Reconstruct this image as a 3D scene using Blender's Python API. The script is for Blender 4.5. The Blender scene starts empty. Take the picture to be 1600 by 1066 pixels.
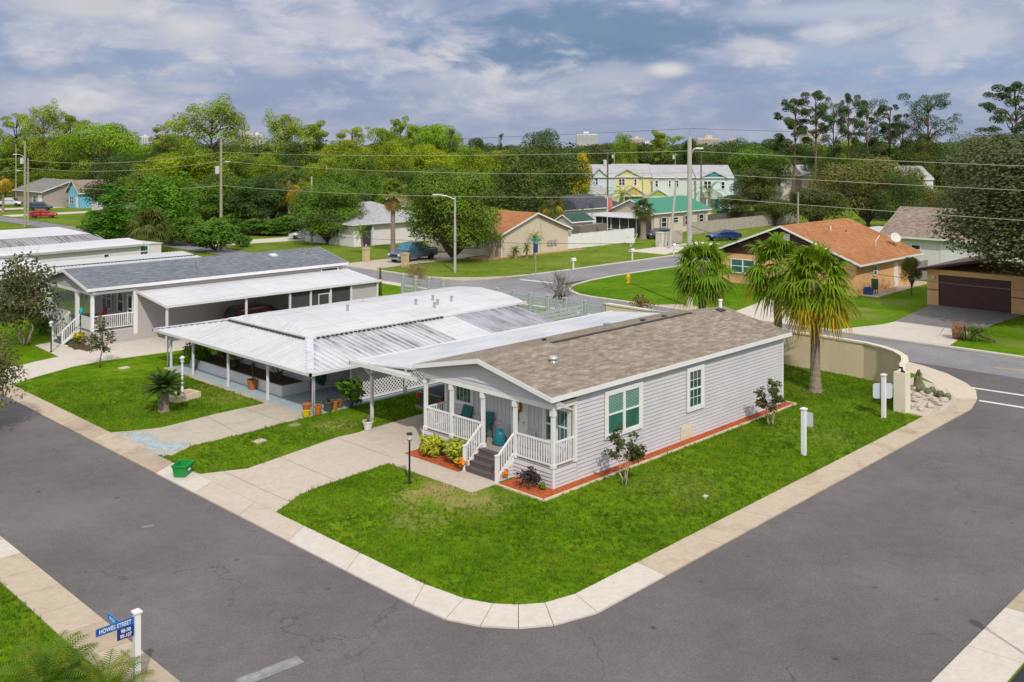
import bpy, bmesh, math, random
import numpy as np
from mathutils import Vector, Matrix
R = math.radians
rnd = random.Random(7)
sc = bpy.context.scene
col = sc.collection
# ------------------------------------------------------------------ camera frame
# World x runs along the lots (away from the street in front), y runs along that street.
F, CH, HOR = 1519.0, 12.8, 230.0
CX, CY = -26.92, -24.24
def Wd(X, Y):                       # metres right of / ahead of the viewpoint -> world x, y
    a, b = X - 1.54, Y - 36.2
    return (a*.7 + b*.714, -.714*a + .7*b)
def at(px, Y):                      # a direction and a distance -> world x, y
    return Wd((px-800)*Y/F, Y)
def gp(px, py, z=0.0):              # point of the photograph lying at height z
    Y = F*(CH-z)/(py-HOR)
    return at(px, Y)
def zt(py, Y):                      # height of something seen at row py, Y metres away
    return CH - (py-HOR)*Y/F
def Yof(x, y): return 36.2+.714*x+.7*y
def pxof(x, y): Y = Yof(x,y); return 800+F*(1.54+.7*x-.714*y)/Y
VIEWROT = math.atan2(-.714, .7)

cam_d = bpy.data.cameras.new('camera'); cam = bpy.data.objects.new('camera', cam_d); col.objects.link(cam)
cam.location = (CX, CY, CH); cam.rotation_euler = (R(90), 0, math.atan2(.7, .714) - R(90))
cam_d.sensor_width = 36; cam_d.lens = 36*F/1600; cam_d.shift_y = -(533-HOR)/1600
cam_d.clip_start = .5; cam_d.clip_end = 8000
sc.camera = cam

# ------------------------------------------------------------------ node helpers / materials
def new_mat(name):
    m = bpy.data.materials.new(name); m.use_nodes = True
    nt = m.node_tree; b = nt.nodes['Principled BSDF']
    return m, nt, b
def nd(nt, t, **kw):
    n = nt.nodes.new(t)
    for k, v in kw.items():
        if hasattr(n, k): setattr(n, k, v)
        else: n.inputs[k.replace('_', ' ')].default_value = v
    return n
def tex_coord(nt, kind='Object', scale=(1, 1, 1), rot=(0, 0, 0)):
    tc = nt.nodes.new('ShaderNodeTexCoord'); mp = nt.nodes.new('ShaderNodeMapping')
    if kind == 'World':
        g = nt.nodes.new('ShaderNodeNewGeometry'); nt.links.new(g.outputs['Position'], mp.inputs[0])
    else: nt.links.new(tc.outputs[kind], mp.inputs[0])
    mp.inputs['Scale'].default_value = scale; mp.inputs['Rotation'].default_value = rot
    return mp.outputs[0]
def noise(nt, vec, scale, detail=3, rough=.55, dist=0):
    n = nt.nodes.new('ShaderNodeTexNoise'); nt.links.new(vec, n.inputs['Vector'])
    n.inputs['Scale'].default_value = scale; n.inputs['Detail'].default_value = detail
    n.inputs['Roughness'].default_value = rough; n.inputs['Distortion'].default_value = dist
    return n.outputs['Fac']
def ramp(nt, fac, stops, interp='LINEAR'):
    r = nt.nodes.new('ShaderNodeValToRGB'); r.color_ramp.interpolation = interp
    el = r.color_ramp.elements
    while len(el) < len(stops): el.new(.5)
    for e, (p, c) in zip(el, stops):
        e.position = p; e.color = (c, c, c, 1) if isinstance(c, (int, float)) else (*c, 1)
    nt.links.new(fac, r.inputs[0]); return r.outputs[0]
def mix(nt, fac, a, b, mode='MIX'):
    m = nt.nodes.new('ShaderNodeMix'); m.data_type = 'RGBA'; m.blend_type = mode
    for s, v in ((m.inputs[0], fac), (m.inputs[6], a), (m.inputs[7], b)):
        if isinstance(v, bpy.types.NodeSocket): nt.links.new(v, s)
        elif isinstance(v, (int, float)): s.default_value = v if s.type == 'VALUE' else (v, v, v, 1)
        else: s.default_value = (*v, 1)
    return m.outputs[2]
def mth(nt, op, a, b=0.0, clamp=False):
    m = nt.nodes.new('ShaderNodeMath'); m.operation = op; m.use_clamp = clamp
    for s, v in ((m.inputs[0], a), (m.inputs[1], b)):
        if isinstance(v, bpy.types.NodeSocket): nt.links.new(v, s)
        else: s.default_value = v
    return m.outputs[0]
def bump(nt, b, h, strength=.3, dist=.02):
    n = nt.nodes.new('ShaderNodeBump'); n.inputs['Strength'].default_value = strength; n.inputs['Distance'].default_value = dist
    nt.links.new(h, n.inputs['Height']); nt.links.new(n.outputs[0], b.inputs['Normal'])
def C(nt, b, c): nt.links.new(c, b.inputs['Base Color'])
MATS = {}
def plain(name, c, rough=.6, var=.12, scale=3.0, metal=0.0, spec=.4, dirt=0.0, bmp=0.0, bscale=40, dirtc=(.12, .1, .07)):
    """A painted or natural surface: base colour with slight uneven tone, wear and grain."""
    if name in MATS: return MATS[name]
    m, nt, b = new_mat(name); v = tex_coord(nt, 'World')
    n1 = noise(nt, v, scale, 4, .6)
    lo = tuple(x*(1-var) for x in c); hi = tuple(min(1, x*(1+var)) for x in c)
    cc = ramp(nt, n1, [(.3, lo), (.7, hi)])
    if dirt:
        n2 = noise(nt, v, scale*.37, 6, .7)
        cc = mix(nt, ramp(nt, n2, [(.5, 0.0), (.78, dirt)]), cc, dirtc)
    C(nt, b, cc)
    b.inputs['Roughness'].default_value = rough; b.inputs['Metallic'].default_value = metal
    b.inputs['Specular IOR Level'].default_value = spec
    if bmp: bump(nt, b, noise(nt, v, bscale, 3), bmp, .01)
    MATS[name] = m; return m
def leafmat(name, c, var=.45, scale=.35, trans=.25, rough=.65, warm=.0, yellow=None, yamt=0.0):
    """Leaves: tone varies by clump and by plant; thin leaves let some light through."""
    if name in MATS: return MATS[name]
    m, nt, b = new_mat(name); v = tex_coord(nt, 'Object')
    oi = nt.nodes.new('ShaderNodeObjectInfo')
    n1 = noise(nt, v, scale, 3, .6); n2 = noise(nt, v, scale*9, 2)
    f = mth(nt, 'ADD', mth(nt, 'MULTIPLY', n1, .75), mth(nt, 'MULTIPLY', n2, .25))
    lo = tuple(x*(1-var) for x in c); hi = tuple(min(1, x*(1+var)) for x in c)
    cc = ramp(nt, f, [(.32, lo), (.66, hi)])
    if yellow: cc = mix(nt, ramp(nt, noise(nt, v, scale*1.7, 2), [(.5, 0.0), (.68, yamt)]), cc, yellow)
    g = ramp(nt, oi.outputs['Random'], [(0, (.8, .9, .9)), (.5, (1, 1, 1)), (1, (1.18+warm, 1.05, .8))])
    cc = mix(nt, 1.0, cc, g, 'MULTIPLY')
    C(nt, b, cc); b.inputs['Roughness'].default_value = rough; b.inputs['Specular IOR Level'].default_value = .25
    t = nt.nodes.new('ShaderNodeBsdfTranslucent'); nt.links.new(cc, t.inputs[0])
    ms = nt.nodes.new('ShaderNodeMixShader'); ms.inputs[0].default_value = trans
    nt.links.new(b.outputs[0], ms.inputs[1]); nt.links.new(t.outputs[0], ms.inputs[2])
    nt.links.new(ms.outputs[0], nt.nodes['Material Output'].inputs[0])
    MATS[name] = m; return m

# ------------------------------------------------------------------ mesh builder
class MB:
    def __init__(s): s.v = []; s.f = []; s.mi = []; s.cur = 0
    def add(s, vs, fs):
        o = len(s.v); s.v += [tuple(map(float, p)) for p in vs]
        for f in fs: s.f.append([o+i for i in f]); s.mi.append(s.cur)
        return s
    def box(s, x0, x1, y0, y1, z0, z1):
        if x0 > x1: x0, x1 = x1, x0
        if y0 > y1: y0, y1 = y1, y0
        return s.add([(x0,y0,z0),(x1,y0,z0),(x1,y1,z0),(x0,y1,z0),(x0,y0,z1),(x1,y0,z1),(x1,y1,z1),(x0,y1,z1)],
              [(3,2,1,0),(4,5,6,7),(0,1,5,4),(1,2,6,5),(2,3,7,6),(3,0,4,7)])
    def obox(s, c, size, rz=0.0, rx=0.0, ry=0.0):
        M = Matrix.Translation(c) @ Matrix.Rotation(rz,4,'Z') @ Matrix.Rotation(ry,4,'Y') @ Matrix.Rotation(rx,4,'X')
        a, b, d = size[0]/2, size[1]/2, size[2]/2
        vs = [M @ Vector(p) for p in ((-a,-b,-d),(a,-b,-d),(a,b,-d),(-a,b,-d),(-a,-b,d),(a,-b,d),(a,b,d),(-a,b,d))]
        return s.add(vs, [(3,2,1,0),(4,5,6,7),(0,1,5,4),(1,2,6,5),(2,3,7,6),(3,0,4,7)])
    def bar(s, p, q, w, h=None):
        """A square bar from p to q."""
        h = h or w; p = Vector(p); q = Vector(q); d = (q-p); L = d.length
        if L < 1e-6: return s
        d /= L; up = Vector((0,0,1)) if abs(d.z) < .95 else Vector((1,0,0))
        a = d.cross(up).normalized()*w/2; b = a.cross(d).normalized()*h/2
        return s.add([p-a-b,p+a-b,p+a+b,p-a+b,q-a-b,q+a-b,q+a+b,q-a+b],
              [(3,2,1,0),(4,5,6,7),(0,1,5,4),(1,2,6,5),(2,3,7,6),(3,0,4,7)])
    def tube(s, pts, rad, n=8, cap=True):
        pts = [Vector(p) for p in pts]; k = len(pts)
        rad = [rad]*k if isinstance(rad, (int, float)) else rad
        vs = []; fs = []; prev = None
        for i, p in enumerate(pts):
            d = (pts[min(i+1,k-1)] - pts[max(i-1,0)])
            d = d.normalized() if d.length > 1e-9 else Vector((0,0,1))
            up = prev if prev is not None and abs(prev.dot(d)) < .9 else (Vector((0,0,1)) if abs(d.z) < .9 else Vector((1,0,0)))
            a = d.cross(up).normalized(); b = a.cross(d).normalized(); prev = b
            for j in range(n):
                t = 2*math.pi*j/n; vs.append(p + (a*math.cos(t)+b*math.sin(t))*rad[i])
        for i in range(k-1):
            for j in range(n):
                fs.append((i*n+j, i*n+(j+1)%n, (i+1)*n+(j+1)%n, (i+1)*n+j))
        if cap: fs.append(tuple(range(n))[::-1]); fs.append(tuple((k-1)*n+j for j in range(n)))
        return s.add(vs, fs)
    def lathe(s, c, prof, n=16):
        """prof: (radius, z) from bottom to top round the vertical through c."""
        vs = []; fs = []
        for r, z in prof:
            for j in range(n):
                t = 2*math.pi*j/n; vs.append((c[0]+r*math.cos(t), c[1]+r*math.sin(t), c[2]+z))
        for i in range(len(prof)-1):
            for j in range(n):
                fs.append((i*n+j, i*n+(j+1)%n, (i+1)*n+(j+1)%n, (i+1)*n+j))
        fs.append(tuple(range(n))[::-1]); fs.append(tuple((len(prof)-1)*n+j for j in range(n)))
        return s.add(vs, fs)
    def prism(s, poly, z0, z1):
        n = len(poly)
        if sum(poly[i][0]*poly[(i+1)%n][1]-poly[(i+1)%n][0]*poly[i][1] for i in range(n)) < 0: poly = poly[::-1]
        vs = [(x,y,z0) for x,y in poly]+[(x,y,z1) for x,y in poly]
        return s.add(vs, [tuple(range(n))[::-1], tuple(range(n,2*n))]+[(i,(i+1)%n,n+(i+1)%n,n+i) for i in range(n)])
    def slab(s, q, t):
        """A thick sheet: quad or polygon q of 3-D points with thickness t downward along its normal."""
        q = [Vector(p) for p in q]; n = (q[1]-q[0]).cross(q[2]-q[0]).normalized()
        if n.z < 0: q = q[::-1]; n = -n
        k = len(q); vs = q + [p-n*t for p in q]
        return s.add(vs, [tuple(range(k)), tuple(range(k,2*k))[::-1]]+[(i,k+i,k+(i+1)%k,(i+1)%k) for i in range(k)])
    def ball(s, c, r, n=10, m=6):
        r = (r,r,r) if isinstance(r,(int,float)) else r
        vs = [(c[0],c[1],c[2]-r[2])]
        for i in range(1,m):
            p = -math.pi/2+math.pi*i/m
            for j in range(n):
                t = 2*math.pi*j/n
                vs.append((c[0]+r[0]*math.cos(p)*math.cos(t), c[1]+r[1]*math.cos(p)*math.sin(t), c[2]+r[2]*math.sin(p)))
        vs.append((c[0],c[1],c[2]+r[2])); fs = [(0,1+(j+1)%n,1+j) for j in range(n)]
        for i in range(m-2):
            for j in range(n): fs.append((1+i*n+j,1+i*n+(j+1)%n,1+(i+1)*n+(j+1)%n,1+(i+1)*n+j))
        L = len(vs)-1; o = 1+(m-2)*n
        return s.add(vs, fs+[(o+j,o+(j+1)%n,L) for j in range(n)])
    def mesh(s, name, mats, smooth=False, off=None):
        me = bpy.data.meshes.new(name)
        vs = s.v if not off else [(a-off[0],b-off[1],c-off[2]) for a,b,c in s.v]
        me.from_pydata(vs, [], s.f)
        for m in (mats if isinstance(mats,(list,tuple)) else [mats]): me.materials.append(m)
        me.polygons.foreach_set('material_index', s.mi)
        if smooth: me.polygons.foreach_set('use_smooth', [True]*len(s.f))
        me.update(); return me
ORG = {}
def tag(o, label=None, cat=None, group=None, kind=None):
    if label: o['label'] = label
    if cat: o['category'] = cat
    if group: o['group'] = group
    if kind: o['kind'] = kind
    return o
def thing(name, label, cat, loc=(0,0,0), rz=0.0, group=None):
    o = bpy.data.objects.new(name, None); col.objects.link(o)
    o.location = loc; o.rotation_euler = (0,0,rz); o.empty_display_size = .2
    ORG[o.name] = Vector(loc) if abs(rz) < 1e-9 else None
    return tag(o, label, cat, group)
def part(name, mb, mat, parent, world=False, smooth=False, label=None):
    """One mesh object under parent. world=True: vertices are in world space, the thing is not turned."""
    off = None
    if world: off = ORG[parent.name]
    o = bpy.data.objects.new(name, mb.mesh(name, mat, smooth, off)); col.objects.link(o)
    o.parent = parent
    ORG[o.name] = ORG[parent.name]
    if label: o['label'] = label
    return o
def solo(name, mb, mat, label, cat, group=None, smooth=False, kind=None, loc=None, rz=0.0):
    o = bpy.data.objects.new(name, mb.mesh(name, mat, smooth, None)); col.objects.link(o)
    if loc: o.location = loc
    o.rotation_euler = (0,0,rz)
    return tag(o, label, cat, group, kind)
def struct(name, mb, mat, smooth=False): return solo(name, mb, mat, None, None, kind='structure', smooth=smooth)
def kids(o): return [c for c in list(col.objects) if c.parent == o]
def copy_thing(root, loc, rz=0.0, label=None, group=None, scale=None):
    r = root.copy(); col.objects.link(r); r.location = loc; r.rotation_euler = (0,0,rz)
    if scale: r.scale = scale if isinstance(scale,(tuple,list)) else (scale,)*3
    if label: r['label'] = label
    if group: r['group'] = group
    for ch in list(root.children):
        c = ch.copy(); col.objects.link(c); c.parent = r
        for g in list(ch.children):
            d = g.copy(); col.objects.link(d); d.parent = c
    return r
def quads_mesh(name, V, mat, tri=False):
    """numpy (n,4,3) or (n,3,3) array -> mesh."""
    n, k = V.shape[0], V.shape[1]
    me = bpy.data.meshes.new(name)
    me.vertices.add(n*k); me.vertices.foreach_set('co', V.astype(np.float32).ravel())
    me.loops.add(n*k); me.loops.foreach_set('vertex_index', np.arange(n*k, dtype=np.int32))
    me.polygons.add(n); me.polygons.foreach_set('loop_start', np.arange(0, n*k, k, dtype=np.int32))
    try: me.polygons.foreach_set('loop_total', np.full(n, k, dtype=np.int32))
    except Exception: pass
    for m in (mat if isinstance(mat,(list,tuple)) else [mat]): me.materials.append(m)
    me.update(calc_edges=True); return me
def link_mesh(name, me, parent=None):
    o = bpy.data.objects.new(name, me); col.objects.link(o)
    if parent: o.parent = parent; ORG[o.name] = ORG.get(parent.name)
    return o
# ------------------------------------------------------------------ light and sky
SUN_EL = R(44); SUN_DIR = Vector((-.54, -.84, 0)).normalized()*math.cos(SUN_EL) + Vector((0,0,math.sin(SUN_EL)))
sd = bpy.data.lights.new('sun', 'SUN'); so = bpy.data.objects.new('sun', sd); col.objects.link(so)
sd.energy = 3.0; sd.angle = R(.9); sd.color = (1, .93, .83)
so.rotation_euler = (-SUN_DIR).to_track_quat('-Z', 'Y').to_euler()
w = bpy.data.worlds.new('World'); sc.world = w; w.use_nodes = True
nt = w.node_tree; bg = nt.nodes['Background']; bg.inputs[1].default_value = .12
sky = nd(nt, 'ShaderNodeTexSky', sky_type='NISHITA', sun_disc=False, sun_elevation=SUN_EL,
         sun_rotation=math.atan2(SUN_DIR.x, SUN_DIR.y) % (2*math.pi), air_density=1.0, dust_density=1.5, ozone_density=2.0)
tc = nt.nodes.new('ShaderNodeTexCoord'); D = tc.outputs['Generated']
def vdot(v, c):
    n = nt.nodes.new('ShaderNodeVectorMath'); n.operation = 'DOT_PRODUCT'; nt.links.new(v, n.inputs[0]); n.inputs[1].default_value = c
    return n.outputs['Value']
ez = vdot(D, (0,0,1)); ex = vdot(D, (.7,-.714,0))
mp = nt.nodes.new('ShaderNodeMapping'); nt.links.new(D, mp.inputs[0]); mp.inputs['Scale'].default_value = (1,1,3.6); mp.inputs['Location'].default_value = (.31,.12,.43)
mp2 = nt.nodes.new('ShaderNodeMapping'); nt.links.new(D, mp2.inputs[0]); mp2.inputs['Scale'].default_value = (1,1,2.2); mp2.inputs['Location'].default_value = (2.7,1.3,.4)
big = noise(nt, mp.outputs[0], 5.0, 8, .58, .5)
fine = noise(nt, mp2.outputs[0], 15, 6, .6, .3)
def sky_blob(x, z, wx, wz, edge=.9):
    """Soft cloud mass centred on a bearing, its edge broken up by the fine noise."""
    a = mth(nt,'DIVIDE', mth(nt,'SUBTRACT', ex, x), wx); b = mth(nt,'DIVIDE', mth(nt,'SUBTRACT', ez, z), wz)
    r = mth(nt,'SQRT', mth(nt,'ADD', mth(nt,'MULTIPLY', a, a), mth(nt,'MULTIPLY', b, b)))
    r = mth(nt,'ADD', r, mth(nt,'MULTIPLY', mth(nt,'SUBTRACT', fine, .5), edge*2.6))
    r = mth(nt,'ADD', r, mth(nt,'MULTIPLY', mth(nt,'SUBTRACT', big, .5), edge*1.6))
    return ramp(nt, r, [(.15,1.0),(1.0,0.0)], 'EASE')
def sb(px, py, wpx, hpx, e=.9):
    L = math.sqrt((px-800)**2 + F*F)
    return sky_blob((px-800)/L, (HOR-py)/L, wpx/F, hpx/F, e)
K = 1/.12      # the background strength is .12
def kc(r, g, b): return (r*K, g*K, b*K)
base = ramp(nt, ez, [(0.0, kc(.37,.43,.60)), (.05, kc(.34,.41,.61)), (.12, kc(.30,.40,.63)), (.35, kc(.26,.40,.70))])
cloud = ramp(nt, big, [(.32, kc(.19,.30,.51)), (.45, kc(.37,.43,.60)), (.56, kc(.52,.55,.68)), (.69, kc(.76,.74,.78))])
cov = ramp(nt, mth(nt,'ADD', mth(nt,'MULTIPLY', ez, 3.0), big), [(.40,0.0),(.70,.92)])
c1 = mix(nt, cov, base, cloud)
c1 = mix(nt, mth(nt,'MULTIPLY', ramp(nt, fine, [(.38,1.0),(.5,0.0)]), ramp(nt, ez, [(.02,0.0),(.07,.55)])), c1, kc(.24,.34,.54))
c1 = mix(nt, mth(nt,'MULTIPLY', ramp(nt, fine, [(.53,0.0),(.66,1.0)]), ramp(nt, ez, [(.015,.15),(.08,.55)])), c1, kc(.80,.78,.81))
def over(c, m, colr, k=1.0): return mix(nt, mth(nt,'MULTIPLY', m, k), c, kc(*colr))
for args, colr, k in (((960,50,300,52),(.18,.29,.46),.9), ((820,92,230,40),(.16,.27,.45),.9), ((1500,110,300,60),(.30,.44,.68),.6),
                      ((250,92,130,26),(.28,.39,.60),.7), ((520,85,150,24),(.26,.38,.60),.6), ((260,15,90,22),(.30,.42,.64),.6), ((1270,92,160,18),(.22,.40,.66),.6)):
    c1 = over(c1, sb(*args), colr, k)
for args, colr, k in (((150,12,150,30),(.76,.73,.73),.75), ((300,45,90,42),(.80,.77,.77),.8), ((440,100,60,22,1.1),(.66,.64,.70),.6), ((545,45,60,46,1.1),(.74,.72,.74),.7), ((1041,109,44,15,.6),(.86,.82,.81),.85),
                      ((1310,50,60,20,.9),(.80,.79,.83),.7), ((1330,18,240,20),(.60,.66,.76),.7), ((1500,60,90,50,1.1),(.70,.71,.78),.7), ((1455,92,44,32,1.1),(.74,.72,.78),.7),
                      ((950,120,90,26),(.55,.57,.68),.7), ((300,138,60,13),(.60,.59,.68),.7), ((690,130,120,20),(.50,.53,.66),.7), ((60,150,120,30),(.50,.53,.67),.5), ((1300,85,170,26),(.52,.57,.71),.6)):
    c1 = over(c1, sb(*args), colr, k)
nis = mix(nt, .93, sky.outputs[0], c1)
up = mix(nt, ramp(nt, ez, [(.2,0.0),(.45,1.0)]), nis, mix(nt, .75, sky.outputs[0], ramp(nt, big, [(.3, kc(.90,.92,.98)), (.65, kc(1.35,1.30,1.26))])))
nt.links.new(up, bg.inputs[0])
sc.view_settings.view_transform = 'Standard'; sc.view_settings.look = 'None'; sc.view_settings.exposure = -.17; sc.view_settings.gamma = 1

# ------------------------------------------------------------------ ground materials
def grass_mat(name, dark, mid, light, spots=()):
    m, nt, b = new_mat(name); v = tex_coord(nt, 'World')
    n1 = noise(nt, v, .22, 5, .62); n2 = noise(nt, v, 1.6, 4, .65, .4); n3 = noise(nt, v, 9, 4, .75)
    f = mth(nt,'ADD', mth(nt,'ADD', mth(nt,'MULTIPLY', n1, .35), mth(nt,'MULTIPLY', n2, .35)), mth(nt,'MULTIPLY', n3, .30))
    c = ramp(nt, f, [(.40, dark), (.5, mid), (.60, light)])
    for (x, y, r, a) in spots:     # thin, dried-out patches
        n = nt.nodes.new('ShaderNodeVectorMath'); n.operation = 'DISTANCE'; nt.links.new(v, n.inputs[0]); n.inputs[1].default_value = (x,y,0.05)
        d = mth(nt,'ADD', mth(nt,'DIVIDE', n.outputs['Value'], r), mth(nt,'MULTIPLY', mth(nt,'SUBTRACT', n2, .5), 2.2))
        d = mth(nt,'ADD', d, mth(nt,'MULTIPLY', mth(nt,'SUBTRACT', n3, .5), 1.6))
        c = mix(nt, ramp(nt, d, [(.35, a),(1.0, 0.0)]), c, (.36,.29,.12))
    C(nt, b, c); b.inputs['Roughness'].default_value = .9; b.inputs['Specular IOR Level'].default_value = .04
    bump(nt, b, mth(nt,'ADD', mth(nt,'MULTIPLY', n3, .6), mth(nt,'MULTIPLY', n2, .5)), .8, .12)
    return m
SPOTS = ((-2.7,2.9,1.7,.85), (-2.9,1.0,1.4,.7), (-4.2,3.2,1.1,.45), (-5.4,1.4,1.3,.4), (-1.6,20.6,1.5,.5), (-1.0,23.5,1.2,.4), (20.4,.1,.9,.6), (-.8,12.9,1.2,.75), (13.5,-4,2.2,.16), (3.5,-3.2,2.2,.2), (24.4,3.4,1.6,.3))
G_LAWN = grass_mat('lawn grass', (.052,.120,.001), (.100,.200,.003), (.175,.28,.010), SPOTS)
G_FAR = grass_mat('far grass', (.08,.145,.012), (.145,.215,.022), (.22,.27,.045))
G_BRIGHT = grass_mat('bright grass', (.05,.135,.003), (.095,.205,.005), (.155,.26,.012), ((44,8.5,2.2,.4),(47,9.5,1.2,.5),(52,9.5,2.5,.3),(41,-3.5,2,.3),(47,-4,3,.3)))
def asphalt_mat(name, c, cracks=True):
    m, nt, b = new_mat(name); v = tex_coord(nt, 'World')
    big = noise(nt, v, .16, 5, .65); fine = noise(nt, v, 45, 3, .8); mid = noise(nt, v, 2.2, 5, .7)
    grain = noise(nt, v, 13, 4, .85)
    f = mth(nt,'ADD', mth(nt,'ADD', mth(nt,'ADD', mth(nt,'MULTIPLY', big, .30), mth(nt,'MULTIPLY', mid, .12)), mth(nt,'MULTIPLY', grain, .38)), mth(nt,'MULTIPLY', fine, .2))
    cc = ramp(nt, f, [(.40, tuple(x*.66 for x in c)), (.5, c), (.60, tuple(x*1.42 for x in c))])
    # small dark oil spots
    vo = nt.nodes.new('ShaderNodeTexVoronoi'); vo.inputs['Scale'].default_value = .8; nt.links.new(v, vo.inputs[0])
    sp = mth(nt,'MULTIPLY', ramp(nt, vo.outputs['Distance'], [(.03,1.0),(.10,0.0)]), ramp(nt, mid, [(.44,0.0),(.54,.8)]))
    cc = mix(nt, sp, cc, tuple(x*.25 for x in c))
    if cracks:
        vw = nt.nodes.new('ShaderNodeVectorMath'); vw.operation = 'ADD'; nt.links.new(v, vw.inputs[0])
        ns = nt.nodes.new('ShaderNodeTexNoise'); ns.inputs['Scale'].default_value = .9; ns.inputs['Detail'].default_value = 5; nt.links.new(v, ns.inputs['Vector'])
        sc_ = nt.nodes.new('ShaderNodeVectorMath'); sc_.operation = 'SCALE'; sc_.inputs['Scale'].default_value = 1.6; nt.links.new(ns.outputs['Color'], sc_.inputs[0]); nt.links.new(sc_.outputs[0], vw.inputs[1])
        ve = nt.nodes.new('ShaderNodeTexVoronoi'); ve.feature = 'DISTANCE_TO_EDGE'; ve.inputs['Scale'].default_value = .13; nt.links.new(vw.outputs[0], ve.inputs[0])
        ck = mth(nt,'MULTIPLY', ramp(nt, ve.outputs['Distance'], [(.0005,1.0),(.003,0.0)]), ramp(nt, noise(nt, v, .35, 2), [(.46,0.0),(.55,.6)]))
        cc = mix(nt, ck, cc, tuple(x*.35 for x in c))
    C(nt, b, cc); b.inputs['Roughness'].default_value = .82; b.inputs['Specular IOR Level'].default_value = .3
    bump(nt, b, fine, .5, .01)
    return m
ASPH = asphalt_mat('asphalt', (.136,.125,.127))
ASPH2 = asphalt_mat('pale asphalt', (.235,.232,.245), True)
def concrete(name, c, stain=.35, sc_=1.0):
    m, nt, b = new_mat(name); v = tex_coord(nt, 'World')
    n1 = noise(nt, v, .7*sc_, 6, .7, .3); n2 = noise(nt, v, 5*sc_, 5, .7); n3 = noise(nt, v, 60, 2, .7)
    cc = ramp(nt, n2, [(.3, tuple(x*.9 for x in c)), (.7, tuple(min(1,x*1.08) for x in c))])
    cc = mix(nt, ramp(nt, n1, [(.5,0.0),(.75,stain)]), cc, tuple(x*q for x, q in zip(c,(.52,.47,.40))))
    C(nt, b, cc); b.inputs['Roughness'].default_value = .85; b.inputs['Specular IOR Level'].default_value = .25
    bump(nt, b, n3, .25, .006); return m
CON_W = concrete('white concrete', (.60,.55,.49), .12)
CON_T = concrete('tan concrete', (.50,.42,.32), .75)
CON_S = concrete('stained concrete', (.44,.36,.27), .7)
CON_D = concrete('driveway concrete', (.53,.46,.385), .22)
CON_O = concrete('old driveway concrete', (.47,.42,.345), .5)
CON_B = concrete('blue grey painted slab', (.36,.44,.47), .25)
CON_G = concrete('weathered dark concrete', (.20,.195,.19), .7, .5)

# ------------------------------------------------------------------ ground, roads, lots
g = MB(); g.add([(-6000,-6000,-.06),(6000,-6000,-.06),(6000,6000,-.06),(-6000,6000,-.06)], [(0,1,2,3)])
struct('ground', g, G_FAR)
r = MB()
def flat(mb, x0, x1, y0, y1, z): mb.add([(x0,y0,z),(x1,y0,z),(x1,y1,z),(x0,y1,z)], [(0,1,2,3)])
flat(r, -60, 31.2, -60, 75, 0); flat(r, -15.9, -9.5, 75, 220, 0)
struct('road', r, ASPH)
r = MB(); flat(r, 31.2, 36.6, -220, 260, 0.001); flat(r, 36.6, 41.0, 28, 50, 0.001); flat(r, 41.0, 150, 36.2, 42.3, .001)
struct('rear_road', r, ASPH2)
OUT = [(-9.5,75),(-9.5,-3.3),(-9.4,-4.55),(-9.0,-5.5),(-8.37,-6.29),(-7.6,-6.85),(-6.25,-7.25),(22.6,-7.05),(24.73,-6.6),(26.45,-5.95),(27.79,-4.99),(29.34,-3.41),(30.4,-1.7),(30.85,-.5),(30.85,75)]
INN = [(-8.5,75),(-8.5,-2.6),(-8.3,-4.1),(-7.95,-4.9),(-7.5,-5.45),(-6.9,-5.9),(-5.9,-6.15),(20.6,-5.95),(23.6,-5.2),(25.1,-4.6),(26.4,-3.75),(27.7,-2.4),(28.6,-.8),(28.9,.4),(29.8,75)]
lot = MB(); lot.prism(INN, -.02, .05)
struct('lawn', lot, G_LAWN)
# the pavement along the kerb: cast in lengths with open joints, some renewed in white concrete
def pavement(mb, o, i, gap=.022, z0=.05, z1=.085):
    for k in range(len(o)-1):
        (ax,ay),(bx,by),(cx,cy),(dx,dy) = o[k], o[k+1], i[k+1], i[k]
        L = max(.01, math.hypot(bx-ax, by-ay)); t = gap/2/L
        def lp(p, q, s): return (p[0]+(q[0]-p[0])*s, p[1]+(q[1]-p[1])*s)
        A, B_, C_, D_ = lp(o[k],o[k+1],t), lp(o[k],o[k+1],1-t), lp(i[k],i[k+1],1-t), lp(i[k],i[k+1],t)
        mb.cur = mb.pick(k)
        mb.add([(*A,-.02),(*B_,-.02),(*C_,-.02),(*D_,-.02),(*A,z0),(*B_,z0),(*C_,z1),(*D_,z1)],
               [(4,5,6,7),(0,1,5,4),(1,2,6,5),(2,3,7,6),(3,0,4,7)])
def sub(a, b, n): return [(a[0]+(b[0]-a[0])*k/n, a[1]+(b[1]-a[1])*k/n) for k in range(n)]
pv = MB(); seq = []
po, pi_ = [], []
for k in range(len(OUT)-1):
    n = max(1, round(math.hypot(OUT[k+1][0]-OUT[k][0], OUT[k+1][1]-OUT[k][1])/3.1)) if math.hypot(OUT[k+1][0]-OUT[k][0], OUT[k+1][1]-OUT[k][1]) > 4 else 1
    po += sub(OUT[k], OUT[k+1], n); pi_ += sub(INN[k], INN[k+1], n)
po.append(OUT[-1]); pi_.append(INN[-1])
cr = random.Random(3)
def pick(k):
    (x, y) = po[k]
    if x < -9.3 and y > 14: return cr.choice([1,1,2])
    if x < -9.3 and y > 11: return 0
    if x < -9.3 and y > 6: return 3
    if x < -9.3: return 0
    if x > 30 and y > 0: return 0
    if x > 23: return 4
    if -9.3 <= x < -6.4: return 0
    if x < -5.9: return 0
    return cr.choice([1,1,2,1])
pv.pick = pick; pavement(pv, po, pi_)
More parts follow.
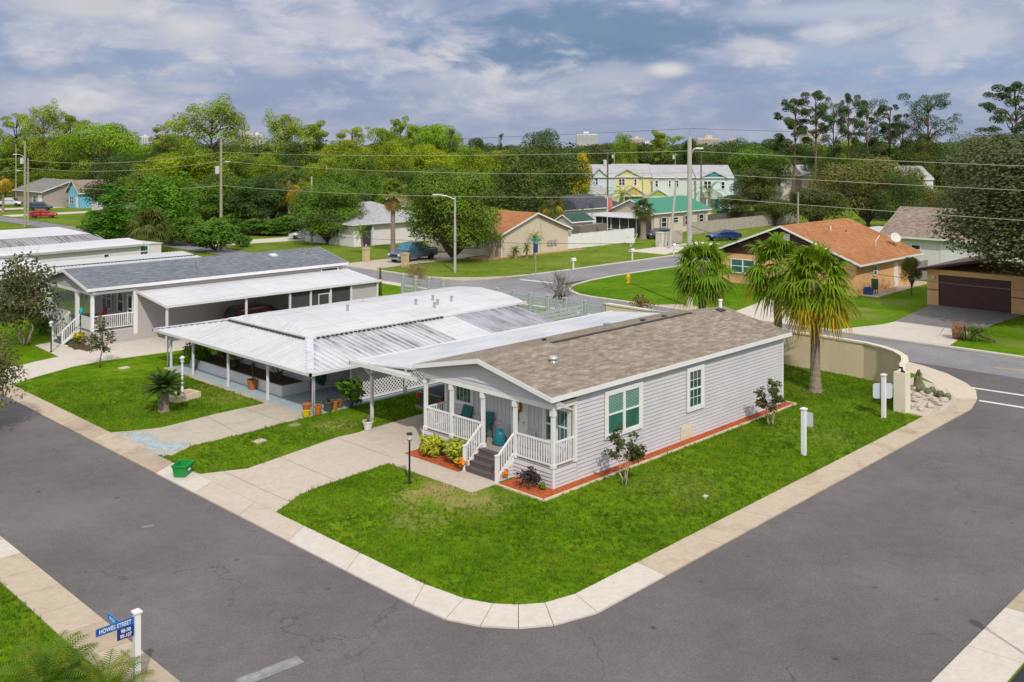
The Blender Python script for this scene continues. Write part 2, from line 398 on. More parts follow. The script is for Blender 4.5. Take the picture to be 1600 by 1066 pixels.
struct('pavement', pv, [CON_W, CON_T, CON_S, CON_D, concrete('cream concrete', (.60,.53,.42), .12)])
pv = MB(); ys = [-9+1.56*k for k in range(54)]
cr2 = random.Random(5); pv.pick = lambda k: cr2.choice([0,0,1,0,2])
pavement(pv, [(-15.9,y) for y in ys][::-1], [(-17.08,y) for y in ys][::-1])
struct('pavement', pv, [CON_T, CON_S, CON_W])
lot = MB(); lot.prism([(-17.08,-9),(-80,-9),(-80,75),(-17.08,75)], -.02, .05); struct('lawn', lot, G_LAWN)
pv = MB(); xs = [-30+2.9*k for k in range(24)]; cr3 = random.Random(2); pv.pick = lambda k: [1,2,0,0,1][k%5]
pavement(pv, [(x,-15.15) for x in xs][::-1], [(x,-16.45) for x in xs][::-1]); struct('pavement', pv, [CON_W, CON_T, CON_S])
lot = MB(); lot.prism([(-40,-16.45),(40,-16.45),(40,-70),(-40,-70)], -.02, .05); struct('lawn', lot, G_LAWN)
dk = MB(); dk.prism([(-3.6,-16.5),(3.2,-16.5),(3.2,-40),(-3.6,-40)], .0, .058); struct('driveway', dk, asphalt_mat('dark ground patch', (.028,.034,.042), False))  # flat dark patch laid on the lot beyond this pavement
# blocks across the rear road
SE = [(37.0,-120),(37.0,29.0),(37.3,30.6),(38.2,32.2),(39.6,33.6),(41.6,34.7),(44.5,35.5),(49,36.0),(150,36.2),(150,-120)]
lot = MB(); lot.prism(SE, -.02, .05); struct('lawn', lot, G_BRIGHT)
NE = [(36.0,260),(35.3,75),(35.3,50),(35.8,47.6),(37.0,45.6),(38.8,44.0),(41,43.0),(45,42.5),(52,42.35),(150,42.3),(150,260)]
lot = MB(); lot.prism(NE, -.02, .05); struct('lawn', lot, G_FAR)
def kerb(pts, w_, z, mat, name='kerb', closed=False):
    mb = MB()
    for a, b_ in zip(pts, pts[1:]):
        d = Vector((b_[0]-a[0], b_[1]-a[1], 0)).normalized(); n = Vector((-d.y, d.x, 0))*w_/2
        A = Vector((*a,0)); B_ = Vector((*b_,0))
        mb.prism([(A+n)[:2],(B_+n)[:2],(B_-n)[:2],(A-n)[:2]], -.03, z)
    struct(name, mb, mat)
kerb(SE[:9], .34, .085, CON_W); kerb(NE[1:10], .30, .085, CON_W)
mk = MB(); mk.prism([(35.9,44.2),(38.4,43.2),(41.5,42.5),(41.5,43.0),(38.8,44.4),(36.6,46.6),(35.4,46.4)], .0, .095); struct('kerb_ramp', mk, CON_T)
mk = MB(); mk.prism([(37.1,16.2),(38.9,17.0),(38.9,21.0),(37.1,22.4)], .0, .095); struct('kerb_ramp', mk, CON_T)
# painted lines
WHITE = plain('road paint', (.72,.72,.70), .6, .1, 6, dirt=.5, dirtc=(.2,.2,.2)); YEL = plain('yellow road paint', (.62,.36,.06), .6, .12, 6, dirt=.4, dirtc=(.2,.2,.2))
def line(p, q, w_, mat, z=.006, name='road_marking'):
    mb = MB(); d = Vector((q[0]-p[0], q[1]-p[1])).normalized(); n = Vector((-d.y, d.x))*w_/2
    mb.add([(p[0]+n.x,p[1]+n.y,z),(q[0]+n.x,q[1]+n.y,z),(q[0]-n.x,q[1]-n.y,z),(p[0]-n.x,p[1]-n.y,z)], [(0,1,2,3)]); struct(name, mb, mat)
line(gp(1505,604), gp(1680,630), .28, WHITE); line(gp(1530,626), gp(1680,650), .28, WHITE)
line(gp(1553,574.5), gp(1690,588.5), .14, YEL)
line(gp(813,437), gp(862,442), .45, WHITE); line(gp(812,470), gp(850,474), .14, YEL)
line(gp(372,1068), gp(470,1030), .40, plain('worn road paint', (.26,.26,.27), .7, .3, 5, dirt=.9, dirtc=(.15,.145,.15)))
line(gp(222,824), gp(240,821), .16, plain('faded road paint', (.24,.22,.24), .7, .2, 5))
# ------------------------------------------------------------------ drives and paths on the lots
def sheet(name, pts, mat, z=.072):
    mb = MB(); mb.prism([p if len(p) == 2 else p[:2] for p in pts], .03, z); struct(name, mb, mat)
def gl(s, z=.06): return [gp(*map(float, q.split(',')), z) for q in s.split()]
sheet('driveway', [(-8.47,5.4)]+gl('450,787 470,772 500,760 600,726 655,705')+[(-.2,7.45),(20,7.45),(20,12.35)]+gl('600,664 552,678 528,683 387,732.4 313,741')+[(-8.47,11.7)], CON_D)
sheet('footpath', [(-2.45,6.95),(-2.35,1.92),(-.9,1.92),(-.9,3.95),(-1.2,3.95),(-1.22,7.0)], CON_D, .0715)
for a, b_ in (((-5.1,6.2),(-5.1,11.9)), ((-1.9,7.1),(-1.9,12.2)), ((-7.6,5.9),(-7.6,11.6))):
    line(a, b_, .025, plain('joint', (.22,.19,.16), .9), .0745, 'driveway_joint')
sheet('driveway', [(-8.47,18.9)]+gl('200,674 250,669 340,646.5 415.5,630')+[(-.75,18.75),(-.75,14.75)]+gl('440.6,661.5 385.5,676.5 300,696.6 268,712')+[(-8.47,14.5)], CON_O)
for a, b_ in (((-4.6,14.3),(-4.2,18.3)), ((-2.2,14.5),(-2.2,18.4))): line(a, b_, .03, MATS['joint'], .0745, 'driveway_joint')
m, nt, b = new_mat('flaking blue paint'); v = tex_coord(nt, 'World'); n1 = noise(nt, v, 1.3, 7, .75, 1.2)
tr = nt.nodes.new('ShaderNodeBsdfTransparent'); ms = nt.nodes.new('ShaderNodeMixShader')
nt.links.new(ramp(nt, n1, [(.46,0.0),(.5,1.0)]), ms.inputs[0]); nt.links.new(tr.outputs[0], ms.inputs[1]); nt.links.new(b.outputs[0], ms.inputs[2]); nt.links.new(ms.outputs[0], nt.nodes['Material Output'].inputs[0])
b.inputs['Base Color'].default_value = (.36,.45,.49,1); b.inputs['Roughness'].default_value = .7
mb = MB(); mb.add([(*p,.076) for p in gl('190,677 232,676 262,690 300,692 283,702 262,708 256,714 232,704')], [tuple(range(8))]); struct('paint_patch', mb, m)
sheet('patio', [(-.8,14.75),(-.8,29.2),(1.9,29.2),(1.9,18.7),(17,18.7),(17,14.9)], CON_B, .09)
mb = MB(); mb.box(-1.0,-.8,14.7,29.3,.03,.085); struct('patio_edge', mb, CON_T)
sheet('driveway', [(-8.47,38.0)]+[gp(30,572,.06), gp(52,566,.06)]+gl('122,551')+[(-3.0,38.0),(.0,38.3),(20,38.3),(20,33.4)]+gl('300,545 160,564 114,573 60,588 24,599')+[(-8.47,31.7)], CON_W)
sheet('footpath', gl('55,540 92,557.5 122,551 108,541 88,533'), CON_W, .0735)
MULCH = plain('red mulch', (.42,.095,.025), .95, .45, 9, bmp=1.0, bscale=30); MULCH_D = plain('brown mulch', (.09,.05,.03), .95, .4, 9, bmp=1.0, bscale=30)
EDGE = plain('cream kerb stone', (.62,.54,.40), .8, .1, 4)
sheet('mulch_bed', [(-1.2,4.0),(-1.2,7.25),(-.02,7.25),(-.02,4.0)], MULCH, .085)
sheet('mulch_bed', [(-1.1,1.85),(-1.1,-.52),(17.3,-.52),(17.3,.35),(17.05,-.04),(-.02,-.04),(-.02,1.85)], MULCH, .085)
kerb([(-1.14,1.9),(-1.14,-.56),(17.36,-.56),(17.36,.4)], .1, .11, EDGE, 'bed_edging')
sheet('mulch_bed', gl('105,542 137,549.5 158,541 150,538 125,537'), MULCH_D, .085)
# across the rear road: drives
sheet('driveway', [(36.9,7.2),(37.3,-.6),(43.2,.1),(43.4,5.4),(41.5,5.6)], CON_W, .09)
sheet('driveway', [(43.45,5.5),(43.25,.1),(53,-.4),(53,6.6)], CON_G, .09)
sheet('driveway', [(37.0,15.8),(37.0,9.8),(44,10.4),(52,15.5),(52,20),(44,17.0)], CON_W, .09)
sheet('patio', [(53.6,11.3),(66,11.6),(66,13),(53.6,13)], CON_T, .1)
sheet('driveway', [(35.5,57.0),(40.5,57.6),(52,57.6),(52,63.6),(40.5,63.4),(35.5,63.0)], CON_D, .09)
sheet('driveway', [(35.5,91),(50,89),(50,94.5),(35.5,95.5)], CON_W, .09)
sheet('mulch_bed', [(48.5,54.2),(49.2,58.0),(52,58.2),(52,55),(66,55),(66,53.9)], plain('pale mulch', (.40,.24,.10), .95, .3, 5), .09)
sheet('driveway', [(36.0,165.5),(36.0,171),(52,171),(52,166.5)], CON_W, .09)
sheet('driveway', [(36.0,186),(36.0,192),(54,192),(54,187)], CON_W, .09)
sheet('driveway', [(68,43.5),(68,49),(84,49.5),(84,46)], CON_W, .09)
sheet('driveway', [(108,66),(108,69),(135,84),(135,80)], CON_W, .09)
# ------------------------------------------------------------------ building helpers
class PL:
    """A vertical wall plane: a runs along it, o outward from it."""
    def __init__(s, org, d, n): s.o = Vector((*org,0)); s.d = Vector((*d,0)); s.n = Vector((*n,0))
    def p(s, a, z, out=0.0): return s.o + s.d*a + s.n*out + Vector((0,0,z))
def pbox(mb, pl, a0, a1, z0, z1, o0, o1):
    vs = [pl.p(a,z,o) for z in (z0,z1) for (a,o) in ((a0,o0),(a1,o0),(a1,o1),(a0,o1))]
    return mb.add(vs, [(3,2,1,0),(4,5,6,7),(0,1,5,4),(1,2,6,5),(2,3,7,6),(3,0,4,7)])
def siding(mb, pl, a0, a1, z0, z1, lap=.155, depth=.042):
    f0 = a0 if callable(a0) else (lambda z: a0); f1 = a1 if callable(a1) else (lambda z: a1)
    n = max(1, int(round((z1-z0)/lap))); h = (z1-z0)/n
    for k in range(n):
        b_, t = z0+k*h, z0+(k+1)*h
        if f1(b_) - f0(b_) < .02: continue
        mb.add([pl.p(f0(b_),b_,depth), pl.p(f1(b_),b_,depth), pl.p(max(f0(t),f1(t)) if f1(t) < f0(t) else f1(t),t,.002), pl.p(f0(t),t,.002), pl.p(f0(b_),b_,0), pl.p(f1(b_),b_,0)],
               [(0,1,2,3),(4,5,1,0)])
def vpanels(mb, pl, a0, a1, z0, z1, step=.2, out=.0, bat=.02):
    pbox(mb, pl, a0, a1, z0, z1, out-.03, out)
    k = a0+step/2
    while k < a1-.01:
        pbox(mb, pl, k-.012, k+.012, z0, z1, out, out+bat); k += step
def glass_mat(name, c, rough=.06, c2=None):
    if name in MATS: return MATS[name]
    m, nt, b = new_mat(name); v = tex_coord(nt, 'World')
    n1 = noise(nt, v, 1.1, 3)
    C(nt, b, ramp(nt, n1, [(.35, tuple(x*.55 for x in c)), (.7, c2 or c)])); b.inputs['Roughness'].default_value = rough
    b.inputs['Specular IOR Level'].default_value = .7; MATS[name] = m; return m
GL_T = glass_mat('teal tinted glass', (.05,.19,.165)); GL_D = glass_mat('dark glass', (.03,.045,.05)); GL_TD = glass_mat('dim teal glass', (.045,.12,.115))
WHT = plain('white trim', (.78,.78,.79), .45, .04, 1.5); WHT2 = plain('white vinyl', (.70,.70,.71), .5, .05, 2)
def window(parent, pl, a0, a1, z0, z1, units=1, casing=.16, glass=None, frame=None, grid=None, name='window', blind=None, sash=True, label=None, out=.056):
    """Casing and sash bars are the window, its panes one child."""
    f = MB(); c = casing; fr = frame or WHT
    pbox(f,pl,a0,a1,z1-c,z1,out,out+.05); pbox(f,pl,a0,a1,z0,z0+c,out,out+.055)
    pbox(f,pl,a0,a0+c,z0+c,z1-c,out,out+.05); pbox(f,pl,a1-c,a1,z0+c,z1-c,out,out+.05)
    W_ = (a1-a0-2*c); u = W_/units; g = MB(); bl = MB()
    for k in range(units):
        b0, b1 = a0+c+k*u, a0+c+(k+1)*u
        if k: pbox(f,pl,b0-c*.4,b0+c*.4,z0+c,z1-c,out,out+.046)
        zm = (z0+z1)/2
        if sash: pbox(f,pl,b0,b1,zm-.035,zm+.035,out,out+.04)
        s0, s1 = b0+(.07 if k else .04), b1-(.07 if k < units-1 else .04)
        pbox(f,pl,b0,s0,z0+c,z1-c,out,out+.03); pbox(f,pl,s1,b1,z0+c,z1-c,out,out+.03)
        pbox(g,pl,s0,s1,z0+c,z1-c,out-.01,out+.012)
        if grid:
            nx, ny = grid
            for i in range(1,nx): x = s0+(s1-s0)*i/nx; pbox(f,pl,x-.011,x+.011,z0+c,z1-c,out,out+.02)
            for j in range(1,2*ny):
                if j != ny: z = z0+c+(z1-z0-2*c)*j/(2*ny); pbox(f,pl,s0,s1,z-.011,z+.011,out,out+.019)
        if blind:
            z = zm+.06
            while z < z1-c-.03: pbox(bl,pl,s0+.01,s1-.01,z,z+.028,out+.012,out+.016); z += .06
    w_ = part(name, f, fr, parent, True, label=label); part('pane', g, glass or GL_T, w_, True)
    if blind: part('blind', bl, blind, w_, True)
    return w_
def railing(parent, p, q, z0, z1, mat=None, post=True, step=.125, name='railing', zq=None):
    """Top rail, bottom rail and balusters from p to q; zq lifts the far end for stairs."""
    mb = MB(); P = Vector((*p,0)); Q = Vector((*q,0)); L = (Q-P).length; dz = zq or 0
    mb.bar(P+Vector((0,0,z1)), Q+Vector((0,0,z1+dz)), .06, .07); mb.bar(P+Vector((0,0,z0+.1)), Q+Vector((0,0,z0+.1+dz)), .045, .05)
    n = max(2,int(L/step))
    for k in range(1,n):
        t = k/n; X = P+(Q-P)*t
        mb.bar(X+Vector((0,0,z0+.1+dz*t)), X+Vector((0,0,z1+dz*t)), .04)
    return part(name, mb, mat or WHT, parent, True)
def column_post(parent, x, y, z0, z1, w_=.12, mat=None, cap=True, name='post'):
    mb = MB(); mb.box(x-w_/2,x+w_/2,y-w_/2,y+w_/2,z0,z1)
    if cap:
        mb.box(x-w_*.75,x+w_*.75,y-w_*.75,y+w_*.75,z1-.24,z1-.02); mb.box(x-w_*.7,x+w_*.7,y-w_*.7,y+w_*.7,z0+.001,z0+.14)
    return part(name, mb, mat or WHT, parent, True)
def shingle_mat(name, cols, scale=3.2, ratio=2.4, rot=0):
    """Overlapping tab shingles of several tones."""
    m, nt, b = new_mat(name); v = tex_coord(nt, 'World', rot=(0,0,rot))
    br = nt.nodes.new('ShaderNodeTexBrick'); nt.links.new(v, br.inputs[0])
    br.inputs['Scale'].default_value = 1; br.inputs['Brick Width'].default_value = .33; br.inputs['Row Height'].default_value = .14
    br.inputs['Mortar Size'].default_value = .008; br.inputs['Color1'].default_value = (0,0,0,1); br.inputs['Color2'].default_value = (1,1,1,1); br.inputs['Mortar'].default_value = (.4,.4,.4,1)
    br.offset_frequency = 2; br.offset = .37
    mpn = nt.nodes.new('ShaderNodeMapping'); nt.links.new(v, mpn.inputs[0]); mpn.inputs['Scale'].default_value = (1.0,2.6,1)
    n1 = noise(nt, mpn.outputs[0], 1.7, 4, .6); n2 = noise(nt, v, .3, 3); n3 = noise(nt, v, 30, 2)
    f = mth(nt,'ADD', mth(nt,'ADD', mth(nt,'MULTIPLY', br.outputs['Color'], .20), mth(nt,'MULTIPLY', n1, .62)), mth(nt,'MULTIPLY', n2, .20))
    f = mth(nt,'ADD', f, mth(nt,'MULTIPLY', mth(nt,'SUBTRACT', n3, .5), .18))
    k = len(cols); cc = ramp(nt, f, [(.36+.34*i/(k-1), c) for i, c in enumerate(cols)])
    cc = mix(nt, mth(nt,'MULTIPLY', br.outputs['Fac'], .45), cc, tuple(x*.45 for x in cols[0]))
    C(nt, b, cc); b.inputs['Roughness'].default_value = .9; b.inputs['Specular IOR Level'].default_value = .2
    bump(nt, b, mth(nt,'SUBTRACT', 1.0, br.outputs['Fac']), .5, .02)
    return m
SH_TAN = shingle_mat('tan shingles', [(.20,.165,.13),(.26,.215,.17),(.325,.275,.22),(.42,.36,.29)])
SH_GREY = shingle_mat('slate grey shingles', [(.125,.14,.165),(.16,.18,.21),(.20,.22,.255),(.26,.28,.31)])
SH_ORG = shingle_mat('orange shingles', [(.29,.115,.045),(.37,.16,.065),(.44,.205,.09),(.50,.25,.12)], rot=R(90))
SH_BRN = shingle_mat('weathered brown shingles', [(.19,.14,.11),(.26,.20,.16),(.33,.265,.22),(.40,.33,.28)], rot=R(90))
SID_G = plain('grey vinyl siding', (.56,.545,.575), .5, .05, .9, dirt=.2); SID_G3 = plain('warm grey vinyl siding', (.47,.44,.43), .5, .04, 1.2)
def metal_mat(name, c, streak=.5, along='x', dirt=(.12,.11,.12)):
    m, nt, b = new_mat(name); v = tex_coord(nt, 'World')
    mp_ = nt.nodes.new('ShaderNodeMapping'); nt.links.new(v, mp_.inputs[0])
    mp_.inputs['Scale'].default_value = (.25,5,1) if along == 'x' else (5,.25,1)
    s_ = noise(nt, mp_.outputs[0], 1.0, 5, .7, .2); l = noise(nt, v, .25, 4, .6); k = noise(nt, v, .9, 5, .65)
    f = mth(nt,'MULTIPLY', ramp(nt, s_, [(.42,0.0),(.6,1.0)]), ramp(nt, l, [(.36,0.0),(.55,streak)]))
    cc = mix(nt, ramp(nt, k, [(.3,0.0),(.8,.35)]), c, tuple(x*.82 for x in c)); cc = mix(nt, f, cc, dirt)
    C(nt, b, cc); b.inputs['Roughness'].default_value = .42; b.inputs['Specular IOR Level'].default_value = .4
    return m
MET_W = metal_mat('clean white metal roof', (.64,.65,.68), .22); MET_R = metal_mat('streaked white pan roof', (.62,.63,.67), .75, 'y', (.17,.165,.175)); MET_F = metal_mat('white pan roof', (.64,.65,.67), .15, 'x')
MET_C = metal_mat('white carport roof', (.64,.66,.70), .5, 'x', (.3,.33,.38))
def gable_roof(parent, x0, x1, y0, y1, ze, zr, mat, ov=.3, ovx=.35, fascia=.17, axis='x', fmat=None, soffit=True, th=.06):
    """Two slopes with fascia boards. Ridge along axis; ze is the roof's edge height, zr the ridge."""
    T = (lambda a,b,z: (a,b,z)) if axis == 'x' else (lambda a,b,z: (b,a,z))
    if axis == 'y': x0, x1, y0, y1 = y0, y1, x0, x1
    a0, a1, b0, b1 = x0-ovx, x1+ovx, y0-ov, y1+ov; bm = (y0+y1)/2
    r_ = MB()
    r_.slab([T(a0,b0,ze),T(a1,b0,ze),T(a1,bm,zr),T(a0,bm,zr)], th); r_.slab([T(a0,b1,ze),T(a1,b1,ze),T(a1,bm,zr),T(a0,bm,zr)], th)
    rc = part('roof', r_, mat, parent, True)
    f = MB(); fm = fmat or WHT; e = .012; d = fascia
    for b_ , s in ((b0,-1),(b1,1)):
        f.add([T(a0-e,b_,ze-d),T(a1+e,b_,ze-d),T(a1+e,b_+s*.025,ze-d),T(a0-e,b_+s*.025,ze-d),T(a0-e,b_,ze-.004),T(a1+e,b_,ze-.004),T(a1+e,b_+s*.025,ze-.004),T(a0-e,b_+s*.025,ze-.004)],
              [(0,1,2,3),(4,5,6,7),(0,1,5,4),(1,2,6,5),(2,3,7,6),(3,0,4,7)])
    for a, s in ((a0,-1),(a1,1)):
        for b_ in (b0,b1):
            vs = [T(a,b_,ze-d),T(a,bm,zr-d),T(a,bm,zr-.004),T(a,b_,ze-.004)]; vs2 = [T(a+s*.028,*( (b_,ze-d) )),T(a+s*.028,bm,zr-d),T(a+s*.028,bm,zr-.004),T(a+s*.028,b_,ze-.004)]
            f.add(vs+vs2, [(0,1,2,3),(4,5,6,7),(0,1,5,4),(2,3,7,6),(3,0,4,7),(1,2,6,5)])
    part('fascia', f, fm, rc, True)
    if soffit:
        s_ = MB()
        for u0, u1 in ((b0+.01,y0+.01),(y1-.01,b1-.01)): s_.add([T(a0+.02,u0,ze-d+.01),T(a1-.02,u0,ze-d+.01),T(a1-.02,u1,ze-d+.01),T(a0+.02,u1,ze-d+.01)], [(0,1,2,3)])
        part('soffit', s_, WHT2, rc, True)
    return rc
PX = lambda x, sgn=-1: PL((x,0),(0,1),(sgn,0))       # wall at x, a = world y
PY = lambda y, sgn=-1: PL((0,y),(1,0),(0,sgn))       # wall at y, a = world x

# ------------------------------------------------------------------ the grey corner house
H1 = thing('mobile_home', 'long light grey mobile home with tan shingle roof and white porch on the corner lot', 'house', (0,0,.05))
wz = 3.4; dz = .8
m = MB(); siding(m, PY(0), 1.32, 17, .06, wz); siding(m, PX(17,1), 0, 7.4, .06, wz); siding(m, PY(7.4,1), 1.32, 17, .06, wz)
siding(m, PY(0), 0, 1.32, .06, dz-.04); siding(m, PX(0), 0, 2.08, .06, dz-.04); siding(m, PX(0), 3.85, 7.4, .06, dz-.04); siding(m, PY(7.4,1), 0, 1.32, .06, dz-.04)
zr1, ze1 = 4.42, 3.58
gz = lambda s: (lambda z: 3.7 + s*(3.72*(1-(z-3.44)/.78)))
siding(m, PX(0,-1), gz(-1), gz(1), 3.2, 4.2); siding(m, PX(17,1), gz(-1), gz(1), 3.4, 4.2)
m.box(1.385,16.97,.03,7.37,.02,3.4)
part('wall', m, SID_G, H1, True)
for q in ((-.045,.04,-.045,.04,.05,.76),(-.04,.03,2.05,2.12,.05,.76),(-.04,.03,3.82,3.88,.05,.76),(-.04,.04,7.36,7.44,.05,.76),(16.97,17.04,-.045,.045,.05,3.38)):
    m = MB(); m.box(*q); part('corner_trim', m, WHT, H1, True)
m = MB(); m.box(0,1.36,.02,7.38,.70,dz); part('porch_floor', m, plain('porch boards', (.34,.30,.26), .7, .1, 8), H1, True)
# porch back wall: painted vertical boards over a low siding band
m = MB(); bw = PL((1.5,0),(0,1),(-1,0)); vpanels(m, bw, .04, 7.36, dz, 3.35, .23, .16, .018); part('porch_wall', m, plain('white board wall', (.62,.62,.64), .55, .05, 1), H1, True)
m = MB(); bw2 = PL((1.3,0),(0,1),(-1,0)); siding(m, bw2, 3.55, 7.36, dz, 1.5, .115); siding(m, bw2, 2.1, 2.55, dz, 1.5, .115); part('wainscot', m, SID_G, H1, True)
m = MB(); m.box(0,1.36,0.02,7.38,3.14,3.17); part('porch_ceiling', m, WHT2, H1, True)
m = MB(); m.box(-.03,.05,-.03,7.43,3.0,3.2); m.box(.05,1.36,-.03,.05,3.0,3.2); m.box(.05,1.36,7.35,7.43,3.0,3.2); part('porch_beam', m, WHT, H1, True)
for (x,y) in ((.06,7.34),(.06,5.7),(.06,3.83),(.06,2.03),(.06,.06)): column_post(H1, x, y, dz, 3.0, .13)
m = MB(); m.box(1.2,1.34,-.03,.09,.8,3.02); m.box(1.2,1.34,7.31,7.43,.8,3.02); part('post', m, WHT, H1, True)
for a, b_ in (((.06,5.76),(.06,7.27)),((.06,3.9),(.06,5.63)),((.06,.13),(.06,1.96)),((.13,.06),(1.2,.06)),((.13,7.34),(1.2,7.34))): railing(H1, a, b_, dz, 1.74)
bwp = PL((1.34,0),(0,1),(-1,0))
window(H1, bwp, 5.72, 6.98, 1.78, 2.68, 1, .15, GL_TD, sash=False, out=.0)
window(H1, bwp, .3, 1.75, 1.2, 2.72, 2, .13, GL_T, out=.0)
m = MB(); pbox(m, bwp, 2.55, 3.5, dz, 2.86, 0, .05); m2 = MB(); pbox(m2, bwp, 2.63, 3.42, dz+.02, 2.78, .05, .075)
for zz in (1.0,1.55,2.1):
    for yy in (2.72,3.08): pbox(m2, bwp, yy, yy+.26, zz, zz+.42, .075, .088)
dr = part('door', m2, plain('white door', (.74,.74,.73), .4, .04, 2), H1, True); part('door_frame', m, WHT, dr, True)
m = MB(); m.ball((1.24,2.74,1.75),.035); part('handle', m, plain('brass', (.45,.33,.12), .35, .05, 3, metal=.8), dr, True, True)
# steps
m = MB()
for k in range(4): m.box(-.94+.235*k, -.94+.235*(k+1) if k < 3 else -.0, 2.14, 3.78, .055, .055+.745*(k+1)/4-.01*(k == 3))
for k in range(4): m.box(-.96+.235*k, -.94+.235*(k+1)-.01 if k < 3 else -.012, 2.13, 3.79, .745*(k+1)/4+.041, .745*(k+1)/4+.066)
st = part('stairs', m, plain('dark brown steps', (.115,.095,.09), .7, .15, 6), H1, True)
for y in (2.06,3.86):
    railing(H1, (-.92,y), (-.02,y), .12, .98, zq=.72)
    m = MB(); m.box(-.98,-.88,y-.05,y+.05,.05,1.04); m.box(-1.0,-.86,y-.07,y+.07,1.04,1.08); part('newel_post', m, WHT, H1, True)
    m = MB(); m.add([(-.92,y-.03,.06),(-.02,y-.03,.62),(-.02,y-.03,.80),(-.92,y-.03,.24),(-.92,y+.03,.06),(-.02,y+.03,.62),(-.02,y+.03,.80),(-.92,y+.03,.24)],[(0,1,2,3),(7,6,5,4),(3,2,6,7),(0,4,5,1),(0,3,7,4),(1,5,6,2)]); part('stringer', m, WHT, st, True)
    m = MB(); pl_ = PY(y, -1); siding(m, pl_, (lambda z: -.9+1.35*(z-.06)), -.02, .06, .62); 
    part('stair_skirt', m, SID_G, st, True)
wn = window(H1, PY(0), 2.95, 5.4, 1.27, 3.16, 2, .19, GL_T, blind=plain('blind slats', (.24,.40,.35), .5, .05, 2), grid=None)
window(H1, PY(0), 8.6, 9.92, 1.25, 3.16, 1, .19, GL_TD, grid=(3,2))
m = MB(); pbox(m, PY(0), 8.17, 9.06, .10, .74, .04, .07); pbox(m, PY(0), 8.27, 8.96, .19, .65, .07, .088); pbox(m, PY(0), 8.36, 8.87, .27, .57, .088, .098); part('access_panel', m, plain('cream panel', (.66,.60,.49), .5, .05, 3), H1, True)
rf = gable_roof(H1, 0, 17.05, 0, 7.4, ze1, zr1, SH_TAN, .27, .38, .19)
rz = lambda y: ze1 + (zr1-ze1)*(1-abs(y-3.7)/3.97)
m = MB(); m.box(4.0,14.5,3.61,3.79,zr1-.03,zr1+.025); part('ridge_vent', m, plain('dark ridge', (.05,.045,.04), .8, .2, 5), rf, True)
m = MB(); m.lathe((2.4,2.15,rz(2.15)-.02), [(.2,0),(.2,.02),(.13,.03),(.13,.12),(.21,.14),(.22,.18),(.14,.27),(.0,.29)], 14); part('roof_vent', m, plain('aluminium', (.62,.62,.62), .3, .05, 3, metal=.7), rf, True, True)
GALV = plain('galvanised', (.45,.46,.47), .4, .08, 4, metal=.5); DKM = plain('dark metal', (.035,.03,.03), .5, .15, 5)
for (x,y,h,r_) in ((17.1,3.62,.45,.09),(9.6,5.2,.28,.14),(12.2,5.0,.12,.12),(5.6,5.6,.12,.1),(13.6,4.7,.1,.12)):
    m = MB(); m.lathe((x,y,rz(y)-.03), [(r_,0),(r_,h*.8),(r_*1.3,h*.82),(r_*1.3,h),(0,h*1.02)], 12); part('roof_vent', m, WHT if h > .3 else GALV if h > .2 else DKM, rf, True)
m = MB(); m.obox((16.6,3.3,rz(3.3)+.03),(.45,.35,.06),0,.2); part('roof_vent', m, DKM, rf, True)
# carport of the corner house
CP = thing('carport', 'flat white metal carport joined to the left side of the corner house', 'carport', (0,10,.07))
m = MB(); m.slab([(-.12,7.72,3.33),(19.2,7.72,3.33),(19.2,12.45,2.9),(-.12,12.45,2.9)], .07)
for k in range(1,16): y = 7.72+k*.305; z = 3.33-.43*(y-7.72)/4.73; m.box(-.1,19.18,y-.014,y+.014,z-.01,z+.014)
part('roof', m, MET_C, CP, True)
m = MB(); m.box(-.16,-.1,7.7,12.5,2.80,2.98); m.box(-.16,19.2,12.45,12.58,2.78,2.93); part('gutter', m, WHT2, CP, True)
m = MB(); m.box(-.1,.0,7.72,12.4,2.98,3.05); part('front_beam', m, WHT2, CP, True)
for x in (1.05,7,13,19): column_post(CP, x, 12.38, .07, 2.84, .12, WHT2, False)
m = MB(); m.bar((1.05,12.36,2.1),(1.8,12.36,2.84),.08); m.bar((1.0,12.36,2.1),(.3,12.36,2.84),.08); part('brace', m, WHT2, CP, True)

# ------------------------------------------------------------------ lattice screens
def lattice(name, pl, a0, a1, z0, z1, label, step=.19, group=None):
    t = thing(name, label, 'lattice fence', tuple(pl.p((a0+a1)/2, .05)), 0, group)
    m = MB(); s = step; w_ = .05; H_ = z1-z0
    k = a0-H_
    while k < a1:
        for sg in (1,-1):
            p0, p1 = (k, z0), (k+H_, z1)
            if p0[0] < a0: p0 = (a0, z0+(a0-k))
            if p1[0] > a1: p1 = (a1, z0+(a1-k))
            if p1[0]-p0[0] > .02:
                A, B_ = p0, p1
                if sg < 0: A, B_ = (a0+a1-A[0], A[1]), (a0+a1-B_[0], B_[1])
                m.bar(pl.p(*A, .012*sg), pl.p(*B_, .012*sg), .014, w_)
        k += s
    part('screen', m, WHT, t, True)
    m = MB(); pbox(m,pl,a0-.06,a1+.06,z1,z1+.08,-.04,.05); pbox(m,pl,a0-.06,a1+.06,z0-.06,z0,-.04,.05); pbox(m,pl,a0-.08,a0,z0,z1,-.04,.05); pbox(m,pl,a1,a1+.08,z0,z1,-.04,.05)
    part('frame', m, WHT, t, True); return t
lattice('lattice_screen', PY(15.25), 2.0, 12.5, .2, 2.05, 'white diagonal lattice screen between the two carports behind the leafy green bush', .2)

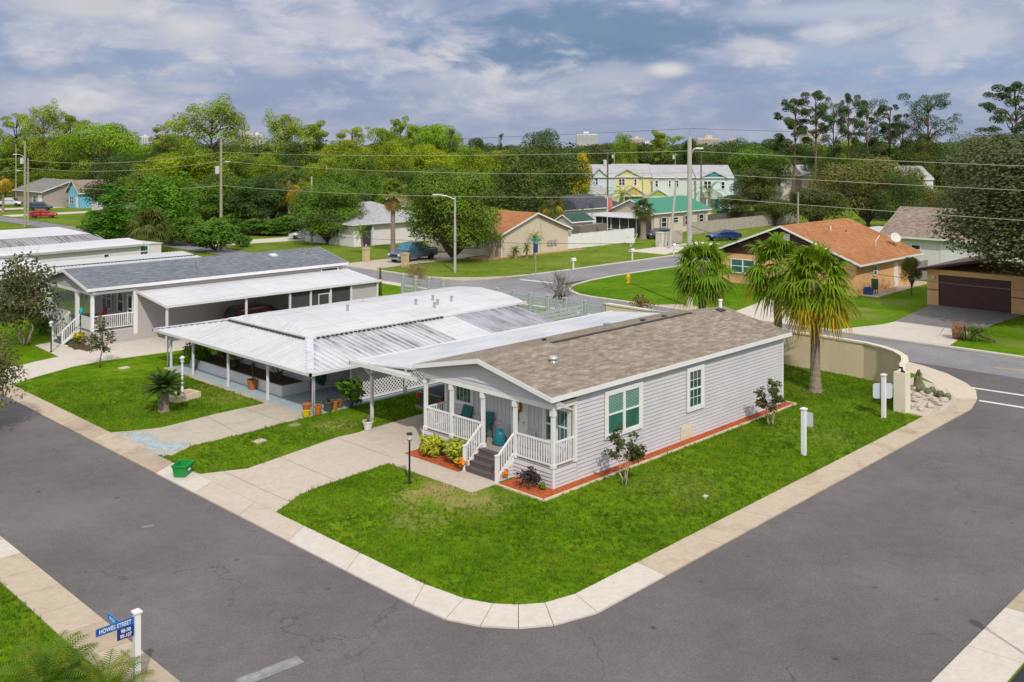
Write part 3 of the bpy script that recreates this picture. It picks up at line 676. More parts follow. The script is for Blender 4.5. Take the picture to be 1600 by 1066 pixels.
# ------------------------------------------------------------------ the white home with pan roofs
H2 = thing('mobile_home', 'white mobile home with low ribbed white metal awnings on three sides', 'house', (0,22,.05))
WALLW = plain('white panelled wall', (.72,.69,.71), .5, .05, 1.5)
m = MB(); vpanels(m, PY(18.7), 1.9, 17.5, .06, 2.9, .12, 0, .012); vpanels(m, PX(1.9), 18.7, 26.2, .06, 2.9, .3, 0, .01); vpanels(m, PX(17.5,1), 18.7, 26.2, .06, 2.9, .3, 0, .01); vpanels(m, PY(26.2,1), 1.9, 17.5, .06, 2.9, .12, 0, .012)
m.box(1.95,17.4,18.75,26.1,.02,2.88); part('wall', m, WALLW, H2, True)
m = MB(); T0, T1 = 1.6, 17.9; zc = 3.5; ze2 = 3.0
prof = [(18.45,ze2-.02),(18.9,ze2+.12),(20.4,ze2+.36),(22.45,zc),(24.5,ze2+.36),(26.0,ze2+.12),(26.45,ze2-.02)]
for (ya,za),(yb,zb) in zip(prof,prof[1:]):
    m.slab([(T0+.5,ya,za),(T1-.2,ya,za),(T1-.2,yb,zb),(T0+.5,yb,zb)], .08)
for i in range(1,9):                       # lapped roof sheets
    x = T0+.5+i*1.72
    for (ya,za),(yb,zb) in zip(prof,prof[1:]): m.slab([(x-.03,ya,za+.012),(x+.03,ya,za+.012),(x+.03,yb,zb+.012),(x-.03,yb,zb+.012)], .01)
for xa, xb in ((T0,T0+.5),(T1-.2,T1)):
    for (ya,za),(yb,zb) in zip(prof,prof[1:]):
        lo_ = (lambda z: 2.93+(z-2.93)*.06)
        if xa == T0: m.slab([(xa,ya,lo_(za)),(xb,ya,za),(xb,yb,zb),(xa,yb,lo_(zb))], .06)
        else: m.slab([(xa,ya,za),(xb,ya,lo_(za)),(xb,yb,lo_(zb)),(xa,yb,zb)], .06)
rf2 = part('roof', m, MET_W, H2, True)
m = MB(); m.box(T0-.03,T1,18.38,18.46,2.86,2.99); m.box(T0-.03,T1,26.44,26.52,2.86,2.99); m.box(T0-.05,T0,18.4,26.5,2.84,3.0); part('gutter', m, WHT2, rf2, True)
for (x,y) in ((6.2,21.4),(10.6,20.6),(12.2,20.9),(11.8,20.0),(13.1,20.2),(8.8,23.4),(11.2,19.6)):
    zz = ze2+.36+.1*(y-20.4) if y > 20.4 else ze2+.12+.16*(y-18.9)
    m = MB(); m.lathe((x,y,zz-.05), [(.07,0),(.07,.3),(.1,.31),(.1,.38),(0,.39)], 10); part('roof_vent', m, GALV, rf2, True)
window(H2, PY(18.7), 15.5, 16.75, 1.7, 2.72, 1, .07, glass_mat('blue glass', (.02,.20,.42)), sash=False)
window(H2, PX(1.9), 22.6, 24.2, 1.2, 2.3, 2, .08, GL_D)
# awnings: ribbed pans sloping out to the gutter
AW = thing('awning', 'ribbed white metal awning wrapped round the white home on slim white posts', 'awning', (-.5,22,.09))
zE, zT = 2.14, 2.86; ex0, ey0, ey1 = -.95, 14.45, 30.5; tx, ty0, ty1 = 1.75, 18.55, 26.4; xE = 16.9
def pan(quad, d_top, rib_from, rib_to, n, mat, name='roof_panel', h=.05, w_=.05):
    m = MB(); m.slab(quad, .025)
    for k in range(n):
        t = (k+.5)/n; a = rib_from(t); b_ = rib_to(t)
        if (Vector(a)-Vector(b_)).length < .12: continue
        m.bar(Vector(a)+Vector((0,0,h*.45)), Vector(b_)+Vector((0,0,h*.45)), w_, h)
    return part(name, m, mat, AW, True)
L = lambda a, b_, t: a+(b_-a)*t
zx = lambda x: zE+(zT-zE)*(x-ex0)/(tx-ex0); zy = lambda y: zE+(zT-zE)*(y-ey0)/(ty0-ey0); zy1 = lambda y: zE+(zT-zE)*(ey1-y)/(ey1-ty1)
def fr_top(t):
    y = L(ey0,ey1,t)
    x = tx if ty0 <= y <= ty1 else L(ex0,tx,(y-ey0)/(ty0-ey0)) if y < ty0 else L(ex0,tx,(ey1-y)/(ey1-ty1))
    return (x-.06, y, zx(x-.06))
pan([(ex0,ey0,zE),(ex0,ey1,zE),(tx,ty1,zT),(tx,ty0,zT)], 0, lambda t: (ex0,L(ey0,ey1,t),zE), fr_top, 52, MET_F)
def sd_top(t):
    x = L(ex0,xE,t); y = ty0 if x > tx else L(ey0,ty0,(x-ex0)/(tx-ex0)); return (x, y-.06, zy(y-.06))
x9, x12 = 9.0, 11.6
pan([(ex0,ey0,zE),(x9,ey0,zE),(x9,ty0,zT),(tx,ty0,zT)], 0, lambda t: (L(ex0,x9,t),ey0,zE), lambda t: sd_top(t*(x9-ex0)/(xE-ex0)), 27, MET_R, h=.065, w_=.07)
pan([(x9,ey0,zE),(x12,ey0,zE),(x12,ty0,zT),(x9,ty0,zT)], 0, lambda t: (L(x9,x12,t),ey0,zE), lambda t: (L(x9,x12,t),ty0,zT), 3, MET_W, h=.02, w_=.03)
pan([(x12,ey0,zE),(xE,ey0,zE),(xE,ty0,zT),(x12,ty0,zT)], 0, lambda t: (L(x12,xE,t),ey0,zE), lambda t: (L(x12,xE,t),ty0,zT), 22, metal_mat('grey streaked pan roof', (.50,.51,.56), 1.0, 'y', (.2,.2,.24)), h=.05, w_=.05)
pan([(ex0,ey1,zE),(tx,ty1,zT),(12,ty1,zT),(12,ey1,zE)], 0, lambda t: (L(ex0,12,t),ey1,zE), lambda t: (L(max(ex0,0),12,t) if L(ex0,12,t) > tx else L(ex0,12,t), ty1 if L(ex0,12,t) > tx else L(ey1,ty1,(L(ex0,12,t)-ex0)/(tx-ex0)), zT if L(ex0,12,t) > tx else L(zE,zT,(L(ex0,12,t)-ex0)/(tx-ex0))), 34, MET_R)
for q in (((ex0,ey0,zE+.06),(tx,ty0,zT+.06)),((ex0,ey1,zE+.06),(tx,ty1,zT+.06))):
    m = MB(); m.bar(*q,.34,.02); part('hip_flashing', m, plain('worn white flashing', (.60,.63,.70), .5, .12, 4, dirt=.5), AW, True)
m = MB(); m.box(tx-.1,tx+.25,ty0-.1,ty1+.1,zT-.02,zT+.03); m.box(tx,xE-5,ty0-.1,ty0+.15,zT-.02,zT+.035); part('top_flashing', m, WHT2, AW, True)
# dark ends of the ribs along the upper edge
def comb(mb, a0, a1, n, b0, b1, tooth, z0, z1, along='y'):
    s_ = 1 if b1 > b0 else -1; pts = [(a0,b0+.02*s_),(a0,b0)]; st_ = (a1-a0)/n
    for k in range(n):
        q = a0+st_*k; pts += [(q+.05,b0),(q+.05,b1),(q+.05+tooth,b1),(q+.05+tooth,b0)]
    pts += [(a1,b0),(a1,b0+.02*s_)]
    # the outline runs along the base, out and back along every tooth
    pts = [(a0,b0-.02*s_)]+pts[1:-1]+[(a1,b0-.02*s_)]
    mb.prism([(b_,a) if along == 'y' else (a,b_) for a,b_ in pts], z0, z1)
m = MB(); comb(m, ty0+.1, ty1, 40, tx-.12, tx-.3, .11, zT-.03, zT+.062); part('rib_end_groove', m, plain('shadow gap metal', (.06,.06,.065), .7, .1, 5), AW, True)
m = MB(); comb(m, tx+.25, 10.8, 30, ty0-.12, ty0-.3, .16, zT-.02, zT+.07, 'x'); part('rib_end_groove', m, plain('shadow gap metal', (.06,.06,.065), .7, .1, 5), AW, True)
m = MB(); m.box(ex0-.1,ex0,ey0-.1,ey1+.1,zE-.1,zE+.04); m.box(ex0-.1,xE,ey0-.1,ey0,zE-.1,zE+.04); m.box(ex0-.1,12,ey1,ey1+.1,zE-.1,zE+.04); part('gutter', m, plain('gutter white', (.62,.63,.64), .45, .06, 3), AW, True)
for y in (14.75,18.78,22.69,26.53,29.15): column_post(AW, -.6, y, .09, zE+.02, .1, WHT2, False)
for x in (5,10.5,16.5): column_post(AW, x, 14.72, .09, zE+.02, .1, WHT2, False)
for y in (14.55,29.35):
    m = MB(); m.tube([(-.9,y-.05,zE-.08),(-.82,y,zE-.2),(-.66,y+.1,zE-.3),(-.66,y+.1,.1)],.045,8); part('downpipe', m, WHT2, AW, True, True)
# raised planter under the awning
PT = thing('raised_planter', 'long white raised planter full of soil under the front awning', 'planter', (.8,23.5,.09))
m = MB()
for x0,x1,y0,y1 in ((.2,.3,18.75,28.4),(1.78,1.88,18.75,28.4),(.3,1.78,18.75,18.85),(.3,1.78,28.3,28.4)): m.box(x0,x1,y0,y1,.09,.62)
part('box', m, WALLW, PT, True)
m = MB(); m.box(.3,1.78,18.85,28.3,.4,.55); part('soil', m, MULCH_D, PT, True)

# ------------------------------------------------------------------ the grey home with the slate roof
H3 = thing('mobile_home', 'grey mobile home with slate grey shingle roof and corner porch', 'house', (0,42,.05))
ya, yb = 38.4, 45.8; d3 = 1.0; wz3 = 3.65
m = MB(); siding(m, PY(ya), 1.5, 18, .06, wz3); siding(m, PX(18,1), ya, yb, .06, wz3); siding(m, PY(ya), -1.4, 1.5, .06, d3-.05); siding(m, PX(-1.4), ya, 40.0, .06, d3-.05); siding(m, PX(-1.4), 41.9, yb, .06, d3-.05)
siding(m, PX(1.6), ya+.1, yb, .9, wz3)
g3 = lambda s: (lambda z: 42.1 + s*(3.72*(1-(z-3.7)/.85)))
siding(m, PX(-1.4), g3(-1), g3(1), 3.45, 4.5); siding(m, PX(18,1), g3(-1), g3(1), 3.6, 4.5)
m.box(1.65,17.95,ya+.05,yb-.05,.05,3.6); part('wall', m, SID_G3, H3, True)
m = MB(); m.box(-1.38,1.6,ya+.03,yb,d3-.1,d3); part('porch_floor', m, plain('grey deck boards', (.16,.18,.20), .7, .1, 6), H3, True)
m = MB(); m.box(-1.44,-1.36,ya-.04,yb,3.32,3.5); m.box(-1.36,1.5,ya-.04,ya+.04,3.32,3.5); m.box(-1.36,1.55,ya+.04,yb,3.44,3.47); part('porch_beam', m, WHT, H3, True)
m = MB(); m.box(1.36,1.62,ya-.05,ya+.16,.5,3.4); part('post', m, WHT, H3, True)
for (x,y,w_) in ((-1.3,ya+.1,.2),(-1.3,40.9,.22),(-1.3,45.7,.18)): column_post(H3, x, y, d3, 3.34, w_, WHT, False)
railing(H3, (-1.2,ya+.08), (1.36,ya+.08), d3, 1.92)
m = MB(); m.box(-1.36,-1.3,ya+.2,40.1,d3+.05,1.86); part('solid_rail', m, plain('pale panel', (.62,.64,.62), .5, .05, 2), H3, True)
m = MB(); m.box(-1.36,-1.3,42.0,45.6,d3+.05,1.86); part('solid_rail', m, MATS['pale panel'], H3, True)
m = MB()
for k in range(5): m.box(-2.5+.22*k, -2.5+.22*(k+1) if k < 4 else -1.41, 40.3, 41.7, .06, .06+.17*(k+1))
st = part('stairs', m, plain('charcoal steps', (.10,.11,.12), .7, .1, 5), H3, True)
for y in (40.2,41.8):
    railing(H3, (-2.5,y), (-1.4,y), .1, .98, zq=.92)
    m = MB(); m.box(-2.56,-2.46,y-.05,y+.05,.06,1.04); part('newel_post', m, WHT, H3, True)
    m = MB(); m.add([(-2.5,y-.03,.06),(-1.42,y-.03,.78),(-1.42,y-.03,.98),(-2.5,y-.03,.26),(-2.5,y+.03,.06),(-1.42,y+.03,.78),(-1.42,y+.03,.98),(-2.5,y+.03,.26)],[(0,1,2,3),(7,6,5,4),(3,2,6,7),(0,4,5,1),(0,3,7,4),(1,5,6,2)]); part('stringer', m, WHT, st, True)
window(H3, PX(1.6), 42.2, 43.8, 1.6, 3.1, 2, .08, GL_D); window(H3, PX(1.6), 38.9, 39.7, 1.05, 3.0, 1, .08, GL_D, name='screen_door'); window(H3, PX(1.6), 40.3, 41.3, 1.6, 3.1, 1, .08, GL_D)
m = MB(); pbox(m, PY(ya), 3.0, 3.55, .1, .62, .04, .08); part('access_panel', m, plain('straw panel', (.50,.45,.24), .6, .08, 3), H3, True)
window(H3, PY(ya), 16.0, 17.6, 3.2, 3.5, 1, .05, GL_D, sash=False)
m = MB(); vpanels(m, PY(ya), 10.5, 15.5, 1.0, 2.7, 1.25, .05, .02); 
rf3 = gable_roof(H3, -1.4, 18.05, ya, yb, 3.80, 4.72, SH_GREY, .28, .36, .2)
rz3 = lambda y: 3.80+.92*(1-abs(y-42.1)/3.98)
for (x,y,k) in ((13.5,41.0,0),(15.6,40.0,1),(7,40.4,1),(16.5,41.2,1)):
    m = MB()
    if k: m.lathe((x,y,rz3(y)-.03), [(.07,0),(.07,.26),(.1,.27),(.1,.34),(0,.35)], 10)
    else: m.obox((x,y,rz3(y)+.05),(.5,.5,.1),0,.22)
    part('roof_vent', m, WHT2 if not k else GALV, rf3, True)
CP3 = thing('carport', 'white metal carport sloping off the slate roofed grey home', 'carport', (0,36,.07))
m = MB(); m.slab([(1.5,38.34,3.3),(18.4,38.34,3.3),(18.4,34.1,2.78),(1.5,34.1,2.78)], .06)
for k in range(1,12): x = 1.5+k*1.42; m.bar((x,38.3,3.305),(x,34.1,2.79),.03,.02)
part('roof', m, MET_W, CP3, True)
m = MB(); m.box(1.44,18.45,33.98,34.1,2.68,2.84); m.bar((1.48,34.1,2.78),(1.48,38.36,3.3),.05,.16); part('gutter', m, WHT2, CP3, True)
for x in (1.62,7.2,10.6,12.3,14,15.8,18.2): column_post(CP3, x, 34.2, .07, 2.72, .12, WHT2, False)
m = MB(); m.tube([(1.6,34.0,2.7),(1.6,34.2,2.5),(1.62,34.32,2.35),(1.62,34.32,.1)],.045,8); part('downpipe', m, WHT2, CP3, True, True)
SCR = plain('dark insect screen', (.055,.055,.06), .7, .1, 3)
m = MB(); m.box(10.6,15.8,34.3,34.34,.5,2.7); part('screen_panel', m, SCR, CP3, True)
m = MB(); siding(m, PY(34.32), 15.8, 18.3, .06, 2.72, .13); part('side_wall', m, SID_G3, CP3, True)
m = MB()
for a, b_, c, d in ((13.0,13.06,.4,2.3),(13.9,13.96,.4,2.3)): m.box(a,b_,34.25,34.3,c,d)
m.box(13.06,13.9,34.25,34.3,2.24,2.3); m.box(13.06,13.9,34.25,34.3,1.3,1.36); part('screen_door', m, WHT2, CP3, True)
# lattice on the far side of that porch
lattice('lattice_screen', PX(-1.0), 46.0, 50.2, .3, 3.0, 'white lattice screen beside the far end of the slate roofed home', .26)
lattice('lattice_screen', PY(46.5), -.9, 1.7, .9, 3.2, 'white lattice screen across the far side of the slate roofed porch', .22)
# ------------------------------------------------------------------ vegetation
def leaf_quads(rs, blobs, n, size, up=.45, jit=.42, inner=.14, aspect=.62):
    """Leaf-sized faces through the outer shell of each clump. blobs: (x,y,z, rx,ry,rz)."""
    B = np.array(blobs, float); wgt = (B[:,3]*B[:,4]+B[:,4]*B[:,5]+B[:,3]*B[:,5]); wgt /= wgt.sum()
    k = rs.choice(len(B), n, p=wgt)
    d = rs.normal(size=(n,3)); d /= np.linalg.norm(d, axis=1, keepdims=True)
    low = (d[:,2] < -.25) & (rs.random(n) < .55); d[low,2] *= -1
    r = np.where(rs.random(n) < inner, rs.uniform(.35,.9,n), rs.uniform(.86,1.1,n))
    c = B[k,:3] + d*B[k,3:]*r[:,None]
    nn = d + rs.normal(size=(n,3))*jit; nn[:,2] += up; nn /= np.linalg.norm(nn, axis=1, keepdims=True)
    t = np.cross(nn, rs.normal(size=(n,3))); t /= np.linalg.norm(t, axis=1, keepdims=True); b = np.cross(nn, t)
    s = size*rs.uniform(.6,1.35,n)[:,None]
    t = t*s; b = b*s*aspect
    return np.stack([c-t*.5-b*.15, c+b*.5, c+t*.5+b*.1, c-b*.5], axis=1)
def crown(name, rs, blobs, n, size, mat, **kw): return quads_mesh(name, leaf_quads(rs, blobs, n, size, **kw), mat)
BARK = plain('bark', (.13,.10,.075), .95, .3, 5, bmp=.8, bscale=12); BARK_P = plain('pale bark', (.42,.36,.28), .85, .25, 7); BARK_R = plain('pine bark', (.17,.105,.07), .95, .3, 5, bmp=.8, bscale=12)
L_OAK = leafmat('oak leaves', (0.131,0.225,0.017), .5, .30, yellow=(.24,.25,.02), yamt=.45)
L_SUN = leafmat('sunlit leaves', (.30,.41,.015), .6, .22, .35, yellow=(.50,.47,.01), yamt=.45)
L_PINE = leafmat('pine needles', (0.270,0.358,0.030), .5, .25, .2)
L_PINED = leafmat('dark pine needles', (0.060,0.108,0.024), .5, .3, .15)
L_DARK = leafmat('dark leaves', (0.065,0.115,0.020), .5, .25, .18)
L_JUN = leafmat('juniper leaves', (0.101,0.243,0.014), .5, .5, .2)
L_GREY = leafmat('olive leaves', (0.135,0.155,0.041), .45, .35, .2, yellow=(.2,.18,.04), yamt=.4)
L_YEL = leafmat('yellow leaves', (.55,.40,.01), .3, .4, .3)
def grow_trunk(mb, rs, h, r, lean=.04, n=7, base=(0,0,0), top=.45):
    pts = []; x, y = base[0], base[1]
    for i in range(n):
        pts.append((x, y, base[2]+h*i/(n-1))); x += rs.normal()*lean*h/n*2; y += rs.normal()*lean*h/n*2
    mb.tube(pts, [r*(1.35 if i == 0 else 1)*(1-(1-top)*i/(n-1)) for i in range(n)], 8); return pts
def limb(mb, rs, p, q, r, sag=.0, n=5):
    p = np.array(p); q = np.array(q); pts = []
    for i in range(n):
        t = i/(n-1); v = p+(q-p)*t; v = v + rs.normal(size=3)*np.linalg.norm(q-p)*.04*(0 < i < n-1); v[2] += math.sin(t*math.pi)*sag; pts.append(tuple(v))
    mb.tube(pts, [r*(1-.75*i/(n-1)) for i in range(n)], 6)
TREE = {}
def proto(key, name, trunk_mb, crown_me, bark=BARK):
    tm = trunk_mb.mesh('trunk', bark, True); TREE[key] = (name, tm, crown_me)
def oak_proto(key, seed, mat, h=10.0, w_=10.0, th=.16, nb=34, n=15000, size=.27, name='oak_tree', flat=.8, holes=.0):
    rs = np.random.RandomState(seed); blobs = []
    R_ = w_/2; zc = h*(1+th)/2; hz = h*(1-th)/2
    for i in range(nb):
        a = rs.uniform(0, 2*math.pi); e = rs.uniform(-.75,1); rr = math.sqrt(max(0,1-e*e*.9))*rs.uniform(.55,.80)
        s = rs.uniform(.22,.36)*R_
        blobs.append((math.cos(a)*rr*R_, math.sin(a)*rr*R_, zc+e*hz*.74, s*rs.uniform(.9,1.3), s*rs.uniform(.9,1.3), s*flat))
    blobs.append((0,0,zc,R_*.55,R_*.55,hz*.6))
    m = MB(); pts = grow_trunk(m, rs, h*th*1.3, .035*h, .05)
    for b_ in blobs[::2]: limb(m, rs, pts[-2 if b_[2] > zc else -3], b_[:3], .014*h, .2)
    proto(key, name, m, crown('crown', rs, blobs, n, size, mat))
def pine_proto(key, seed, mat, h=20.0, w_=9.0, n=12000, size=.27, bare=.52, nb=13, name='pine_tree', flat=.34, wide_top=True):
    rs = np.random.RandomState(seed); m = MB(); pts = grow_trunk(m, rs, h*.95, .013*h+.06, .03, 9, top=.3); blobs = []
    for i in range(nb):
        t = ((i+.5)/nb)**.8; z = h*(bare+(1-bare)*t*.97)
        a = i*2.4+rs.normal()*.5; reach = w_/2*math.sqrt(max(.05,1-((t-.45)/.62)**2))*rs.uniform(.45,1.0)*(.75 if t < .25 else 1)
        s = rs.uniform(.15,.25)*w_
        q = (math.cos(a)*reach, math.sin(a)*reach, z)
        j = min(8, max(1, int((z/h-.12)*9))); limb(m, rs, pts[j], q, .005*h+.03, .3)
        for s2 in range(4):
            blobs.append((q[0]+rs.normal()*s*.5, q[1]+rs.normal()*s*.5, q[2]+rs.normal()*s*.2, s*rs.uniform(.35,.62), s*rs.uniform(.35,.62), s*flat*rs.uniform(.8,1.25)))
    proto(key, name, m, crown('crown', rs, blobs, n, size, mat, up=.6), BARK_R)
def cone_proto(key, seed, mat, h=9.0, w_=4.0, n=9000, size=.22, name='juniper_tree', wid=(.55,.95,.85,.6,.22)):
    rs = np.random.RandomState(seed); m = MB(); grow_trunk(m, rs, h*.8, .022*h, .02); blobs = []
    L_ = len(wid)
    for i in range(30):
        t = rs.uniform(.03,.97); k = t*(L_-1); a0 = int(k); wv = wid[a0]+(wid[min(a0+1,L_-1)]-wid[a0])*(k-a0)
        a = rs.uniform(0, 2*math.pi); r_ = w_/2*wv*rs.uniform(.35,.8); s = w_*.19*rs.uniform(.7,1.2)*(.55+.45*wv)
        blobs.append((math.cos(a)*r_, math.sin(a)*r_, h*(.05+.9*t), s, s, s*1.15))
    for i in range(5): blobs.append((0,0,h*(.12+.17*i),w_*.3*wid[min(i,L_-1)],w_*.3*wid[min(i,L_-1)],h*.12))
    proto(key, name, m, crown('crown', rs, blobs, n, size, mat, up=.2))
oak_proto('oak0', 1, L_OAK); oak_proto('oak1', 2, L_OAK, nb=30, flat=.7); oak_proto('sun0', 3, L_SUN, h=12, w_=10, th=.18, name='broadleaf_tree'); oak_proto('sun1', 4, L_SUN, h=13, w_=9, th=.15, nb=20, name='broadleaf_tree')
oak_proto('sun2', 14, leafmat('mid green leaves', (0.216,0.317,0.016), .5, .25, .3, yellow=(.42,.36,.012), yamt=.7), h=12, w_=11, th=.15, nb=26, name='broadleaf_tree')
oak_proto('dark0', 5, L_DARK, h=12, w_=11, th=.03, name='broadleaf_tree'); oak_proto('dark1', 6, L_DARK, h=11, w_=9, th=.04, nb=18, name='broadleaf_tree')
oak_proto('bigoak', 7, leafmat('live oak leaves', (0.112,0.203,0.018), .5, .4, .2, yellow=(.13,.17,.02), yamt=.4), h=11.5, w_=11.5, th=.05, nb=64, n=34000, size=.25, name='oak_tree', flat=.75)
oak_proto('grey0', 8, L_GREY, h=8, w_=11, th=.12, nb=40, n=15000, size=.25, name='willow_tree', flat=.95)
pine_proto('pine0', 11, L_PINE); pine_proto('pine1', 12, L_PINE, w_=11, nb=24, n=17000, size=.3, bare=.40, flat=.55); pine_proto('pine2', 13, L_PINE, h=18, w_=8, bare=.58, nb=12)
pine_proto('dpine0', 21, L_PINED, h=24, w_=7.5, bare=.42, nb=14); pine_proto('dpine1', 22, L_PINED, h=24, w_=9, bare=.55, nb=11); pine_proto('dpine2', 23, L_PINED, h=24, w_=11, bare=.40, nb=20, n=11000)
cone_proto('jun0', 31, L_JUN); cone_proto('jun1', 32, L_JUN, h=9, w_=5.6, wid=(.7,.95,1,.85,.5), n=13000); cone_proto('cyp', 33, L_DARK, h=10, w_=3, wid=(.9,1,.8,.6,.2), n=2600, name='cypress_tree')
oak_proto('yel', 34, L_YEL, h=7, w_=6.5, th=.15, nb=22, n=3000, size=.4, name='flowering_tree')
oak_proto('bush', 35, leafmat('bush leaves', (0.098,0.208,0.019), .5, .6, .25), h=4.4, w_=5, th=.04, nb=22, n=5000, size=.3, name='bush')
oak_proto('pineov', 36, leafmat('australian pine needles', (0.102,0.126,0.041), .36, .35, .15), h=21, w_=17, th=.2, nb=80, n=60000, size=.30, name='pine_tree', flat=1.0)
oak_proto('flatoak', 37, leafmat('bright canopy leaves', (0.225,0.375,0.015), .5, .3, .25, yellow=(.3,.3,.02), yamt=.5), h=13, w_=13, th=.3, nb=38, n=15000, size=.29, flat=.55)
oak_proto('shade0', 38, leafmat('shade tree leaves', (0.077,0.119,0.025), .5, .35, .2, yellow=(.13,.12,.03), yamt=.4), h=8, w_=8, th=.22, nb=38, n=14000, size=.23, name='broadleaf_tree')
PROTO_H = dict(oak0=10, oak1=10, sun0=12, sun1=13, sun2=12, dark0=12, dark1=11, bigoak=11.5, grey0=8, pine0=20, pine1=20, pine2=18, dpine0=24, dpine1=24, dpine2=24, jun0=9, jun1=9, cyp=10, yel=7, bush=4.4, pineov=21, flatoak=13, shade0=8)
PROTO_W = dict(oak0=10, oak1=10, sun0=10, sun1=9, sun2=11, dark0=11, dark1=9, bigoak=11.5, grey0=11, pine0=9, pine1=11, pine2=8, dpine0=7.5, dpine1=9, dpine2=11, jun0=4, jun1=5.6, cyp=3, yel=6.5, bush=5, pineov=17, flatoak=13, shade0=8)
tr_ = random.Random(99)
def tree(key, px, Y, top, wpx, label, cat='tree', group=None, z0=0.0, rot=None):
    """A tree Y metres away at bearing px; top and crown width as they measure in the photograph at that distance."""
    x, y = at(px, Y); h = zt(top, Y)-z0; w_ = wpx*Y/F
    name, tm, cm = TREE[key]
    o = thing(name, label, cat, (x,y,z0), tr_.uniform(0,6.28) if rot is None else rot, group)
    o.scale = (w_/PROTO_W[key], w_/PROTO_W[key], h/PROTO_H[key])
    link_mesh('trunk', tm, o); link_mesh('crown', cm, o); return o
# ---- palms
def blade(V, p, d, up, L_, w_, droop, k=3, fold=0.0):
    """One narrow leaf strip from p along d, bending down towards its tip."""
    p = np.array(p, float); d = np.array(d, float); d /= np.linalg.norm(d); s = np.cross(d, up); n_ = np.linalg.norm(s)
    s = s/n_ if n_ > 1e-6 else np.array((1,0,0)); pts = []
    for i in range(k+1):
        t = i/k; q = p + d*L_*t*(1-.25*droop*t); q = q.copy(); q[2] -= droop*L_*t*t*.75
        ww = w_*(1-t**1.6)*.5 + .001; pts.append((q-s*ww, q+s*ww))
    for a, b_ in zip(pts, pts[1:]): V.append((a[0],a[1],b_[1],b_[0]))
def fan_palm_fronds(rs, nfr, Rr, e0, e1, seg=18, pet=.9, L_=1.1, w_=.10, droop=.8, zc=0.0):
    V = []
    for i in range(nfr):
        t = (i+.5)/nfr; e = e0+(e1-e0)*t+rs.normal()*.1; a = i*2.399+rs.normal()*.2
        d = np.array((math.cos(a)*math.cos(e), math.sin(a)*math.cos(e), math.sin(e)))
        side = np.array((-math.sin(a), math.cos(a), 0)); up = np.cross(d, side)*-1
        P0 = np.array((0,0,zc)); hub = P0 + d*Rr*pet*rs.uniform(.75,1.1); hub[2] -= .14*Rr*max(0,math.cos(e))
        blade(V, P0, hub-P0, up, np.linalg.norm(hub-P0), .05, .05, 1)
        for j in range(seg):
            f = (j/(seg-1)-.5)*2*R(105)
            dd = d*math.cos(f)+side*math.sin(f); dd = dd*1.0; dd[2] -= .12*abs(math.sin(f))
            blade(V, hub, dd, up+rs.normal(size=3)*.15, L_*Rr*(1-.28*abs(f)/R(105))*rs.uniform(.85,1.1), w_*Rr, droop*rs.uniform(.6,1.25)*(1.0 if e > 0 else .9), 4)
    return np.array(V)
def feather_fronds(rs, nfr, L_, e0, e1, leaf, w_, pairs=16, arch=.55, zc=0.0, jit=.12):
    V = []
    for i in range(nfr):
        e = e0+(e1-e0)*(i+.5)/nfr+rs.normal()*jit; a = i*2.399+rs.normal()*.15
        h = np.array((math.cos(a), math.sin(a), 0)); side = np.array((-math.sin(a), math.cos(a), 0)); prev = None
        for j in range(pairs+1):
            t = j/pairs; ang = e - arch*2*t*t
            if prev is None: p = np.array((0,0,zc), float)
            else: p = prev + (h*math.cos(ang)+np.array((0,0,1))*math.sin(ang))*L_/pairs
            if prev is not None:
                dd = p-prev; V.append((prev-side*.012, prev+side*.012, p+side*.01, p-side*.01))
                up = np.cross(side, dd); l = leaf*(math.sin(math.pi*min(1,.12+.88*t))**.6+.05)
                for s_ in (1,-1): blade(V, p, side*s_*.85+dd/np.linalg.norm(dd)*.55+np.array((0,0,.12)), up, l, w_, .45, 2)
            prev = p
    return np.array(V)
FROND = leafmat('palm fronds', (.14,.25,.010), .45, 1.2, .3, yellow=(.20,.25,.01), yamt=.5); FROND_Y = leafmat('yellowing fronds', (.50,.34,.012), .35, 1.2, .3); FROND_B = leafmat('dead fronds', (.33,.22,.09), .4, 1.5, .15)
FROND_D = leafmat('dark cycad fronds', (.04,.085,.012), .4, 1.2, .2); FROND_S = leafmat('sabal fronds', (.10,.135,.03), .45, 1.0, .25)
def palm_trunk(h, r0, r1, mat, rings=True, lean=0.0, bulge=1.35):
    m = MB(); n = max(8,int(h/.16)); prof = []
    for i in range(n+1):
        t = i/n; r_ = r0+(r1-r0)*t; r_ *= (1+(bulge-1)*max(0,1-t*7))
        prof.append((r_*(1.0 if i%2 else 1.045 if rings else 1), h*t))
    m.lathe((0,0,0), prof, 14)
    if lean: m.v = [(x+lean*(z/h)**1.5*h, y, z) for x,y,z in m.v]
    return m
PBARK = plain('palm trunk', (.27,.215,.165), .9, .2, 6, bmp=.5, bscale=25)
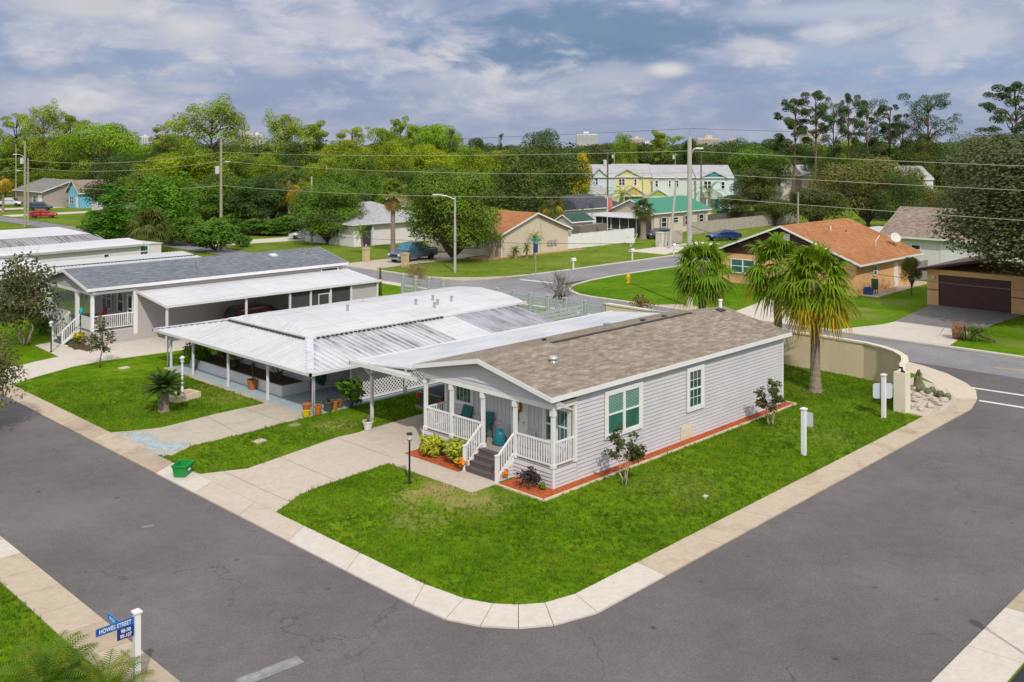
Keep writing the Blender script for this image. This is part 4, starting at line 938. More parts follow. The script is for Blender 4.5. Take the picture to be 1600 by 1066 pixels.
def fan_palm(loc, h, label, seed, Rr=1.0, n=34, ny=0, nb=0, lean=0.0, group=None, name='fan_palm', mat=FROND, e=(1.35,-.75), trunk_r=(.24,.17)):
    o = thing(name, label, 'palm tree', (*loc,.05), 0, group); rs = np.random.RandomState(seed)
    part('trunk', palm_trunk(h, *trunk_r, PBARK, lean=lean), PBARK, o, smooth=False)
    V = fan_palm_fronds(rs, n, Rr, *e, zc=h); V[...,0] += lean*h
    link_mesh('crown', quads_mesh('crown', V, mat), o)
    if ny:
        V = fan_palm_fronds(rs, ny, Rr*1.0, -.25, -1.15, zc=h-.1, droop=1.0); V[...,0] += lean*h
        y_ = link_mesh('yellow_fronds', quads_mesh('yellow_fronds', V, FROND_Y), o); y_['label'] = 'yellowing lower fronds'
    if nb:
        V = fan_palm_fronds(rs, nb, Rr*.8, -.9, -1.35, zc=h-.15, droop=.8); V[...,0] += lean*h
        link_mesh('dead_fronds', quads_mesh('dead_fronds', V, FROND_B), o)['label'] = 'dead brown fronds'
    return o
def feather_palm(loc, h, label, seed, L_=1.6, n=26, leaf=.38, w_=.035, mat=FROND, e=(1.2,-.35), trunk_r=(.14,.11), name='feather_palm', pairs=14, lean=0.0, group=None, rz=0.0, arch=.55, cat='palm tree'):
    o = thing(name, label, cat, (*loc,.05), rz, group); rs = np.random.RandomState(seed)
    if h > .15: part('trunk', palm_trunk(h, *trunk_r, PBARK, lean=lean, bulge=1.1), PBARK, o)
    V = feather_fronds(rs, n, L_, *e, leaf, w_, pairs, arch, zc=h); V[...,0] += lean*h
    link_mesh('crown', quads_mesh('crown', V, mat), o); return o
def multistem(loc, h, w_, label, seed, mat, bark, stems=5, n=900, size=.16, nb=16, cat='tree', name='young_tree', open_=.45, r=.035, group=None, spread=.10, twigs=0):
    """A small tree of several stems with an open, twiggy crown."""
    rs = np.random.RandomState(seed); o = thing(name, label, cat, (*loc,.05), 0, group); m = MB(); blobs = []
    tops = []
    for s in range(stems):
        a = s*2*math.pi/stems+rs.uniform(0,.8); b0 = np.array((math.cos(a)*spread, math.sin(a)*spread, 0))
        t0 = np.array((math.cos(a)*w_*.14, math.sin(a)*w_*.14, h*rs.uniform(.38,.5))); limb(m, rs, b0, t0, r, 0, 5); tops.append(t0)
    for i in range(nb):
        t0 = tops[i%stems]; a = rs.uniform(0,6.28); z = h*rs.uniform(open_,.97); rr = w_/2*rs.uniform(.35,.95)*math.sin(math.pi*min(.95,.25+.75*(z/h-open_)/(1-open_)*.9))
        q = np.array((math.cos(a)*rr, math.sin(a)*rr, z)); limb(m, rs, t0, q, r*.4, 0, 5); s = w_*rs.uniform(.07,.16); blobs.append((*q,s,s,s*.9))
        blobs.append((*(t0*.4+q*.6),s*.8,s*.8,s*.8))
        for _ in range(twigs):
            q2 = q+rs.normal(size=3)*w_*.13+np.array((0,0,h*.06)); limb(m, rs, t0*.3+q*.7, q2, r*.16, 0, 4)
    part('trunk', m, bark, o, smooth=True)
    if n: link_mesh('crown', crown('crown', rs, blobs, n, size, mat, inner=.5, jit=1.0), o)
    return o
def leafy(loc, r, h, label, seed, mat, n=500, size=.18, name='shrub', cat='shrub', nb=9, group=None, stem=True, aspect=.5, z0=.08):
    rs = np.random.RandomState(seed); o = thing(name, label, cat, (*loc,z0), 0, group); blobs = []; m = MB()
    for i in range(nb):
        a = rs.uniform(0,6.28); rr = r*rs.uniform(.1,.7); s = r*rs.uniform(.3,.48); q = (math.cos(a)*rr, math.sin(a)*rr, h*rs.uniform(.35,.78)); blobs.append((*q,s,s,min(s,h*.35))); limb(m, rs, (0,0,0), q, .018+.006*h)
    part('stem', m, BARK, o, smooth=True)
    link_mesh('foliage', crown('foliage', rs, blobs, n, size, mat, aspect=aspect, inner=.4), o); return o
def strap_plant(loc, r, h, label, seed, mat, n=90, w_=.08, name='plant', cat='plant', group=None, z0=.08, droop=.8):
    """A clump of broad strap leaves."""
    rs = np.random.RandomState(seed); V = []
    for i in range(n):
        a = rs.uniform(0,6.28); e = rs.uniform(.35,1.3); b0 = rs.normal(size=3)*r*.3; b0[2] = 0
        blade(V, b0, (math.cos(a)*math.cos(e), math.sin(a)*math.cos(e), math.sin(e)), np.array((rs.normal()*.3,rs.normal()*.3,1)), h*rs.uniform(.8,1.4), w_*rs.uniform(.7,1.2), droop*rs.uniform(.5,1.2), 4)
    o = thing(name, label, cat, (*loc,z0), 0, group); link_mesh('foliage', quads_mesh('foliage', np.array(V), mat), o); return o
# ---- blades of grass over the near lawns
def inside(poly, P):
    x, y = P[:,0], P[:,1]; r_ = np.zeros(len(P), bool); n = len(poly)
    for i in range(n):
        x0, y0 = poly[i]; x1, y1 = poly[(i+1)%n]
        if y0 == y1: continue
        c = ((y0 > y) != (y1 > y)) & (x < (x1-x0)*(y-y0)/(y1-y0)+x0); r_ ^= c
    return r_
def grass_patch(regions, holes, n, seed, h=.07):
    rs = np.random.RandomState(seed); P = []
    for poly, k in regions:
        A = np.array(poly); lo, hi = A.min(0), A.max(0); p = rs.uniform(lo, hi, (k,2)); P.append(p[inside(poly, p)])
    P = np.concatenate(P)
    for hpoly in holes: P = P[~inside(hpoly, P)]
    k = len(P)//5; P = np.repeat(P[:k], 5, 0); P = P + rs.normal(size=P.shape)*.035; cl = np.repeat(np.exp(rs.normal(size=k)*.38), 5)
    n = len(P); a = rs.uniform(0,6.28,n); s = rs.uniform(.7,1.3,n)*h*cl; w_ = .016*rs.uniform(.7,1.4,n)
    c = np.c_[P, np.full(n,.048)]; t = np.c_[np.cos(a)*w_, np.sin(a)*w_, np.zeros(n)]
    tip = c + np.c_[rs.normal(size=(n,2))*h*.45, s]
    return np.stack([c-t, c+t, tip], axis=1)
# ------------------------------------------------------------------ vehicles
TYRE = plain('tyre rubber', (.02,.02,.02), .8, .1, 8); RIM = plain('alloy', (.45,.46,.47), .3, .05, 4, metal=.8); CARGL = glass_mat('car glass', (.03,.045,.055), .05); LAMP = plain('headlight lens', (.7,.72,.74), .15, .04, 4); TAIL = plain('tail lens', (.45,.02,.02), .2, .05, 4)
BLKP = plain('black plastic', (.025,.025,.027), .6, .1, 6)
def carpaint(name, c):
    if name in MATS: return MATS[name]
    m, nt, b = new_mat(name); b.inputs['Base Color'].default_value = (*c,1); b.inputs['Roughness'].default_value = .28; b.inputs['Metallic'].default_value = .25; b.inputs['Coat Weight'].default_value = .8; b.inputs['Coat Roughness'].default_value = .06
    v = tex_coord(nt, 'Object'); C(nt, b, ramp(nt, noise(nt, v, 2, 4), [(.3, tuple(x*.9 for x in c)), (.7, tuple(min(1,x*1.06) for x in c))])); MATS[name] = m; return m
def loft(mb, st):
    """st: list of (x, z0, z1, half width low, half width high). Rounded box sections joined along x."""
    rings = []
    for x, z0, z1, wl, wh in st:
        h = z1-z0; rings.append([(x,-wl*.92,z0),(x,wl*.92,z0),(x,wl,z0+h*.18),(x,wl*1.0,z0+h*.55),(x,wh,z1-h*.12),(x,wh*.86,z1),(x,-wh*.86,z1),(x,-wh,z1-h*.12),(x,-wl,z0+h*.55),(x,-wl,z0+h*.18)])
    vs = [p for r_ in rings for p in r_]; fs = []; n = 10
    for i in range(len(rings)-1):
        for j in range(n): fs.append((i*n+j, i*n+(j+1)%n, (i+1)*n+(j+1)%n, (i+1)*n+j))
    fs.append(tuple(range(n))[::-1]); fs.append(tuple((len(rings)-1)*n+j for j in range(n))); return mb.add(vs, fs)
def add_wheel(parent, x, y, r_, w_=.22):
    s = 1 if y > 0 else -1; m = MB(); m.lathe((0,0,-w_/2), [(r_*.62,0),(r_*.94,0),(r_,w_*.2),(r_,w_*.8),(r_*.94,w_),(r_*.62,w_)], 20)
    m.v = [(x+a, y+c, r_+b_) for a,b_,c in m.v]; wh = part('wheel', m, TYRE, parent, smooth=False)
    m = MB(); m.lathe((0,0,0), [(r_*.63,0),(r_*.63,w_*.52),(r_*.5,w_*.46),(r_*.16,w_*.44),(r_*.14,w_*.5),(0,w_*.5)], 14); m.v = [(x+a, y+c*s, r_+b_) for a,b_,c in m.v]; part('rim', m, RIM, wh)
def car(label, cat, loc, rz, paint, kind='sedan', group=None, name='parked_car', camper=False, glass=None):
    """Length along +x (front at +x)."""
    o = thing(name, label, cat, (*loc,.02) if len(loc) == 2 else loc, rz, group)
    if kind == 'pickup':
        Ln, W_, r_ = 5.6, .98, .39
        m = MB(); loft(m, [(-2.75,.52,1.16,.90,.88),(-2.7,.42,1.2,.96,.94),(-.55,.42,1.2,.98,.95),(1.2,.42,1.16,.98,.94),(1.75,.42,1.14,.97,.92),(2.6,.45,1.02,.93,.84),(2.78,.52,.9,.86,.78)])
        part('body', m, paint, o, smooth=False)
        m = MB(); loft(m, [(-.62,1.12,1.86,.93,.70),(-.5,1.12,1.9,.94,.74),(.75,1.12,1.9,.94,.74),(1.62,1.1,1.2,.92,.86)]); cb = part('cab', m, paint, o)
        m = MB()
        for s in (1,-1):
            for a0,a1,b0,b1 in ((-.45,.28,-.45,.28),(.38,1.3,.38,.82)): m.add([(a0,s*.945,1.26),(a1,s*.945,1.26),(b1,s*.79,1.76),(b0,s*.79,1.76)],[(0,1,2,3)])
        m.add([(.93,-.70,1.79),(.93,.70,1.79),(1.58,.82,1.24),(1.58,-.82,1.24)],[(0,1,2,3)]); m.add([(-.635,-.66,1.78),(-.635,.66,1.78),(-.64,.8,1.26),(-.64,-.8,1.26)],[(0,1,2,3)])
        m.v = [(x*1.005,y*1.012,z+.005) for x,y,z in m.v]; part('glass', m, glass or CARGL, cb)
        m = MB(); m.box(-2.62,-.72,-.84,.84,1.195,1.215); part('truck_bed', m, BLKP, o)
        if camper:
            m = MB(); loft(m, [(-2.1,1.2,1.28,.7,.4),(-1.6,1.2,1.5,.78,.45),(-1.1,1.2,1.86,.8,.4),(-.7,1.2,1.9,.8,.42)]); part('tarpaulin', m, plain('pale tarpaulin', (.62,.65,.70), .6, .15, 5), o, label='pale covered load in the bed')
        wx = (-1.75,1.78)
    elif kind == 'suv':
        Ln, W_, r_ = 4.6, .92, .36
        m = MB(); loft(m, [(-2.25,.5,1.0,.85,.8),(-2.18,.36,1.08,.91,.89),(.9,.36,1.06,.93,.9),(1.5,.36,1.02,.92,.87),(2.1,.4,.9,.88,.8),(2.28,.48,.8,.8,.72)]); part('body', m, paint, o)
        m = MB(); loft(m, [(-2.2,1.02,1.12,.86,.8),(-1.95,1.02,1.66,.88,.68),(.2,1.02,1.7,.89,.7),(.6,1.02,1.62,.88,.68),(1.35,1.0,1.08,.86,.8)]); cb = part('cab', m, paint, o)
        m = MB()
        for s in (1,-1):
            for a0,a1,b0,b1 in ((-1.85,-1.0,-1.75,-1.0),(-.92,.0,-.92,.0),(.08,1.0,.08,.52)): m.add([(a0,s*.895,1.12),(a1,s*.895,1.12),(b1,s*.75,1.57),(b0,s*.75,1.57)],[(0,1,2,3)])
        m.add([(.68,-.64,1.58),(.68,.64,1.58),(1.3,.76,1.11),(1.3,-.76,1.11)],[(0,1,2,3)]); m.add([(-2.0,-.62,1.58),(-2.0,.62,1.58),(-2.2,.74,1.13),(-2.2,-.74,1.13)],[(0,1,2,3)])
        m.v = [(x*1.006,y*1.012,z+.006) for x,y,z in m.v]; part('glass', m, glass or CARGL, cb); wx = (-1.4,1.42)
    else:
        Ln, W_, r_ = 4.7, .9, .33
        m = MB(); loft(m, [(-2.3,.48,.9,.8,.74),(-2.2,.32,.98,.88,.84),(-1.2,.3,1.0,.91,.87),(.8,.3,.97,.92,.86),(1.5,.3,.92,.91,.82),(2.1,.34,.80,.86,.74),(2.32,.42,.68,.76,.66)]); part('body', m, paint, o)
        m = MB(); loft(m, [(-1.95,.94,1.0,.8,.74),(-1.2,.94,1.36,.84,.62),(-.5,.94,1.45,.85,.63),(.25,.94,1.43,.85,.63),(1.25,.92,.98,.82,.76)]); cb = part('cab', m, paint, o)
        m = MB()
        for s in (1,-1):
            for a0,a1,b0,b1 in ((-1.45,-.55,-1.1,-.52),(-.45,.85,-.45,.32)): m.add([(a0,s*.855,1.02),(a1,s*.855,1.02),(b1,s*.69,1.35),(b0,s*.69,1.35)],[(0,1,2,3)])
        m.add([(.4,-.58,1.38),(.4,.58,1.38),(1.18,.74,1.0),(1.18,-.74,1.0)],[(0,1,2,3)]); m.add([(-1.24,-.56,1.34),(-1.24,.56,1.34),(-1.9,.7,1.01),(-1.9,-.7,1.01)],[(0,1,2,3)])
        m.v = [(x*1.006,y*1.014,z+.008) for x,y,z in m.v]; part('glass', m, glass or CARGL, cb); wx = (-1.42,1.45)
    for x in wx:
        for s in (1,-1): add_wheel(o, x, s*(W_-.1), r_)
    fx = 2.72 if kind == 'pickup' else 2.2; hz = .84 if kind == 'pickup' else .68
    for s in (1,-1):
        m = MB(); m.obox((fx,s*(W_-.3),hz),(.16,.3,.16)); part('headlight', m, LAMP, o)
        m = MB(); m.obox((-fx-.0,s*(W_-.22),hz+.16),(.12,.2,.26)); part('tail_light', m, TAIL, o)
    m = MB(); m.obox((fx+.06,0,hz-.05),(.1,.9,.22)); part('radiator_grille', m, BLKP, o)
    m = MB(); m.obox((fx+.1,0,.5),(.16,1.6,.18)); m.obox((-fx-.12,0,.52),(.16,1.6,.18)); part('bumper', m, paint if kind != 'pickup' else plain('chrome', (.5,.5,.5), .25, .05, 3, metal=.9), o)
    for s in (1,-1):
        m = MB(); m.obox((.95 if kind == 'pickup' else .75,s*(W_+.1),1.18 if kind == 'pickup' else 1.0),(.12,.2,.15)); part('wing_mirror', m, paint, o)
    return o
# ------------------------------------------------------------------ houses further off
CREAM = plain('cream siding', (.62,.53,.42), .6, .05, 2); PEACH = plain('peach stucco', (.74,.43,.20), .75, .08, 2, dirt=.2); WALL_W = plain('white house wall', (.73,.69,.72), .6, .05, 2); BRNW = plain('dark brown boards', (.075,.03,.03), .6, .15, 5)
DOORB = plain('dark brown door', (.085,.035,.035), .5, .1, 4); TRIM_D = plain('dark trim', (.05,.045,.05), .6, .1, 4)
def hip_roof(parent, x0, x1, y0, y1, ze, zr, mat, ov=.4, fascia=.16, fmat=None):
    a0,a1,b0,b1 = x0-ov,x1+ov,y0-ov,y1+ov; r_ = MB()
    if a1-a0 >= b1-b0:
        k = (b1-b0)/2; p, q = (a0+k,(b0+b1)/2,zr), (a1-k,(b0+b1)/2,zr)
        F_ = [[(a0,b0,ze),(a1,b0,ze),q,p],[(a1,b1,ze),(a0,b1,ze),p,q],[(a0,b1,ze),(a0,b0,ze),p],[(a1,b0,ze),(a1,b1,ze),q]]
    else:
        k = (a1-a0)/2; p, q = ((a0+a1)/2,b0+k,zr), ((a0+a1)/2,b1-k,zr)
        F_ = [[(a0,b1,ze),(a0,b0,ze),p,q],[(a1,b0,ze),(a1,b1,ze),q,p],[(a0,b0,ze),(a1,b0,ze),p],[(a1,b1,ze),(a0,b1,ze),q]]
    for f in F_: r_.add(f, [tuple(range(len(f)))])
    r_.box(a0+.02,a1-.02,b0+.02,b1-.02,ze-.08,ze-.01)
    rc = part('roof', r_, mat, parent, True)
    m = MB(); m.box(a0,a1,b0-.03,b0,ze-fascia,ze); m.box(a0,a1,b1,b1+.03,ze-fascia,ze); m.box(a0-.03,a0,b0,b1,ze-fascia,ze); m.box(a1,a1+.03,b0,b1,ze-fascia,ze); part('fascia', m, fmat or WHT2, rc, True); return rc
FACES = lambda x0,x1,y0,y1: {'x-': PX(x0), 'x+': PX(x1,1), 'y-': PY(y0), 'y+': PY(y1,1)}
def house(label, x0, x1, y0, y1, ze, zr, wall, roof, axis='x', ov=.4, hip=False, wins=(), doors=(), name='house', loc=None, rz=0.0, lap=None, fmat=None, gable=None, casing=.09, glass=None, z0=.0, group=None, door_mat=None):
    o = thing(name, label, 'house', loc or ((x0+x1)/2,(y0+y1)/2,.05), rz, group)
    m = MB(); fc = FACES(x0,x1,y0,y1)
    if lap: 
        for k in ('x-','x+'): siding(m, fc[k], y0, y1, z0+.05, ze-.02, lap, .025)
        for k in ('y-','y+'): siding(m, fc[k], x0, x1, z0+.05, ze-.02, lap, .025)
        m.box(x0+.03,x1-.03,y0+.03,y1-.03,z0,ze-.05)
    else: m.box(x0,x1,y0,y1,z0,ze-.03)
    part('wall', m, wall, o, True)
    if hip: hip_roof(o, x0,x1,y0,y1, ze, zr, roof, ov, fmat=fmat)
    else:
        gable_roof(o, x0,x1,y0,y1, ze, zr, roof, ov, ov, .18, axis, fmat, th=.1)
        m = MB()
        s_ = (zr-ze)/((y1-y0 if axis == 'x' else x1-x0)/2+ov); 
        if axis == 'x':
            c, hw = (y0+y1)/2, (y1-y0)/2
            for k in ('x-','x+'): m = MB(); siding(m, fc[k], (lambda z: c-hw*min(1,(zr-.16-z)/(zr-.16-ze))), (lambda z: c+hw*min(1,(zr-.16-z)/(zr-.16-ze))), ze-.03, zr-.2, .2 if not lap else lap, .02); part('gable', m, gable or wall, o, True)
        else:
            c, hw = (x0+x1)/2, (x1-x0)/2
            for k in ('y-','y+'): m = MB(); siding(m, fc[k], (lambda z: c-hw*min(1,(zr-.16-z)/(zr-.16-ze))), (lambda z: c+hw*min(1,(zr-.16-z)/(zr-.16-ze))), ze-.03, zr-.2, .2 if not lap else lap, .02); part('gable', m, gable or wall, o, True)
    for (k,a0,a1,za,zb,*u) in wins: window(o, fc[k], a0, a1, za, zb, u[0] if u else 1, casing, glass or GL_D)
    for (k,a0,a1,za,zb) in doors:
        m = MB(); pbox(m, fc[k], a0, a1, za, zb, .0, .04); pbox(m, fc[k], a0+.12, a1-.12, za+.25, za+.95, .04, .055); pbox(m, fc[k], a0+.12, a1-.12, za+1.1, zb-.2, .04, .055)
        part('door', m, door_mat or WHT, o, True)
    return o
# peach house with the orange roof
OH = house('peach stucco house with a big orange shingle roof and a satellite dish behind the palms', 53, 65, 12.9, 26.6, 2.85, 5.75, PEACH, SH_ORG, 'x', .7, gable=BRNW,
           wins=[('x-',22.6,25.2,1.0,2.35,2),('y-',56.2,57.0,1.5,2.4)], doors=[('y-',60.6,61.5,.1,2.3)], glass=GL_T)
m = MB(); pbox(m, PX(53), 19.1, 19.8, 4.2, 5.0, .03, .08); part('gable_vent', m, WHT2, OH, True)
zo = lambda y: 2.85+2.9*(1-abs(y-19.75)/7.55)
m = MB(); m.lathe((63.6,14.1,zo(14.1)-.05), [(.05,0),(.05,.5),(0,.5)], 8)
m2 = MB(); m2.lathe((0,0,0), [(.0,0),(.3,.05),(.5,.16),(.47,.19),(.28,.1),(0,.05)], 18); M = Matrix.Translation((63.5,14.0,zo(14.1)+.65)) @ Matrix.Rotation(R(-135),4,'Z') @ Matrix.Rotation(R(60),4,'Y')
m2.v = [tuple(M @ Vector(p)) for p in m2.v]; d_ = part('satellite_dish', m2, plain('pale dish', (.62,.6,.56), .5, .05, 3), OH, True, True); part('dish_mount', m, GALV, d_, True)
m = MB(); m.tube([(60.2,14.4,zo(14.4)),(60.2,14.4,zo(14.4)+.5),(60.6,14.2,zo(14.4)+1.0)],.04,6); part('aerial', m, WHT2, OH, True)
for (x,y) in ((58.6,18.0),(60.5,17.4)):
    m = MB(); m.lathe((x,y,zo(y)-.05), [(.07,0),(.07,.4 if x < 59 else .2),(0,.41 if x < 59 else .2)], 8); part('roof_vent', m, WHT2 if x < 59 else DKM, OH, True)
m = MB(); m.box(65,68.5,12.9,13.0,.05,1.9); 
for k in range(14): m.box(65+.25*k,65.02+.25*k,12.86,12.9,.05,1.9)
solo('board_fence', m, plain('weathered boards', (.30,.28,.25), .85, .2, 4), 'weathered grey board fence at the far corner of the peach house', 'fence')
# garage house
GH = thing('house', 'peach garage house with a wide dark brown garage door under the big dark tree', 'house', (57,0,.05))
m = MB(); m.box(53.06,63,-12,6.9,.05,2.95); m.box(52.9,53.06,6.0,6.9,.05,2.95); m.box(52.9,53.06,-1.9,.55,.05,2.95); m.box(52.9,53.06,.55,6.0,2.55,2.95); part('wall', m, PEACH, GH, True)
m = MB()
for k in range(5): m.box(53.0,53.055,.55,6.0,.08+.495*k,.08+.495*(k+1)-.02)
for k in range(5):
    for j in range(8): m.box(52.985,53.0,.65+.67*j,1.2+.67*j,.16+.495*k,.45+.495*k)
part('garage_door', m, DOORB, GH, True)
gable_roof(GH, 52.9, 63, -12, 6.9, 3.0, 5.2, SH_BRN, .5, .5, .2, 'x', BRNW)
m = MB(); m.box(52.84,52.9,6.0,6.9,1.3,1.34); m.box(52.84,52.9,-1.9,.55,1.3,1.34); part('score_line', m, BRNW, GH, True)
m = MB(); m.lathe((52.8,6.35,2.2), [(.05,0),(.08,.05),(.08,.22),(.04,.28),(0,.28)], 10); part('wall_lamp', m, WHT, GH, True)
# white house with the brown roof
house('white house with weathered brown shingle roof behind the peach house', 78.5, 90, 6, 21.5, 3.1, 6.0, WALL_W, SH_BRN, 'y', .6, hip=False, doors=[('x-',12.5,15.5,.2,2.5)], wins=[('x-',17.5,18.6,1.2,2.3)])
m = MB(); m.slab([(88,24,2.3),(96,24,2.3),(96,30,2.6),(88,30,2.6)], .1)
for p in ((88.3,24.3),(95.7,24.3),(88.3,29.7),(95.7,29.7)): m.box(p[0]-.08,p[0]+.08,p[1]-.08,p[1]+.08,.05,2.35)
solo('carport', m, MET_W, 'pale metal carport roof beside the weathered brown roofed house', 'carport')
# tan house
TH = house('tan sided house with an orange roof and white trimmed gable beside the white fence', 52.3, 64, 55.2, 68, 2.75, 5.0, CREAM, SH_ORG, 'y', .45, lap=.2, wins=[('x-',58,59.4,1.1,2.3)])
m = MB()
for k in range(3): m.box(60.2+.6*k,60.6+.6*k,55.0,55.12,.9,1.5)
m.box(59.0,59.03,55.1,55.13,.3,4.4); part('meter_box', m, plain('grey box', (.40,.40,.40), .5, .1, 4), TH, True)
m = MB(); m.tube([(52.0,54.85,2.6),(52.3,55.1,2.3),(52.28,55.12,.1)],.06,6); part('downpipe', m, WHT2, TH, True)
def board_fence(label, p, q, h, mat, step=.2, name='board_fence', post=2.4, cap=True, cat='fence', gapped=False):
    o = thing(name, label, cat, (p[0],p[1],.05)); P = Vector((*p,0)); Q = Vector((*q,0)); L_ = (Q-P).length; d = (Q-P)/L_; n = Vector((d.y,-d.x,0))
    m = MB(); k = 0.0
    while k < L_-.02:
        e = min(L_, k+step-.015); a, b_ = P+d*k, P+d*e; m.prism([(a-n*.02)[:2],(b_-n*.02)[:2],(b_+n*.02)[:2],(a+n*.02)[:2]], .08, h+(.04*math.sin(k*7.3) if not cap else 0)); k += step
    part('board_panel', m, mat, o, True)
    m = MB(); k = 0.0
    while k <= L_+.01:
        a = P+d*k; m.box(a.x-.06,a.x+.06,a.y-.06,a.y+.06,.05,h+.1); k += post
    m.bar(P+Vector((0,0,h*.25))-n*.04,Q+Vector((0,0,h*.25))-n*.04,.04,.09); m.bar(P+Vector((0,0,h*.85))-n*.04,Q+Vector((0,0,h*.85))-n*.04,.04,.09)
    if cap: m.bar(P+Vector((0,0,h+.02)),Q+Vector((0,0,h+.02)),.07,.06)
    part('post', m, mat, o, True); return o
board_fence('tall white vinyl fence running beside the tan house', (64.3,55.6), (78,55.6), 1.85, WHT, .5)
FN = plain('light fence boards', (.42,.38,.33), .85, .15, 3); FD = plain('dark fence boards', (.13,.125,.12), .85, .2, 3)
board_fence('pale wooden fence beyond the blue car', (92,56.2), (124,56.2), 1.8, FN, .25); board_fence('dark grey wooden fence behind the pale fence', (106,63.5), (128,63.5), 1.8, FD, .25)
board_fence('short wooden fence around the bins by the leaning pole', gp(1033,384)[:2], gp(1066,380)[:2], 1.7, FN, .25)
m = MB(); p = gp(1033,386); m.box(p[0]-.5,p[0]+.5,p[1]-.5,p[1]+.5,.05,1.8); m.box(p[0]-.55,p[0]+.55,p[1]-.55,p[1]+.55,1.8,1.9); solo('utility_box', m, plain('cream box', (.60,.57,.50), .6, .08, 3), 'cream utility box beside the short wooden fence', 'utility box')
# house with the green roof and screened porch
GR = plain('green metal roof', (.02,.23,.13), .45, .1, 1.2, dirt=.2)
GRH = house('cream house with a bright green roof and a screened porch', 88.5, 102.5, 60, 68, 3.2, 5.1, plain('pale cream siding', (.66,.59,.46), .6, .05, 2), GR, 'x', .5, lap=.25, gable=plain('tan gable', (.50,.42,.33), .7, .08, 2),
            wins=[('y-',90.2,91.6,1.0,2.5),('y-',93.2,94.6,1.5,2.4),('y-',96.2,97.8,1.0,2.5),('y-',100.0,101.4,1.0,2.5)])
m = MB()
for a0 in (89.85,91.6,95.85,97.8,99.65,101.4): m.box(a0,a0+.33,59.9,59.97,1.0,2.5)
part('shutter', m, plain('taupe shutter', (.27,.24,.19), .6, .1, 4), GRH, True)
m = MB(); m.box(84.6,84.68,60.2,67.6,.1,2.6); m.box(84.68,88.4,60.2,60.28,.1,2.6); sp = part('screened_porch', m, SCR, GRH, True)
m = MB()
for y in (60.2,61.6,63.2,64.8,66.4,67.6): m.box(84.5,84.6,y-.05,y+.05,.1,2.7)
m.box(84.5,84.6,60.2,67.6,.8,.88); m.box(84.5,84.6,60.25,61.55,.1,.5); m.box(88.2,88.3,60.12,60.2,.1,2.7); m.box(86.4,86.5,60.12,60.2,.1,2.7); part('post', m, WHT, sp, True)
m = MB(); m.slab([(83.9,59.6,2.7),(83.9,68.3,2.7),(88.4,68.3,3.05),(88.4,59.6,3.05)], .1); part('porch_roof', m, MET_W, sp, True)
# white house with the dark roof, and the shed
a_ = at(882,153)
house('white house with a dark slate roof behind the green shed', a_[0], a_[0]+16, a_[1], a_[1]+9, 2.9, 4.9, WALL_W, shingle_mat('dark slate', [(.05,.055,.07),(.075,.08,.10),(.10,.105,.13),(.13,.135,.16)]), 'x', .5, hip=True)
a_ = at(868,136)
SHD = house('small cream garden shed with dark green roof behind the white fence', a_[0], a_[0]+4.5, a_[1]-3, a_[1], 2.5, 3.5, plain('shed wall', (.50,.47,.40), .7, .08, 3), plain('dark green roofing', (.02,.075,.055), .6, .15, 3), 'x', .25, lap=.2, doors=[('x-',a_[1]-2.3,a_[1]-.8,.1,2.0)], door_mat=WHT2, name='garden_shed')
a_ = at(893,134); m = MB(); m.box(a_[0],a_[0]+1.8,a_[1]-1.6,a_[1],.05,2.0); m.box(a_[0]+1.9,a_[0]+5.8,a_[1]-1.5,a_[1]-.2,.05,2.05)
for k in range(9): m.box(a_[0]-.03,a_[0],a_[1]-1.6,a_[1],.2+.2*k,.25+.2*k)
solo('storage_unit', m, plain('grey brown storage', (.20,.18,.16), .7, .15, 4), 'dark grey storage unit against the white fence', 'storage unit')
# white garage with the grey hip roof, left of the big oak
HH = house('white house with a pale grey hip roof behind the tall palm', 47.5, 60, 77, 88, 3.0, 5.4, WALL_W, shingle_mat('pale grey shingles', [(.30,.31,.33),(.37,.38,.40),(.43,.44,.46),(.5,.51,.53)]), 'x', .7, hip=True, doors=[('y-',48.6,50.2,.1,2.6)], door_mat=TRIM_D, wins=[('x-',80,81.5,1,2.2)])  # the dark door panel stands in for the shade inside an opening
m = MB(); m.box(48.35,48.6,76.7,77,.05,3); m.box(50.25,50.45,76.7,77,.05,3); part('pillar', m, WHT2, HH, True)
a_ = at(566,200); house('grey roofed house far behind the pale hip roofed house', a_[0]-4, a_[0]+9, a_[1], a_[1]+8, 3.6, 6.2, WALL_W, SH_GREY, 'x', .5, hip=True)
# mobile homes behind the slate roofed one
pa4 = at(100,92.8); pb4 = at(252,101); L4 = math.hypot(pb4[0]-pa4[0], pb4[1]-pa4[1]); an4 = math.atan2(pb4[1]-pa4[1], pb4[0]-pa4[0])
H4 = thing('mobile_home', 'long low white mobile home with two windows behind the slate roofed home', 'house', (*pa4,.05), an4)
m = MB(); p4 = PL((0,0),(1,0),(0,-1)); siding(m, p4, -14, L4, 0, 2.75, .24, .02); siding(m, PL((L4,0),(0,1),(1,0)), 0, 5, 0, 2.75, .24, .02); m.box(-14,L4-.02,.02,5,0,2.75); part('wall', m, WALLW, H4)
m = MB(); x4a, x4b = -14.4, L4-2.2
for (y0_,z0_),(y1_,z1_) in zip([(-.3,2.9),(.2,3.12),(2.5,3.35),(4.8,3.12),(5.3,2.9)],[(.2,3.12),(2.5,3.35),(4.8,3.12),(5.3,2.9)]): m.slab([(x4a,y0_,z0_),(x4b,y0_,z0_),(x4b,y1_,z1_),(x4a,y1_,z1_)], .08)
m.slab([(x4b,-.1,2.84),(L4+.15,-.1,2.80),(L4+.15,5.1,2.80),(x4b,5.1,2.84)], .06)
rf4 = part('roof', m, MET_W, H4)
